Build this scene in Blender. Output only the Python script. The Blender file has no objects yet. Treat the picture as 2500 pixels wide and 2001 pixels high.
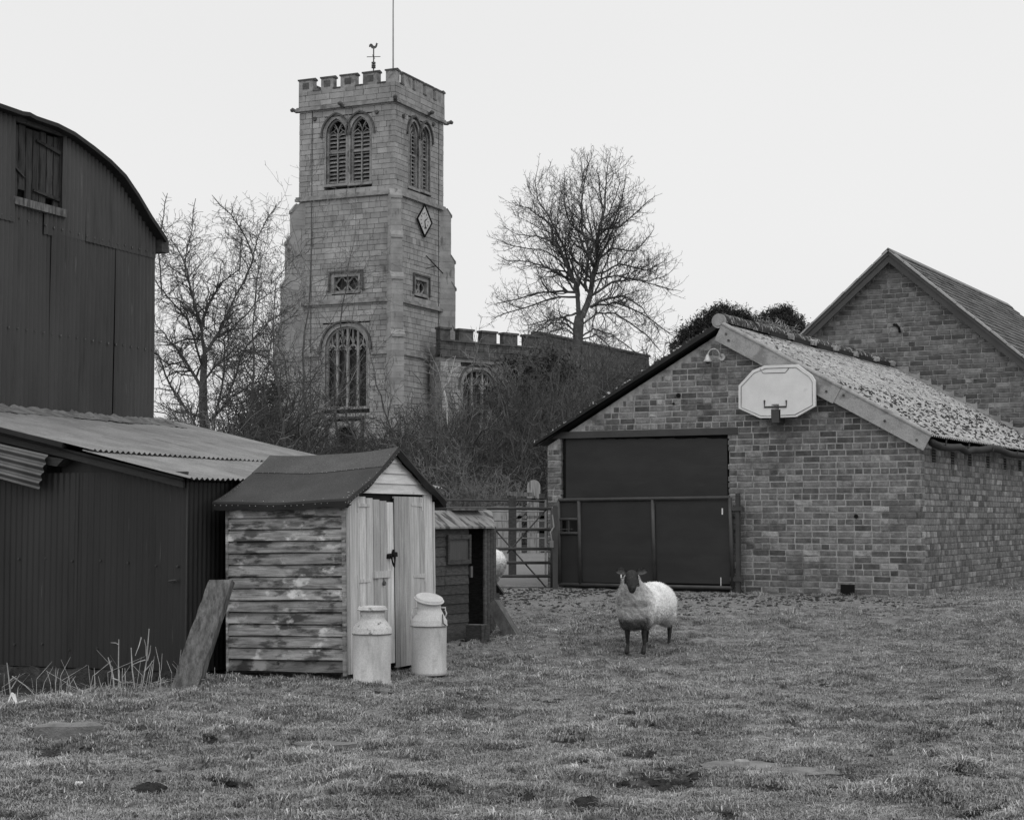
import bpy, math, random
import numpy as np
from mathutils import Vector, Matrix, Euler

# ---------------------------------------------------------------- camera, sky, sun, exposure
scene = bpy.context.scene
R = math.radians
F_PX, CXP, CYP = 4200.0, 1250.0, 1000.5      # the photograph is 2500 x 2001
PITCH = R(3.55)
EYE = np.array([0.0, 0.0, 1.45])
cam_d = bpy.data.cameras.new("camera")
cam = bpy.data.objects.new("camera", cam_d)
scene.collection.objects.link(cam)
scene.camera = cam
cam.location = EYE
cam.rotation_euler = (R(90) + PITCH, 0, 0)
cam_d.sensor_width = 36
cam_d.lens = 36 * F_PX / 2500
cam_d.clip_start = 0.1
cam_d.clip_end = 5000

SUN_EL, SUN_AZ = R(50), R(48)
world = bpy.data.worlds.new("World")
scene.world = world
world.use_nodes = True
wn = world.node_tree
for n in list(wn.nodes): wn.nodes.remove(n)
w_out = wn.nodes.new("ShaderNodeOutputWorld")
w_sky = wn.nodes.new("ShaderNodeTexSky")
w_sky.sky_type = 'NISHITA'; w_sky.sun_disc = False
w_sky.sun_elevation = SUN_EL; w_sky.sun_rotation = R(180) + SUN_AZ
w_sky.air_density = 1.0; w_sky.dust_density = 5.0
w_bw = wn.nodes.new("ShaderNodeRGBToBW")
w_bg1 = wn.nodes.new("ShaderNodeBackground"); w_bg1.inputs[1].default_value = 0.05
w_bg2 = wn.nodes.new("ShaderNodeBackground"); w_bg2.inputs[0].default_value = (1, 1, 1, 1)   # flat cloud deck
w_geo = wn.nodes.new("ShaderNodeTexCoord")
w_nz = wn.nodes.new("ShaderNodeTexNoise"); w_nz.inputs['Scale'].default_value = 1.6; w_nz.inputs['Detail'].default_value = 3
w_mr = wn.nodes.new("ShaderNodeMapRange")
w_mr.inputs['To Min'].default_value = 0.66; w_mr.inputs['To Max'].default_value = 0.78
w_add = wn.nodes.new("ShaderNodeAddShader")
L = wn.links.new
L(w_sky.outputs[0], w_bw.inputs[0]); L(w_bw.outputs[0], w_bg1.inputs[0])
L(w_geo.outputs['Generated'], w_nz.inputs['Vector']); L(w_nz.outputs['Fac'], w_mr.inputs['Value'])
L(w_mr.outputs[0], w_bg2.inputs[1])
L(w_bg1.outputs[0], w_add.inputs[0]); L(w_bg2.outputs[0], w_add.inputs[1]); L(w_add.outputs[0], w_out.inputs[0])

sun_d = bpy.data.lights.new("sun", 'SUN'); sun_d.energy = 0.9; sun_d.angle = R(35)
sun = bpy.data.objects.new("sun", sun_d); scene.collection.objects.link(sun)
sun.rotation_euler = (R(90) - SUN_EL, 0, SUN_AZ)
scene.view_settings.view_transform = 'Standard'
scene.view_settings.look = 'None'
scene.view_settings.exposure = 0.0
scene.view_settings.gamma = 1.0
scene.cycles.max_bounces = 6
scene.cycles.diffuse_bounces = 3
scene.cycles.glossy_bounces = 2
scene.cycles.transparent_max_bounces = 8

# ---------------------------------------------------------------- measuring helpers
_cp, _sp = math.cos(PITCH), math.sin(PITCH)
def ray(px, py):
    a, b = (px - CXP) / F_PX, -(py - CYP) / F_PX
    return np.array([a, _cp - b * _sp, _sp + b * _cp])
def at(px, py, Y):
    d = ray(px, py); return EYE + d * (Y / d[1])

class Frame:
    """a building's own axes: x along its front to the right, y into its depth, z up"""
    def __init__(s, x, y, z, deg, tilt=0):
        s.o = Vector((x, y, z)); s.deg = deg
        s.e = Euler((0, R(tilt), R(deg)))
        s.M = Matrix.Translation(s.o) @ s.e.to_matrix().to_4x4()
        s.I = s.M.inverted()
    def on(s, px, py, axis, val):
        """local point where the line of sight through a pixel of the photograph meets local axis = val"""
        d = s.I.to_3x3() @ Vector(ray(px, py)); e = s.I @ Vector(EYE)
        t = (val - e[axis]) / d[axis]
        return e + d * t
    def w(s, x, y, z): return s.M @ Vector((x, y, z))

rs = np.random.RandomState
def vnoise(x, y, seed=0):
    x = np.asarray(x, float); y = np.asarray(y, float)
    xi = np.floor(x).astype(np.int64); yi = np.floor(y).astype(np.int64)
    xf, yf = x - xi, y - yi
    u = xf * xf * (3 - 2 * xf); v = yf * yf * (3 - 2 * yf)
    def h(a, b):
        n = (a * 374761393 + b * 668265263 + seed * 1442695041) & 0xffffffff
        n = ((n ^ (n >> 13)) * 1274126177) & 0xffffffff
        return ((n ^ (n >> 16)) & 0xffff) / 65535.0
    return (h(xi, yi) * (1 - u) + h(xi + 1, yi) * u) * (1 - v) + (h(xi, yi + 1) * (1 - u) + h(xi + 1, yi + 1) * u) * v
def fbm(x, y, s, octv=4, seed=0):
    t, a, n = 0, 1.0, 0
    for i in range(octv):
        t = t + a * vnoise(np.asarray(x) * s, np.asarray(y) * s, seed + i * 17); n += a; a *= .55; s *= 2.07
    return t / n
def sstep(a, b, x):
    t = np.clip((np.asarray(x, float) - a) / (b - a), 0, 1); return t * t * (3 - 2 * t)

def ground_base(x, y):
    x = np.asarray(x, float); y = np.asarray(y, float)
    z = 0.38 * sstep(17.0, 23.2, y + 0.12 * x)
    z = z + 0.22 * sstep(27, 40, y) + 2.3 * sstep(40, 85, y) + 0.0 * x
    z = z - 0.36 * np.exp(-(((x + 5.3) / 1.9) ** 2 + ((y - 16.3) / 1.5) ** 2))
    return z
def ground_z(x, y):
    x = np.asarray(x, float); y = np.asarray(y, float)
    near = 1 - sstep(19.5, 22.5, y)
    z = ground_base(x, y)
    z = z + 0.10 * (fbm(x, y, .45, 3, 3) - .5) * (1 - sstep(26, 40, y)) * sstep(6, 9, y)*.8
    tus = fbm(x, y, 2.3, 4, 11)
    z = z + (0.085 * (tus - .5) + 0.16 * np.maximum(tus - .58, 0)) * (0.30 + .70 * near)
    z = z + 0.022 * (fbm(x, y, 9, 3, 29) - .5) * (0.5 + .5 * near)
    soil = soil_mask(x, y)
    z = z - 0.045 * soil + soil * 0.07 * (fbm(x, y, 14, 3, 41) - .4)
    return z
SPOTS = []     # (x, y, rx, ry): hollows and trampled bare places, filled below
def soil_mask(x, y):
    x = np.asarray(x, float); y = np.asarray(y, float)
    n = fbm(x, y, 3.1, 3, 57)
    m = sstep(.635, .68, n + .035 * (1 - sstep(11.0, 13.0, y))) * (1 - sstep(19, 21, y)) * (1 - sstep(11.5, 17, y) * .75)
    for (sx, sy, rx, ry) in SPOTS:
        q = np.sqrt(((x - sx) / rx) ** 2 + ((y - sy) / ry) ** 2) + 0.7 * (fbm(x, y, 9, 3, 71) - .5)
        m = np.maximum(m, 1 - sstep(.7, 1.0, q))
    return m
def gpix(px, py):
    """ground point seen at a pixel of the photograph"""
    d = ray(px, py); t = 12.0
    for _ in range(40):
        p = EYE + d * t
        t += (float(ground_base(p[0], p[1])) - p[2]) / d[2] * .7
    p = EYE + d * t
    return float(p[0]), float(p[1])
for (px, py, rx, ry) in ((368, 1932, .14, .10), (1437, 1978, .13, .13), (1410, 1864, .12, .08), (800, 1885, .10, .08),
                         (150, 1828, .30, .10), (770, 1822, .26, .06), (1330, 1880, .10, .05), (690, 1835, .12, .06), (1345, 1995, .1, .08),
                         (1970, 1845, .16, .05), (590, 1925, .15, .05), (1040, 1850, .2, .06), (2330, 1980, .35, .06), (1690, 1870, .15, .05)):
    x_, y_ = gpix(px, py); SPOTS.append((x_, y_, rx, ry * 2.2))
def mud_mask(x, y):
    """trodden yard in front of the garage and round the little shed"""
    n = fbm(x, y, 1.6, 4, 91)
    a = sstep(20.0, 21.6, y + .45 * (n - .5) * 4 - 0.06*x) * (1 - sstep(27, 28, y)) * (1 - sstep(4.3, 6.0, x + .30 * (y - 23) + (n - .5) * 2))
    b = np.exp(-(((x + .5) / 1.0) ** 2 + ((y - 18.6) / 1.6) ** 2)) * 1.2
    return np.clip(np.maximum(a, b * sstep(.3, .6, n)), 0, 1)

# ---------------------------------------------------------------- object helpers
COL = scene.collection
def tag(o, label=None, cat=None, group=None, kind=None):
    if label: o['label'] = label
    if cat: o['category'] = cat
    if group: o['group'] = group
    if kind: o['kind'] = kind
    return o
def root(name, frame_or_loc, label, cat, group=None, rotz=0):
    o = bpy.data.objects.new(name, None); COL.objects.link(o)
    o.empty_display_size = .2
    if isinstance(frame_or_loc, Frame):
        o.location = frame_or_loc.o; o.rotation_euler = frame_or_loc.e
    else:
        o.location = frame_or_loc; o.rotation_euler = (0, 0, rotz)
    return tag(o, label, cat, group)
def link(name, me, parent=None, mat=None):
    o = bpy.data.objects.new(name, me); COL.objects.link(o)
    if parent is not None: o.parent = parent
    if mat is not None and len(me.materials) == 0: me.materials.append(mat)
    return o
def copy_tree(o, parent=None):
    c = o.copy(); COL.objects.link(c); c.parent = parent
    for ch in list(o.children): copy_tree(ch, c)
    return c

class MB:
    def __init__(s): s.v = []; s.f = []; s.sh = []; s.smooth = False; s.cur = 0.0
    def add(s, vs, fs, shade=None):
        n = len(s.v); s.v.extend([tuple(p) for p in vs])
        s.f.extend([tuple(i + n for i in f) for f in fs])
        s.sh.extend([s.cur if shade is None else shade] * len(vs)); return s
    def box(s, x0, x1, y0, y1, z0, z1, M=None, shade=None, jit=0, rnd=None):
        if x0 > x1: x0, x1 = x1, x0
        if y0 > y1: y0, y1 = y1, y0
        if z0 > z1: z0, z1 = z1, z0
        vs = [Vector((x, y, z)) for z in (z0, z1) for y in (y0, y1) for x in (x0, x1)]
        if jit: vs = [v + Vector([(rnd or random).uniform(-jit, jit) for _ in range(3)]) for v in vs]
        if M is not None: vs = [M @ v for v in vs]
        return s.add(vs, [(0, 2, 3, 1), (4, 5, 7, 6), (0, 1, 5, 4), (2, 6, 7, 3), (0, 4, 6, 2), (1, 3, 7, 5)], shade)
    def prism(s, poly, h0, h1, axis=1, M=None, shade=None):
        """poly: list of 2D points; extruded along axis (1: points are x,z; 0: y,z; 2: x,y)"""
        n = len(poly)
        def P(a, b, h): return {1: (a, h, b), 0: (h, a, b), 2: (a, b, h)}[axis]
        area = sum(poly[i][0] * poly[(i + 1) % n][1] - poly[(i + 1) % n][0] * poly[i][1] for i in range(n))
        if h0 > h1: h0, h1 = h1, h0
        pl = list(poly)
        flip = (area < 0)
        if axis == 1: flip = not flip
        if flip: pl = pl[::-1]
        vs = [Vector(P(a, b, h0)) for a, b in pl] + [Vector(P(a, b, h1)) for a, b in pl]
        if M is not None: vs = [M @ v for v in vs]
        fs = [tuple(range(n))[::-1], tuple(range(n, 2 * n))]
        fs += [(i, (i + 1) % n, n + (i + 1) % n, n + i) for i in range(n)]
        return s.add(vs, fs, shade)
    def tube(s, pts, radii, sides=8, caps=True, shade=None):
        pts = [Vector(p) for p in pts]
        if not hasattr(radii, '__len__'): radii = [radii] * len(pts)
        vs, fs = [], []
        up = Vector((0, 0, 1))
        for i, p in enumerate(pts):
            t = (pts[min(i + 1, len(pts) - 1)] - pts[max(i - 1, 0)])
            t = t.normalized() if t.length > 1e-9 else Vector((0, 0, 1))
            ref = up if abs(t.dot(up)) < .95 else Vector((1, 0, 0))
            if i == 0: a = t.cross(ref).normalized()
            else:
                a = (a - t * a.dot(t)); a = a.normalized() if a.length > 1e-6 else t.cross(ref).normalized()
            b = t.cross(a)
            for k in range(sides):
                th = 2 * math.pi * k / sides
                vs.append(p + (a * math.cos(th) + b * math.sin(th)) * radii[i])
        for i in range(len(pts) - 1):
            for k in range(sides):
                fs.append((i * sides + k, i * sides + (k + 1) % sides, (i + 1) * sides + (k + 1) % sides, (i + 1) * sides + k))
        if caps:
            fs.append(tuple(range(sides))[::-1]); fs.append(tuple((len(pts) - 1) * sides + k for k in range(sides)))
        return s.add(vs, fs, shade)
    def lathe(s, prof, sides=32, M=None, shade=None):
        vs, fs = [], []
        for (r, z) in prof:
            for k in range(sides):
                th = 2 * math.pi * k / sides
                vs.append(Vector((r * math.cos(th), r * math.sin(th), z)))
        for i in range(len(prof) - 1):
            for k in range(sides):
                fs.append((i * sides + k, i * sides + (k + 1) % sides, (i + 1) * sides + (k + 1) % sides, (i + 1) * sides + k))
        fs.append(tuple(range(sides))[::-1]); fs.append(tuple((len(prof) - 1) * sides + k for k in range(sides)))
        if M is not None: vs = [M @ v for v in vs]
        return s.add(vs, fs, shade)
    def grid(s, P, shade=None):
        """P: rows x cols x 3 array"""
        r, c = len(P), len(P[0])
        return s.add([p for row in P for p in row],
                     [(i * c + j, i * c + j + 1, (i + 1) * c + j + 1, (i + 1) * c + j) for i in range(r - 1) for j in range(c - 1)], shade)
    def mesh(s, name, mat=None, smooth=False):
        me = bpy.data.meshes.new(name)
        me.from_pydata([tuple(v) for v in s.v], [], s.f)
        if any(s.sh):
            at_ = me.attributes.new("shade", 'FLOAT', 'POINT'); at_.data.foreach_set("value", s.sh)
        if mat is not None: me.materials.append(mat)
        if smooth: me.polygons.foreach_set("use_smooth", [True] * len(me.polygons))
        me.update(); return me
    def build(s, name, mat, parent=None, smooth=False, kind=None):
        o = link(name, s.mesh(name, mat, smooth), parent)
        if kind: o['kind'] = kind
        return o

def np_mesh(name, V, Fq, mat, shade=None, smooth=False):
    """fast mesh from arrays; Fq (n,3) or (n,4)"""
    me = bpy.data.meshes.new(name)
    V = np.asarray(V, np.float32); Fq = np.asarray(Fq, np.int32); k = Fq.shape[1]
    me.vertices.add(len(V)); me.vertices.foreach_set("co", V.ravel())
    me.loops.add(Fq.size); me.loops.foreach_set("vertex_index", Fq.ravel())
    me.polygons.add(len(Fq)); me.polygons.foreach_set("loop_start", np.arange(0, Fq.size, k, dtype=np.int32))
    me.polygons.foreach_set("loop_total", np.full(len(Fq), k, dtype=np.int32))
    if smooth: me.polygons.foreach_set("use_smooth", np.ones(len(Fq), bool))
    if shade is not None:
        a = me.attributes.new("shade", 'FLOAT', 'POINT'); a.data.foreach_set("value", np.asarray(shade, np.float32))
    me.materials.append(mat); me.update(calc_edges=True); me.validate()
    return me

# ---------------------------------------------------------------- materials: all greys, the photograph is black and white
class NT:
    def __init__(s, m):
        m.use_nodes = True; s.t = m.node_tree; s.b = s.t.nodes['Principled BSDF']; s.m = m
    def n(s, typ, **kw):
        nd = s.t.nodes.new(typ)
        for k, v in kw.items():
            if k in nd.inputs.keys(): nd.inputs[k].default_value = v
            else: setattr(nd, k, v)
        return nd
    def l(s, a, b): s.t.links.new(a, b)
    def math(s, op, a, b=None, c=None, clamp=False):
        nd = s.t.nodes.new('ShaderNodeMath'); nd.operation = op; nd.use_clamp = clamp
        for i, v in enumerate((a, b, c)):
            if v is None: continue
            if isinstance(v, (int, float)): nd.inputs[i].default_value = v
            else: s.l(v, nd.inputs[i])
        return nd.outputs[0]
    def mix(s, f, a, b):
        return s.math('ADD', s.math('MULTIPLY', a, s.math('SUBTRACT', 1.0, f)), s.math('MULTIPLY', b, f))
    def coords(s, kind='pos', scale=(1, 1, 1), rotz=0):
        if kind == 'pos': src = s.n('ShaderNodeNewGeometry').outputs['Position']
        else: src = s.n('ShaderNodeTexCoord').outputs['Object']
        mp = s.n('ShaderNodeMapping'); mp.vector_type = 'POINT'
        s.l(src, mp.inputs['Vector']); mp.inputs['Rotation'].default_value = (0, 0, rotz)
        if rotz:
            mp2 = s.n('ShaderNodeMapping'); s.l(mp.outputs[0], mp2.inputs['Vector']); mp2.inputs['Scale'].default_value = scale
            return mp2.outputs[0]
        mp.inputs['Scale'].default_value = scale
        return mp.outputs[0]
    def noise(s, vec, scale, detail=5, rough=.55, dist=0):
        nd = s.n('ShaderNodeTexNoise'); s.l(vec, nd.inputs['Vector'])
        nd.inputs['Scale'].default_value = scale; nd.inputs['Detail'].default_value = detail
        nd.inputs['Roughness'].default_value = rough; nd.inputs['Distortion'].default_value = dist
        return nd.outputs['Fac']
    def ramp(s, v, a, b):
        nd = s.n('ShaderNodeMapRange'); nd.interpolation_type = 'SMOOTHSTEP'; s.l(v, nd.inputs['Value'])
        nd.inputs['From Min'].default_value = a; nd.inputs['From Max'].default_value = b
        return nd.outputs[0]
    def attr(s, name):
        nd = s.n('ShaderNodeAttribute'); nd.attribute_name = name; return nd.outputs['Fac']
    def color(s, v):
        cb = s.n('ShaderNodeCombineColor')
        for i in range(3): s.l(v, cb.inputs[i])
        s.l(cb.outputs[0], s.b.inputs['Base Color'])
    def bump(s, h, strength=.4, dist=.01):
        nd = s.n('ShaderNodeBump'); nd.inputs['Strength'].default_value = strength; nd.inputs['Distance'].default_value = dist
        s.l(h, nd.inputs['Height']); s.l(nd.outputs[0], s.b.inputs['Normal'])

def mat(name, a, b, scale=3, detail=6, coords='pos', st=(1, 1, 1), rough=.85, metal=0, bump=.35, bscale=None, bdist=.01,
        shade=0.0, spots=(), fine=.0, rotz=0, cst=None):
    """grey a..b by noise; spots: (value, scale, threshold, softness, stretch, strength)"""
    m = bpy.data.materials.new(name); t = NT(m)
    v = t.coords(coords, st, rotz)
    n1 = t.noise(v, scale, detail, .6)
    n1r = t.ramp(n1, .3, .7)
    col = t.math('ADD', a, t.math('MULTIPLY', n1r, b - a)) if True else None
    if fine:
        vf = t.coords(coords, (1, 1, 1), rotz)
        nf = t.noise(vf, 90, 3, .7)
        col = t.math('MULTIPLY', col, t.math('ADD', 1 - fine * .5, t.math('MULTIPLY', t.ramp(nf, .25, .75), fine)))
    for (val, sc_, th, soft, sst, stren) in spots:
        v2 = t.coords(coords, sst, rotz)
        n2 = t.noise(v2, sc_, 6, .62)
        f = t.math('MULTIPLY', t.ramp(n2, th, th + soft), stren)
        col = t.mix(f, col, val)
    if shade:
        col = t.math('MULTIPLY', col, t.math('ADD', 1.0, t.math('MULTIPLY', t.attr('shade'), shade)))
    col = t.math('MAXIMUM', col, .004)
    t.color(col)
    t.b.inputs['Roughness'].default_value = rough; t.b.inputs['Metallic'].default_value = metal
    t.b.inputs['Specular IOR Level'].default_value = .3
    if bump:
        nb = t.noise(v, bscale or scale * 6, 5, .65)
        t.bump(nb, bump, bdist)
    return m
A1 = (1, 1, 1)
M = {}
M['brick'] = mat('brick', .095, .19, 11, 6, rough=.9, shade=1.05, fine=.8, bump=.6, bscale=60, bdist=.004,
                 spots=((.05, 16, .62, .12, (1, 1, .5), .6), (.30, 3.3, .64, .12, A1, .4), (.27, 7, .60, .10, (.7, .7, 5), .55), (.055, 1.3, .56, .16, (1, 1, .5), .45)))
M['brick2'] = mat('brick_barn', .09, .18, 9, 6, rough=.9, shade=1.0, fine=.5, bump=.6, bscale=50, bdist=.004,
                  spots=((.04, 12, .62, .12, A1, .6), (.24, 5, .64, .12, A1, .4)))
M['mortar'] = mat('mortar', .24, .40, 14, 6, bump=.6, bscale=70, spots=((.10, 1.1, .50, .12, (1, 1, 1.6), .85), (.62, 22, .62, .1, A1, .5)))
M['mortar2'] = mat('mortar_barn', .20, .34, 14, 6, bump=.6, bscale=70, spots=((.07, 5, .5, .2, A1, .6),))
M['stone'] = mat('church_stone', .22, .32, 1.2, 8, rough=.95, shade=.34, fine=.25, bump=.5, bscale=9, bdist=.03,
                 spots=((.13, .55, .55, .16, (1, 1, .6), .65), (.08, 3.5, .585, .12, (1, 1, .35), .65), (.45, 4, .66, .1, A1, .35)))
M['stone_trim'] = mat('church_stone_dressing', .17, .30, 2.2, 8, rough=.95, shade=.5, bump=.5, bscale=12, bdist=.03,
                      spots=((.075, 1.8, .52, .14, A1, .7), (.36, 6, .66, .08, A1, .5)))
M['stone_dark'] = mat('weathered_stone', .05, .12, 3, 8, rough=.95, bump=.5, bdist=.03, spots=((.2, 5, .66, .1, A1, .5),))
M['stone_pale'] = mat('window_stone', .20, .30, 3, 6, rough=.9, bump=.3, spots=((.12, 4, .6, .12, A1, .4),))
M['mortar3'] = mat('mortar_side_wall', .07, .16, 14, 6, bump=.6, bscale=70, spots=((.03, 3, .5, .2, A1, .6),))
M['joint'] = mat('stone_joint', .07, .12, 3, 6, bump=.3)
M['black'] = mat('dark_interior', .004, .008, 2, 2, bump=0, rough=1)  # near-black; also stands for shade in gaps and openings
M['glass'] = mat('old_glass', .012, .03, 4, 4, rough=.6, bump=.3, bscale=9)
M['louvre'] = mat('louvre_board', .14, .24, 6, 6, rough=.9, shade=.5)
M['iron_sheet'] = mat('dark_corrugated_iron', .034, .054, 1.6, 6, 'obj', (1, 1, .25), rough=.48, shade=.7, bump=.25, bscale=30, bdist=.003,
                      spots=((.018, 2.5, .54, .16, (3, 3, .3), .6), (.12, 9, .65, .08, (2, 2, .2), .5)))
M['iron_lean'] = mat('dark_painted_iron', .020, .032, 1.6, 6, 'obj', (1, 1, .2), rough=.48, shade=.7, bump=.25, bscale=30, bdist=.003,
                     spots=((.013, 2.5, .55, .16, (3, 3, .25), .5), (.09, 10, .65, .07, (2, 2, .15), .6)))
M['iron_roof'] = mat('grey_corrugated_iron', .17, .25, 2.2, 7, 'obj', A1, rough=.6, shade=.5, fine=.35, bump=.2, bdist=.003,
                     spots=((.10, 3.0, .54, .16, (1, 4, 1), .5), (.36, 8, .64, .1, (1, 5, 1), .4)))
M['galv'] = mat('galvanised_sheet', .10, .16, 2.2, 7, 'obj', A1, rough=.42, metal=.4, bump=.2, bdist=.003, spots=((.05, 3, .55, .2, A1, .5),))
M['roof_edge'] = mat('black_roof_iron', .014, .024, 3, 5, rough=.7)
M['mastic'] = mat('cracked_mortar_fillet', .10, .22, 7, 7, rough=.95, bump=1.0, bscale=25, bdist=.03, spots=((.04, 9, .6, .1, A1, .8),))
M['plinth'] = mat('rough_plinth', .030, .06, 4, 7, rough=.95, bump=1.0, bscale=12, bdist=.04, spots=((.012, 6, .55, .12, A1, .7), (.1, 9, .66, .08, A1, .5)))
M['darkwood'] = mat('dark_weathered_wood', .035, .075, 5, 7, 'obj', (3, 3, 14), rough=.9, shade=.6, bump=.6, bscale=14, bdist=.006,
                    spots=((.012, 5, .58, .12, (3, 3, .5), .7), (.14, 9, .66, .1, (4, 4, .7), .4)))
M['hatchwood'] = mat('rotten_hatch_wood', .030, .060, 4, 8, 'obj', (9, 9, 1), rough=.95, shade=.6, bump=1.0, bscale=10, bdist=.012,
                     spots=((.006, 5, .57, .09, (6, 6, .7), .85), (.10, 9, .66, .08, (9, 9, .8), .5)))
M['fascia'] = mat('dark_fascia_wood', .026, .040, 3, 6, 'obj', (1, 8, 8), rough=.8, bump=.3)
M['felt'] = mat('roofing_felt', .040, .060, 1.2, 8, 'obj', A1, rough=.9, fine=.9, shade=.6, bump=.5, bscale=60, bdist=.003,
                spots=((.024, .9, .5, .25, A1, .6),))
M['felt_edge'] = mat('roofing_felt_edge', .022, .035, 3, 6, 'obj', A1, rough=.85, bump=.5, bdist=.006)
M['nail'] = mat('bright_nail', .55, .7, 5, 2, bump=0, rough=.5)
M['plank'] = mat('weathered_plank', .07, .22, 3, 8, 'obj', (9, 9, 1.6), rough=.95, bump=1.0, bscale=6, bdist=.02, shade=.6,
                 spots=((.03, 3.2, .55, .13, (5, 5, .8), .75), (.34, 4, .64, .1, (8, 8, .8), .5), (.035, 1.3, .5, .1, A1, .25)))
M['churn'] = mat('churn_paint', .44, .62, 2.5, 8, 'obj', (1, 1, .6), rough=.75, fine=.3, bump=.3, bscale=25, bdist=.004,
                 spots=((.30, 5, .52, .16, (1, 1, .25), .6), (.16, 11, .61, .14, A1, .6), (.22, 2.2, .60, .1, (3, 3, .5), .5)))
M['churn_rough'] = mat('churn_flaking_paint', .36, .54, 5, 8, 'obj', A1, rough=.85, fine=.4, bump=.8, bscale=25, bdist=.006,
                       spots=((.10, 11, .57, .07, A1, .85), (.68, 14, .62, .1, A1, .6)))
M['rust'] = mat('rusty_band', .05, .12, 9, 6, 'obj', A1, rough=.9)
M['gate'] = mat('gate_tube', .040, .060, 5, 6, rough=.5, bump=.15, spots=((.12, 9, .68, .08, A1, .4),))
M['gate_pale'] = mat('gate_tube_pale', .16, .26, 5, 6, rough=.6, bump=.2)
M['panel'] = mat('painted_ply', .025, .034, 1.4, 8, 'obj', (1, 1, 3), rough=.5, bump=.25, bscale=20, bdist=.002, fine=.2,
                 spots=((.05, .9, .56, .2, (1, 1, 6), .5),))
M['lintel'] = mat('lintel_steel', .045, .060, 3, 5, rough=.6)
M['asbestos'] = mat('cement_verge', .24, .40, 3, 8, 'obj', A1, rough=.95, fine=.5, bump=.5, bscale=30, bdist=.01,
                    spots=((.13, 3.0, .52, .14, A1, .7), (.55, 7, .66, .08, A1, .5)))
M['lichen_roof'] = mat('lichen_roof_sheet', .26, .48, 9, 8, 'obj', A1, rough=.95, fine=.8, shade=.5, bump=1.0, bscale=24, bdist=.03,
                       spots=((.05, 8, .585, .04, (1, 1.8, 1), .95), (.70, 11, .60, .07, A1, .6), (.15, 2, .56, .14, A1, .5)))
M['moss'] = mat('mossy_ridge', .03, .07, 14, 7, 'obj', A1, rough=1, bump=1.0, bscale=30, bdist=.04, spots=((.60, 9, .56, .05, (1, 2.6, 1), .9),))
M['slate'] = mat('slate', .055, .10, 3, 6, rough=.75, shade=1.2, fine=.3, bump=.3, spots=((.26, 2.5, .6, .14, A1, .5),))
M['slate_ridge'] = mat('slate_ridge', .15, .22, 3, 6, rough=.8)
M['verge'] = mat('verge_slip', .25, .38, 4, 6, rough=.9, spots=((.12, 4, .6, .1, A1, .5),))
M['backboard'] = mat('backboard_plastic', .62, .72, 3, 6, 'obj', A1, rough=.5, fine=.15, bump=.15, spots=((.42, 4, .62, .14, A1, .4),))
M['lamp'] = mat('lamp_metal', .35, .55, 20, 4, rough=.4, metal=.3)
M['fleece'] = mat('fleece', .78, .92, 14, 6, 'obj', A1, rough=1, fine=.25, bump=.9, bscale=45, bdist=.02, shade=1.0)
M['skin'] = mat('dark_sheep_hair', .016, .036, 30, 5, 'obj', A1, rough=.8, bump=.5, bscale=60, spots=((.22, 34, .66, .04, A1, .8),))
M['ear'] = mat('ear_hair', .03, .09, 40, 4, 'obj', A1, rough=.8, bump=.3)
M['bark'] = mat('bark', .06, .115, 5, 6, rough=.95, bump=.7, bscale=18, bdist=.03, spots=((.19, 3, .62, .12, A1, .5),))
M['twig'] = mat('twig', .045, .09, 1.2, 4, rough=.95, bump=0, shade=.5)
M['twig_pale'] = mat('pale_twig', .11, .22, .7, 4, rough=.95, bump=0, shade=.5)
M['deadwood'] = mat('bleached_branch', .45, .6, 6, 4, rough=.9)
M['yew'] = mat('yew_needles', .016, .034, 1.5, 4, rough=.9, bump=0, shade=.9)
M['holly'] = mat('evergreen_leaf', .035, .075, 2, 4, rough=.8, bump=0, shade=1.1)
M['dry'] = mat('dry_stalk', .30, .48, 12, 4, rough=.9, bump=.2)
M['grave'] = mat('gravestone', .22, .34, 2, 7, 'obj', (6, 6, .6), rough=.95, spots=((.09, 4, .5, .12, (5, 5, .4), .7),))
M['litter'] = mat('white_litter', .7, .85, 9, 3)
M['slab'] = mat('field_stone', .13, .24, 4, 8, rough=.95, bump=.9, bscale=14, bdist=.03, spots=((.09, 6, .56, .12, A1, .6),))
M['soil'] = mat('soil', .022, .045, 14, 7, rough=1, bump=1, bscale=40, bdist=.03)
M['tile'] = mat('nave_tile', .20, .3, 8, 4, rough=.9)
M['clock'] = mat('clock_face', .40, .5, 5, 3)
M['shedside'] = mat('shed_side_board', .12, .34, 2.2, 7, 'obj', (1.2, 1, 9), rough=.85, shade=1.0, bump=.5, bscale=8, bdist=.004, fine=.2,
                    spots=((.035, 2.6, .50, .10, (1, 1, 3.0), .85), (.58, 3.0, .55, .09, (1, 1, 1.6), .8), (.02, 8, .66, .05, (1, 1, 1.4), .9), (.05, 3, .58, .05, (.5, 1, 26), .6)))
M['shedfront'] = mat('shed_front_board', .36, .56, 2.2, 7, 'obj', (1, 14, 1.0), rough=.85, shade=.8, bump=.5, bscale=8, bdist=.004, fine=.2,
                     spots=((.66, 3, .56, .14, (1, 5, 1), .5), (.15, 4, .62, .08, (1, 16, .8), .5), (.22, 1.6, .58, .2, A1, .4)))
M['shedgable'] = mat('shed_gable_board', .48, .64, 2.2, 7, 'obj', (1, 1.0, 12), rough=.85, shade=.7, bump=.4, bscale=8, bdist=.004, fine=.2,
                     spots=((.22, 5, .62, .1, (1, 1, 4), .5),))

M['moss_dark'] = mat('moss_cushion', .025, .05, 9, 4, bump=.5)
M['lichen_pale'] = mat('lichen_crust', .42, .55, 9, 4, bump=.5)
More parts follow.
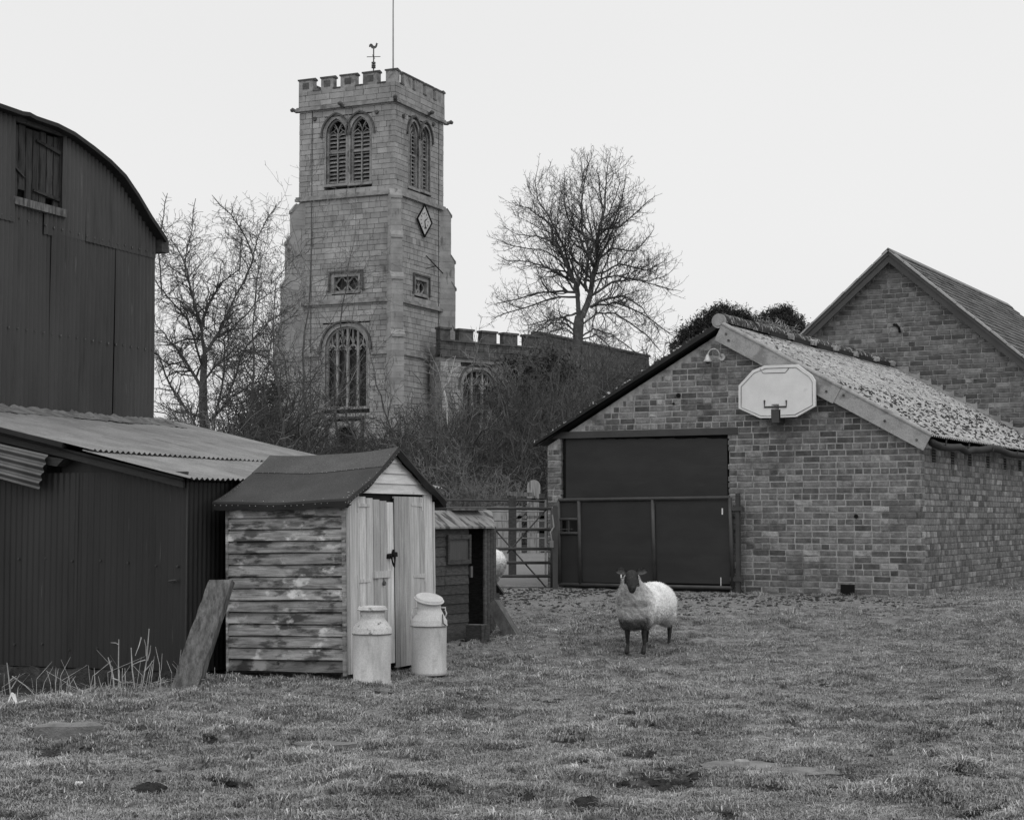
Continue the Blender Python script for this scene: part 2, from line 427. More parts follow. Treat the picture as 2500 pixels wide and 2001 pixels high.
# ---------------------------------------------------------------- piece layer: bricks, stones, slates
POOLS = {}
def piece_mesh(kind, L_, H_, D_, matl, rnd, var, jit, ch, wedge=0):
    """one brick/stone/slate in its own axes: x length, z height, front towards -y"""
    mb = MB()
    j = lambda: rnd.uniform(-jit, jit)
    x0, x1, z0, z1 = 0 + abs(j()), L_ - abs(j()), 0 + abs(j()), H_ - abs(j())
    c = [(x0, z0), (x1, z0), (x1, z1), (x0, z1)]
    fr = [(x0 + ch + abs(j()), z0 + ch + abs(j())), (x1 - ch - abs(j()), z0 + ch), (x1 - ch - abs(j()), z1 - ch - abs(j())), (x0 + ch, z1 - ch)]
    dj = rnd.uniform(-.5, .5) * jit
    vs = [(a, D_, b) for a, b in c] + [(a, ch * .8 - (wedge if k < 2 else 0), b) for k, (a, b) in enumerate(c)] + \
         [(a, dj + rnd.uniform(-.3, .3) * jit - (wedge if k < 2 else 0), b) for k, (a, b) in enumerate(fr)]
    fs = [(0, 1, 5, 4), (1, 2, 6, 5), (2, 3, 7, 6), (3, 0, 4, 7), (4, 5, 9, 8), (5, 6, 10, 9), (6, 7, 11, 10), (7, 4, 8, 11), (8, 9, 10, 11)]
    mb.add(vs, fs, var)
    return mb
def shade_draw(rnd, wide=1.0):
    s = rnd.gauss(0, .24)
    q = rnd.random()
    if q < .14: s -= rnd.uniform(.1, .3)
    elif q < .24: s += rnd.uniform(.25, .7)
    return max(-.50, min(1.0, s * wide))
def lay(parent, wall_M, name, matl, u0, u1, z0, z1, allowed, course, lens, headers=None, head_every=0, joint=.010, depth=.03,
        jit=.003, ch=.004, seed=1, limit=300, wedge=0, near=None, wide=1.0, stag=.5, heights=None, frame=None):
    """lays pieces row by row over [u0,u1] x [z0,z1]; allowed(za, zb) gives the intervals of u that are wall.
    wall_M takes (u, 0, z) to the parent's axes. The largest showing are objects of their own, the rest one part."""
    rnd = random.Random(seed)
    pieces = []
    z, row = z0, 0
    while z < z1 - 1e-6:
        h = heights[row % len(heights)] if heights else course
        hh = min(h, z1 - z)
        if hh < .3 * h: break
        header_row = head_every and row % head_every == (head_every - 1)
        u = u0 - (stag * lens[0] if row % 2 else 0) - rnd.uniform(0, .03 if headers else .3)
        for (a, b) in allowed(z, z + hh):
            us = []
            uu = u
            r2 = random.Random(seed * 977 + row)
            while uu < b:
                if header_row: l = headers
                elif headers and r2.random() < .12: l = headers
                else: l = r2.choice(lens)
                us.append((uu, uu + l)); uu += l
            for (p, q) in us:
                full = (p >= a - 1e-6 and q <= b + 1e-6 and abs(hh - h) < 1e-6)
                p2, q2 = max(p, a), min(q, b)
                if q2 - p2 < .022 + joint: continue
                pieces.append((p2, q2, z, hh, round(q - p, 4) if full else None))
        z += h; row += 1
    eye = Vector(EYE)
    PM = frame.M if frame is not None else Matrix.Identity(4)
    W = PM @ wall_M
    def size(pc):
        c = W @ Vector(((pc[0] + pc[1]) / 2, 0, pc[2] + pc[3] / 2)); d = c - eye
        loc = Vector((d.x / max(d.y, .1), (d.z) / max(d.y, .1), 0))
        if abs(loc.x) > .305 or loc.y < -.18 or loc.y > .31: return 0
        return (pc[1] - pc[0]) * pc[3] / d.length_squared
    order = sorted(range(len(pieces)), key=lambda i: -size(pieces[i]) if pieces[i][4] else 1)
    single = set([i for i in order[:limit] if pieces[i][4] and size(pieces[i]) > 0])
    stuff = MB()
    for i, (p, q, z, hh, full) in enumerate(pieces):
        if i in single:
            key = (name, matl.name, full, round(hh, 4), rnd.randrange(10))
            if key not in POOLS:
                POOLS[key] = [piece_mesh(name, full - joint, hh - joint, depth, matl, rnd, shade_draw(rnd, wide), jit, ch, wedge).mesh(name, matl) for _ in range(2)]
            me = rnd.choice(POOLS[key])
            o = link(name, me, parent)
            o.matrix_local = wall_M @ Matrix.Translation((p + joint / 2, rnd.uniform(-.6, .6) * jit, z + joint / 2))
        else:
            mb = piece_mesh(name, q - p - joint, hh - joint, depth, matl, rnd, shade_draw(rnd, wide), jit, ch, wedge)
            T = wall_M @ Matrix.Translation((p + joint / 2, rnd.uniform(-.6, .6) * jit, z + joint / 2))
            stuff.add([T @ Vector(v) for v in mb.v], mb.f, mb.sh[0])
    if stuff.v: stuff.build(name, matl, parent, kind='stuff')
    return pieces
I4 = Matrix.Identity(4)
def face_x(x):      # a wall in the plane local x = const that faces +x: u runs along +y
    return Matrix.Translation((x, 0, 0)) @ Matrix.Rotation(R(90), 4, 'Z')
def cut(iv, a, b):
    out = []
    for (p, q) in iv:
        if b <= p or a >= q: out.append((p, q)); continue
        if a > p: out.append((p, a))
        if b < q: out.append((b, q))
    return out

def corrugate(mb, P00, du, dv, W_, H_, pitch=.076, amp=.009, nrm=None, per=6, rows=1, shade=0, ph=0, wav=0, seed=0):
    """sheet from P00; ridges run along dv; profile runs along du; nrm = outward"""
    P00, du, dv = Vector(P00), Vector(du).normalized(), Vector(dv).normalized()
    n = Vector(nrm).normalized() if nrm is not None else du.cross(dv).normalized()
    nu = max(4, int(round(W_ / pitch * per)))
    rnd = random.Random(seed)
    w1, w2 = rnd.uniform(0, 6), rnd.uniform(0, 6)
    rowsP = []
    for i in range(rows + 1):
        v = H_ * i / rows
        row = []
        for k in range(nu + 1):
            u = W_ * k / nu
            h = amp * math.sin(2 * math.pi * (u / pitch + ph)) + wav * math.sin(v * 2.3 + w1 + u) * math.sin(u * 1.7 + w2)
            row.append(P00 + du * u + dv * v + n * h)
        rowsP.append(row)
    # orientation
    a, b = rowsP[0][1] - rowsP[0][0], rowsP[1][0] - rowsP[0][0]
    if a.cross(b).dot(n) < 0: rowsP = rowsP[::-1]
    mb.grid(rowsP, shade)

# ================================================================ GARAGE (single-storey brick outbuilding)
GF = Frame(5.53, 23.30, .38, -29)
gw = 5.70                                     # front width
apex_l = GF.on(1759, 800, 1, 0); eave_l = GF.on(2244, 1062, 1, 0); left_l = GF.on(1336, 1437, 1, 0)
RZ = apex_l.z; EZ = 2.20; GX0 = left_l.x; GXC = (GX0) / 2; GL = 8.46
def g_roof_z(x): return RZ - (RZ - EZ) * abs(x - GXC) / abs(GXC) 
door_x0, door_x1 = GF.on(1372, 1300, 1, 0).x, GF.on(1777, 1300, 1, 0).x
lint_z = -.348 + .087 * round((GF.on(1777, 1058, 1, 0).z + .348) / .087)
G = root('brick_outbuilding', GF, 'low brick outbuilding with lichen covered roof and a wide dark boarded doorway', 'outbuilding')
wallp = bpy.data.objects.new('wall', None); COL.objects.link(wallp); wallp.parent = G
# mortar core (front, side, back) with the doorway open
mb = MB()
rec = .007
poly = [(GX0, -.4), (door_x0, -.4), (door_x0, lint_z), (door_x1, lint_z), (door_x1, -.4), (0, -.4), (0, EZ - .03), (GXC, RZ - .05), (GX0, EZ - .03)]
def core(pts, y0, y1):
    mb.prism(pts, y0, y1, 1)
xk = abs(GXC) * (RZ - .06 - lint_z) / (RZ - EZ)
mb.prism([(GX0 + rec, -.4), (door_x0 - .03, -.4), (door_x0 - .03, min(lint_z, g_roof_z(door_x0) - .06)), (GX0 + rec, EZ - .06)], rec, .22, 1)
mb.prism([(door_x1 + .03, -.4), (-rec, -.4), (-rec, EZ - .07), (GXC + xk, lint_z), (door_x1 + .03, lint_z)], rec, .22, 1)
mb.prism([(GXC - xk, lint_z), (GXC + xk, lint_z), (GXC, RZ - .06)], rec, .22, 1)
m9 = MB(); m9.box(-.22, -rec, .222, GL, -.4, EZ - .08)
m9.box(GX0 + rec, GX0 + .22, .22, GL, -.4, EZ - .08); m9.build('mortar', M['mortar3'], wallp)
mb.build('mortar', M['mortar'], wallp)
C = .087
def front_allowed(za, zb):
    zm = (za + zb) / 2
    k = (RZ - .12 - zb) / (RZ - EZ) * abs(GXC)
    if k <= .05: return []
    iv = [(max(GX0, GXC - k), min(0.0, GXC + k))]
    if zb <= lint_z + .01: iv = cut(iv, door_x0, door_x1)
    elif za < lint_z + .04: iv = cut(iv, door_x0 - .35, door_x1 + .16)
    return iv
lay(wallp, I4, 'brick', M['brick'], GX0, 0, -.087 * 4 + .0, RZ, front_allowed, C, [.246], .123, 4, .0155, .10, .003, .005, 5, 300, frame=GF)
slots = []
for sx in (302, 473, 632, 797, 953, 1087):
    p = GF.on(2200 + sx * .2664, 1020 + 360 * .2664, 0, 0); slots.append(p.y)
sl_z0 = GF.on(2281, 1131, 0, 0).z; sl_z0 = round(sl_z0 / C) * C
def side_allowed(za, zb):
    iv = [(0.0, GL)]
    if za > sl_z0 - .02 and zb < sl_z0 + 2 * C + .02:
        for s_ in slots: iv = cut(iv, s_ - .10, s_ + .10)
    return iv
lay(wallp, face_x(0), 'brick', M['brick'], 0, GL, -.087 * 4, EZ - .1, side_allowed, C, [.17, .19, .34], .18, 3, .010, .09, .003, .004, 8, 300, frame=GF, wide=.85)
for s_ in slots:
    mb = MB(); mb.box(-.009, -.004, s_ - .10, s_ + .10, sl_z0, sl_z0 + 2 * C)  # flat panel, the dark of the recess is in its colour
    o = mb.build('air_slot', M['black'], G)
    for q in range(4):
        b2 = MB(); b2.box(-.004, .0, s_ - .09, s_ + .09, sl_z0 + .02 + q * .04, sl_z0 + .03 + q * .04, shade=0); b2.build('slot_bar', M['lintel'], o)
# pillar edge left of the doorway and the reveal
mb = MB(); mb.box(door_x0 - .35, door_x1 + .16, -.012, .10, lint_z - .015, lint_z + .084)
mb.build('lintel', M['lintel'], G)
# boarded doorway: upper ply sheet (ragged top), lower dark inside
mb = MB()
rnd = random.Random(4)
dz0 = GF.on(1500, 1225, 1, .10).z
pts = [(door_x0 + .05, -.05), (door_x1 - .015, -.05)]
n_ = 46
for i in range(n_ + 1):
    x = door_x1 - .015 + (door_x0 + .05 - door_x1 + .015) * i / n_
    zz = lint_z - .065 + .04 * (i / n_) + rnd.uniform(-.010, .010) + (.03 if i > n_ * .82 else 0)
    pts.append((x, min(zz, lint_z + .003)))
mb.prism(pts, .035, .05, 1)
mb.build('boarding', M['panel'], G)
mb = MB(); mb.box(door_x0 + .001, door_x1 - .001, .055, .06, -.1, lint_z); mb.build('dark_inside', M['black'], G)  # black sheet paints in the shade around the boarding
# roof: corrugated cement sheets, lichen covered
rise = RZ - EZ
nrmR = Vector((rise, 0, abs(GXC))).normalized(); nrmL = Vector((-rise, 0, abs(GXC))).normalized()
oh = .17; yf = -.10
dn = Vector((abs(GXC), 0, -rise)).normalized(); dl = Vector((-abs(GXC), 0, -rise)).normalized()
slope_len = math.hypot(GXC, rise) + oh
top = Vector((GXC, yf, RZ + .05))
nsheet = 8; sw = (GL - yf) / nsheet
roofp = bpy.data.objects.new('roof', None); COL.objects.link(roofp); roofp.parent = G
rl = [1.0, .55]
for k in range(nsheet):
    for j in range(2):
        mb = MB()
        s0 = slope_len * (.48 if j == 1 else 0); s1 = slope_len if j == 1 else slope_len * .53
        mb2 = MB()
        corrugate(mb, top + Vector((0, k * sw, 0)) + dn * s0 + nrmR * (.0 if j else .012), (0, 1, 0), dn, sw + .04, s1 - s0, .105, .020, nrmR, 6, 10, rnd.uniform(-.15, .15), 0, .006, k + j)
        o = mb.build('roof_sheet', M['lichen_roof'], roofp, smooth=True)
    mb = MB()
    corrugate(mb, top + Vector((0, k * sw, 0)), (0, 1, 0), dl, sw + .02, slope_len, .105, .018, nrmL, 6, 4, 0, 0, .004, k)
    mb.build('roof_sheet', M['lichen_roof'], roofp, smooth=True)
# underside closing
mb = MB()
mb.add([top - nrmR * .04 + dn * .02, top + Vector((0, GL - yf, 0)) - nrmR * .04, top + Vector((0, GL - yf, 0)) - nrmR * .04 + dn * (slope_len - .03), top - nrmR * .04 + dn * (slope_len - .03)], [(0, 1, 2, 3)])
mb.add([top - nrmL * .04, top + Vector((0, GL - yf, 0)) - nrmL * .04, top + Vector((0, GL - yf, 0)) - nrmL * .04 + dl * (slope_len - .03), top - nrmL * .04 + dl * (slope_len - .03)], [(0, 3, 2, 1)])
mb.build('roof_lining', M['roof_edge'], roofp)
# left verge: thin dark edge
mb = MB()
pA = Vector((GXC - .05, yf - .02, RZ + .045)); pB = pA + dl * (slope_len - .02)
mb.add([pA, pB, pB + Vector((0, 0, -.035)), pA + Vector((0, 0, -.075)), pA + Vector((0, .12, 0)), pB + Vector((0, .12, 0)), pB + Vector((0, .12, -.035)), pA + Vector((0, .12, -.075))],
       [(0, 3, 2, 1), (4, 5, 6, 7), (0, 1, 5, 4), (3, 7, 6, 2), (1, 2, 6, 5), (0, 4, 7, 3)])
mb.build('verge', M['roof_edge'], G)
mb = MB(); rnd = random.Random(9)
for i in range(60):      # crumbly moss along the verge
    p = pA + (pB - pA) * (i / 60) + Vector((0, .02, .012)); r = rnd.uniform(.008, .022)
    mb.box(p.x - r * 1.6, p.x + r * 1.6, p.y - r, p.y + r, p.z - r, p.z + r * .7, jit=.006, rnd=rnd)
mb.build('moss', M['moss'], G, kind='stuff')
# right barge board: two cement angle pieces with rolled top
bo = Vector((GXC + .05, yf - .03, RZ + .02)); bl = slope_len - .02
for (a, b, yo) in ((0, .585, -.012), (.575, 1.0, 0)):
    mb = MB()
    p0, p1 = bo + dn * bl * a, bo + dn * bl * b
    o3 = Vector((0, yo, 0))
    dwn = -nrmR
    wdt = .235 if a == 0 else .215
    prof = [(0, 0.02), (0, -wdt), (.016, -wdt), (.016, 0.0)]
    for (pa, pb) in ((p0, p1),):
        vs = []
        for P_ in (pa, pb):
            vs += [P_ + o3 + nrmR * .02, P_ + o3 + dwn * wdt, P_ + o3 + dwn * wdt + Vector((0, .016, 0)), P_ + o3 + nrmR * .02 + Vector((0, .016, 0))]
        mb.add(vs, [(0, 1, 2, 3), (7, 6, 5, 4), (0, 4, 5, 1), (1, 5, 6, 2), (2, 6, 7, 3), (3, 7, 4, 0)])
    mb.tube([p0 + o3 + nrmR * .022 + Vector((0, .018, 0)), p1 + o3 + nrmR * .022 + Vector((0, .018, 0))], .033, 10)
    mb.box(-.0, .13, 0, .012, 0, 1, M=Matrix.Translation(p0 + o3 + nrmR * .045 + Vector((0, .03, 0))) @ Matrix(((dn.x, 0, 0, 0), (0, 1, 0, 0), (dn.z, 0, 0, 0), (0, 0, 0, 1)))) if False else None
    bb = mb.build('barge_board', M['asbestos'], G)
    nt = MB()
    for f_ in ((.06, .35), (.1, .62), (.72, .5), (.92, .55)) if a == 0 else ((.08, .3), (.55, .5), (.9, .6)):
        p = p0 + (p1 - p0) * f_[0] + dwn * wdt * f_[1] + o3
        nt.tube([p + Vector((0, -.012, 0)), p + Vector((0, .004, 0))], .018, 8)
    nt.build('bolt', M['rust'], bb)
# lichen crusts and dark pits standing off the sheets
for (nm, mt_, cnt, w_, l_, sd_) in (('dark_pit', 'moss_dark', 1500, .022, .05, 1), ('lichen_crust', 'lichen_pale', 500, .03, .045, 2)):
    r9 = random.Random(sd_); mb = MB()
    for i in range(cnt):
        yv = yf + (GL - yf) * r9.random(); sv = slope_len * r9.uniform(.03, .99); P_ = top + Vector((0, yv - yf, 0)) + dn * sv + nrmR * .014
        a9 = r9.uniform(-.5, .5); d1 = (dn * math.sin(a9) + Vector((0, 1, 0)) * math.cos(a9)); d2 = nrmR.cross(d1); k1, k2 = l_ * r9.uniform(.4, 1.3), w_ * r9.uniform(.4, 1.2)
        q = [P_ - d1 * k1 - d2 * k2 * .5, P_ + d1 * k1 * .6 - d2 * k2, P_ + d1 * k1 + d2 * k2 * .4, P_ - d1 * k1 * .4 + d2 * k2]
        q2 = [v + nrmR * r9.uniform(.008, .02) + (P_ - v) * .25 for v in q]
        mb.add(q + q2, [(4, 5, 6, 7), (0, 1, 5, 4), (1, 2, 6, 5), (2, 3, 7, 6), (3, 0, 4, 7)])
    mb.build(nm, M[mt_], roofp, kind='stuff')
# ridge: round capping with disc end, moss
mb = MB(); rc = Vector((GXC, yf - .04, RZ + .085))
mb.tube([rc, rc + Vector((0, .05, 0))], [.105, .105], 24)
mb.build('ridge_end', M['asbestos'], G, smooth=False)
mb = MB(); mb.tube([rc + Vector((0, -.012, 0)), rc + Vector((0, -.002, 0))], .072, 24); mb.build('ridge_end_disc', M['asbestos'], G)
for k in range(7):
    mb = MB(); y0 = yf + .01 + k * 1.2
    ring = []
    for yy in np.linspace(y0, min(y0 + 1.24, GL), 12):
        row = []
        for q in range(13):
            th = math.pi * (-.12 + 1.24 * q / 12)
            r = .098 + .010 * (k % 2) + rnd.uniform(0, .014)
            row.append(Vector((GXC + r * math.cos(th), yy, RZ + .10 + r * math.sin(th))))
        ring.append(row)
    mb.grid(ring); mb.build('ridge_cap', M['moss'], roofp, smooth=True)
for k in range(6):       # dark boards standing for the shadow under lifted ridge tiles
    mb = MB(); y0 = GF.on(1580 + (1010, 1210, 1410, 1590, 1770, 1920)[k] * .2897, 580 + (850, 900, 950, 990, 1035, 1075)[k] * .2897, 0, GXC + .14).y
    P0 = Vector((GXC + .11, y0, RZ + .055)) + nrmR * .03
    T = Matrix.Translation(P0) @ Matrix.Rotation(R(10), 4, 'Y')
    mb.box(.06, .085, 0, .74, -.06, .012, M=T)
    mb.build('flap_shadow', M['roof_edge'], roofp)
    mb = MB()
    for q in range(4): mb.box(.06, .13, .73 + q * .05, .76 + q * .05, -.03, .04, M=T, jit=.015, rnd=rnd)
    mb.build('filler', M['asbestos'], roofp)
# gutter along the right eave, sagging
mb = MB(); ge = top + dn * (slope_len - .01)
pts = [(ge.x + .02, y_, ge.z - .105 - .03 * math.sin(y_ * 1.3) - .02 * math.sin(y_ * 3.1) - (.05 if 1.5 < y_ < 1.95 else 0)) for y_ in np.linspace(.0, GL, 24)]
mb.tube(pts, .052, 10); gt = mb.build('gutter', M['roof_edge'], G, smooth=True)
for y_ in (.5, 1.75, 3.2, 4.8, 6.4):
    mb = MB(); p = Vector((ge.x + .02, y_, ge.z - .08)); mb.tube([p + Vector((-.05, 0, -.05)), p + Vector((.055, .02, -.03)), p + Vector((.06, .03, .03))], .012, 6); mb.build('bracket', M['darkwood'], gt)
# holes and bits on the front wall
for (px, py, r) in ((1656, 965, .035), (1644, 985, .018), (2090, 1260, .03)):
    p = GF.on(px, py, 1, -.01); mb = MB(); mb.tube([(p.x, -.016, p.z), (p.x, .02, p.z)], r, 7); mb.build('wall_hole', M['black'], G)
p = GF.on(2070, 1438, 1, -.02)
mb = MB(); mb.box(p.x - .11, p.x + .09, -.015, .02, p.z - .12, p.z + .07, jit=.006); mb.build('vent_brick', M['black'], G)
# concrete footing ledge at the corner
# ---- wall lamp
p = GF.on(1763, 872, 1, -.02)
LF = root('swan_neck_lamp', GF.w(p.x, 0, p.z), 'small swan neck lamp fixed below the gable peak of the brick outbuilding', 'lamp', rotz=R(-29))
mb = MB(); mb.tube([(0, -.035, 0), (0, -.002, 0)], [.05, .055], 16); mb.build('base', M['lamp'], LF)
mb = MB(); pts = [Vector((0, -.03, 0)) + Vector((-.0, -.0, 0))]
for q in range(12):
    th = math.pi * q / 11
    pts.append(Vector((-.02 - .085 * (1 - math.cos(th)) , -.06 - .04 * q / 11, .10 * math.sin(th) + .02)))
mb.tube(pts, .011, 8); mb.build('arm', M['lamp'], LF, smooth=True)
e = pts[-1]
mb = MB(); mb.lathe([(.012, .03), (.03, .0), (.045, -.05), (.075, -.085), (.07, -.088)], 20, Matrix.Translation(e)); mb.build('lamp_shade', M['lamp'], LF, smooth=True)
mb = MB(); mb.lathe([(.03, -.085), (.03, -.10), (.01, -.11)], 12, Matrix.Translation(e)); mb.build('bulb_glass', M['glass'], LF)
# ---- basketball backboard
def bp(x, y): q = GF.on(1300 + x * .4636, 700 + y * .4636, 1, -.24); return (q.x, q.z)
outl = [bp(*q) for q in ((1085, 520), (1158, 440), (1222, 414), (1395, 408), (1468, 462), (1487, 492), (1489, 628), (1390, 684), (1306, 688), (1306, 646), (1256, 646), (1256, 690), (1196, 690), (1085, 640))]
cx_, cz_ = sum(p[0] for p in outl) / len(outl), sum(p[1] for p in outl) / len(outl)
BF = root('basketball_backboard', GF.w(cx_, -.24, cz_), 'pale octagonal basketball backboard without hoop mounted on the brick gable', 'backboard', rotz=R(-29))
loc = [(a - cx_, b - cz_) for a, b in outl]
mb = MB(); mb.prism(loc, -.0, .05, 1); mb.build('board', M['backboard'], BF)
mb = MB()
ins = [(a * .93, b * .90) for a, b in loc]
sel = [0, 1, 2, 3, 4, 5, 6, 7]
ring = [ins[i] for i in (13, 0, 1, 2, 3, 4, 5, 6, 7, 8)]
mb.tube([(a, -.001, b) for a, b in ring], .006, 6)
mb.tube([(a * .93, -.001, b * .90) for a, b in (loc[13], loc[12], loc[11])], .006, 6)
q = [bp(1198, 430), bp(1215, 455), bp(1332, 452), bp(1350, 428)]
mb.tube([(a - cx_, -.001, b - cz_) for a, b in q], .006, 6)
mb.build('moulded_rib', M['mortar'], BF)
mb = MB(); q = [bp(1222, 597), bp(1222, 633), bp(1337, 631), bp(1337, 597)]
mb.tube([(a - cx_, -.004, b - cz_) for a, b in q], .013, 8); mb.build('target_rib', M['lintel'], BF)
q = bp(1280, 640)
mb = MB(); mb.box(q[0] - cx_ - .06, q[0] - cx_ + .05, .0, .235, q[1] - cz_ - .20, q[1] - cz_ + .06); mb.build('hoop_bracket', M['lintel'], BF)
mb = MB(); mb.box(-.3, -.2, .05, .235, -.15, .1); mb.box(.1, .2, .05, .235, -.15, .1); mb.build('mount', M['lintel'], BF)

# ================================================================ SHEETED GATE in front of the doorway
gy = -.16
def gp(x, y): q = GF.on(1300 + x * .27805, 1000 + y * .27805, 1, gy); return (q.x, q.z)
SG = root('sheeted_gate', GF.w(gp(230, 1530)[0], gy, 0), 'dark tube framed gate sheeted with ply across the garage doorway', 'gate', rotz=R(-29))
gx0 = gp(230, 0)[0]
def G2(x, y): q = gp(x, y); return Vector((q[0] - gx0, 0, q[1]))
tl, tr, bl_, br = G2(232, 792), G2(1735, 770), G2(240, 1530), G2(1762, 1545)
br.z = bl_.z + .0; 
rad = .028
def rod(a, b, name='rail', r=rad, mt='gate', par=None):
    m_ = MB(); m_.tube([a, b], r, 10); return m_.build(name, M[mt], par or SG, smooth=True)
rod(tl, tr); rod(bl_, br)
rod(tl, bl_, 'stile'); rod(tr, br, 'stile')
rod(G2(410, 800), Vector((G2(425, 1530).x, 0, bl_.z)), 'stile'); rod(G2(1058, 790), Vector((G2(1078, 1530).x, 0, bl_.z)), 'stile')
rod(G2(232, 960), G2(412, 960), r=.022); rod(G2(236, 1083), G2(414, 1083), r=.022)
mb = MB(); mb.tube([G2(322, 965), G2(322, 1080)], .016, 8); mb.tube([G2(240, 1050), G2(355, 1048)], .010, 8); mb.build('slide_bolt', M['gate'], SG)
def pan(a, b, c, d):
    m_ = MB(); p1, p2 = G2(a, b), G2(c, d)
    m_.box(p1.x, p2.x, .012, .024, p2.z, p1.z); m_.build('panel', M['panel'], SG)
pan(240, 800, 408, 958); pan(245, 1088, 415, 1525); pan(425, 800, 1055, 1525); pan(1080, 795, 1735, 1530)
mb = MB(); mb.box(G2(1640, 0).x, G2(1647, 0).x, .008, .0125, G2(0, 1510).z, G2(0, 1440).z); mb.box(G2(1655, 0).x, G2(1666, 0).x, .008, .0125, G2(0, 920).z, G2(0, 868).z)
mb.build('paint_drip', M['backboard'], SG)
for zz in (870, 1488):
    mb = MB(); a = G2(1740, zz); mb.box(a.x, a.x + .19, -.02, .03, a.z - .025, a.z + .035); mb.build('hinge', M['gate'], SG)
hp = G2(1803, 1500)
GP = root('hinge_post', GF.w(hp.x + gx0, gy + .02, 0), 'dark steel hinge post standing between the sheeted gate and the brickwork', 'post', rotz=R(-29))
mb = MB(); mb.box(-.028, .028, -.02, .04, -.1, G2(0, 765).z); mb.build('shaft', M['gate'], GP)
mb = MB(); mb.tube([(0, .01, G2(0, 765).z), (0, .01, G2(0, 745).z)], .035, 10); mb.build('cap', M['gate'], GP)

# ================================================================ BIG BRICK BARN behind
BFm = Frame(*(GF.w(GXC, GL, 0)), -29)
ap = BFm.on(2177, 615, 1, 0); lv = BFm.on(1966, 818, 1, 0); rv = BFm.on(2495, 868, 1, 0)
BHW = 6.6; bsl = ((ap.z - lv.z) / (ap.x - lv.x) + (ap.z - rv.z) / (rv.x - ap.x)) / 2
BX = ap.x; BZ = ap.z - .12; BLEN = 9.3
B = root('brick_barn', BFm, 'large brick barn with plain slate roof rising behind the outbuilding', 'barn')
bwall = bpy.data.objects.new('wall', None); COL.objects.link(bwall); bwall.parent = B
BEZ = BZ - bsl * BHW
mb = MB()
mb.prism([(BX - BHW, -.4), (BX + BHW, -.4), (BX + BHW, BEZ), (BX, BZ), (BX - BHW, BEZ)], .012, .3, 1)
mb.box(BX - BHW, BX - BHW + .3, .3, BLEN, -.4, BEZ); mb.box(BX + BHW - .3, BX + BHW, .3, BLEN, -.4, BEZ)
mb.prism([(BX - BHW, -.4), (BX + BHW, -.4), (BX + BHW, BEZ), (BX, BZ), (BX - BHW, BEZ)], BLEN - .3, BLEN, 1)
mb.build('mortar', M['mortar2'], bwall)
def barn_allowed(za, zb):
    k = (BZ - .02 - zb) / bsl
    if k <= .08: return []
    lo = max(BX - BHW, BX - k); hi = min(BX + BHW, BX + k)
    return [(lo, hi)]
lay(bwall, I4, 'brick', M['brick2'], BX - 5, BX + BHW, 1.2, BZ, barn_allowed, .092, [.26, .26, .26, .13], None, 0, .014, .1, .004, .005, 15, 300, frame=BFm)
# slate roof
bd = Vector((1, 0, -bsl)).normalized(); bdl = Vector((-1, 0, -bsl)).normalized()
bn = Vector((bsl, 0, 1)).normalized()
blen = BHW * math.sqrt(1 + bsl * bsl) + .3
b0 = Vector((BX, -.22, BZ + .14))
broof = bpy.data.objects.new('roof', None); COL.objects.link(broof); broof.parent = B
mb = MB()
for (d_, s_) in ((bd, 1), (bdl, -1)):
    n_ = Vector((s_ * bsl, 0, 1)).normalized()
    a = b0 - n_ * .03; b_ = a + Vector((0, BLEN + .3, 0))
    vs = [a, b_, b_ + d_ * blen, a + d_ * blen, a - n_ * .05, b_ - n_ * .05, b_ + d_ * blen - n_ * .05, a + d_ * blen - n_ * .05]
    fs = [(0, 1, 2, 3), (7, 6, 5, 4), (0, 4, 5, 1), (3, 2, 6, 7), (0, 3, 7, 4), (1, 5, 6, 2)]
    if s_ > 0: fs = [f[::-1] for f in fs]
    mb.add(vs, fs)
mb.build('roof_deck', M['lintel'], broof)
# slates: u along +y (reversed), rows climb the slope; front faces outwards
xu = Vector((0, 1, 0)); zu = -bd; fy = -(bn)
WM = Matrix(((xu.x, fy.x, zu.x, 0), (xu.y, fy.y, zu.y, 0), (xu.z, fy.z, zu.z, 0), (0, 0, 0, 1)))
low = b0 + bd * blen
WM = Matrix.Translation(low) @ WM
lay(broof, WM, 'slate', M['slate'], 0, BLEN + .28, 0, blen - .02, lambda a, b: [(0, BLEN + .28)], .17, [.26], None, 0, .006, .012, .004, .002, 21, 300, wedge=.012, frame=BFm, wide=1.0)
mb = MB()      # ridge capping
for k in range(16):
    y0 = -.24 + k * .6
    m2 = MB()
    for (d_, n_) in ((bd, bn), (bdl, Vector((-bsl, 0, 1)).normalized())):
        P_ = b0 + Vector((0, y0 + .22, 0)) + Vector((0, 0, .03))
        v = [P_, P_ + Vector((0, .59, 0)), P_ + Vector((0, .59, 0)) + d_ * .17, P_ + d_ * .17]
        v = v + [q - n_ * .02 for q in v]
        m2.add(v, [(0, 1, 2, 3), (7, 6, 5, 4), (0, 4, 5, 1), (3, 2, 6, 7), (0, 3, 7, 4), (1, 5, 6, 2)], )
    m2.build('ridge_tile', M['slate_ridge'], broof)
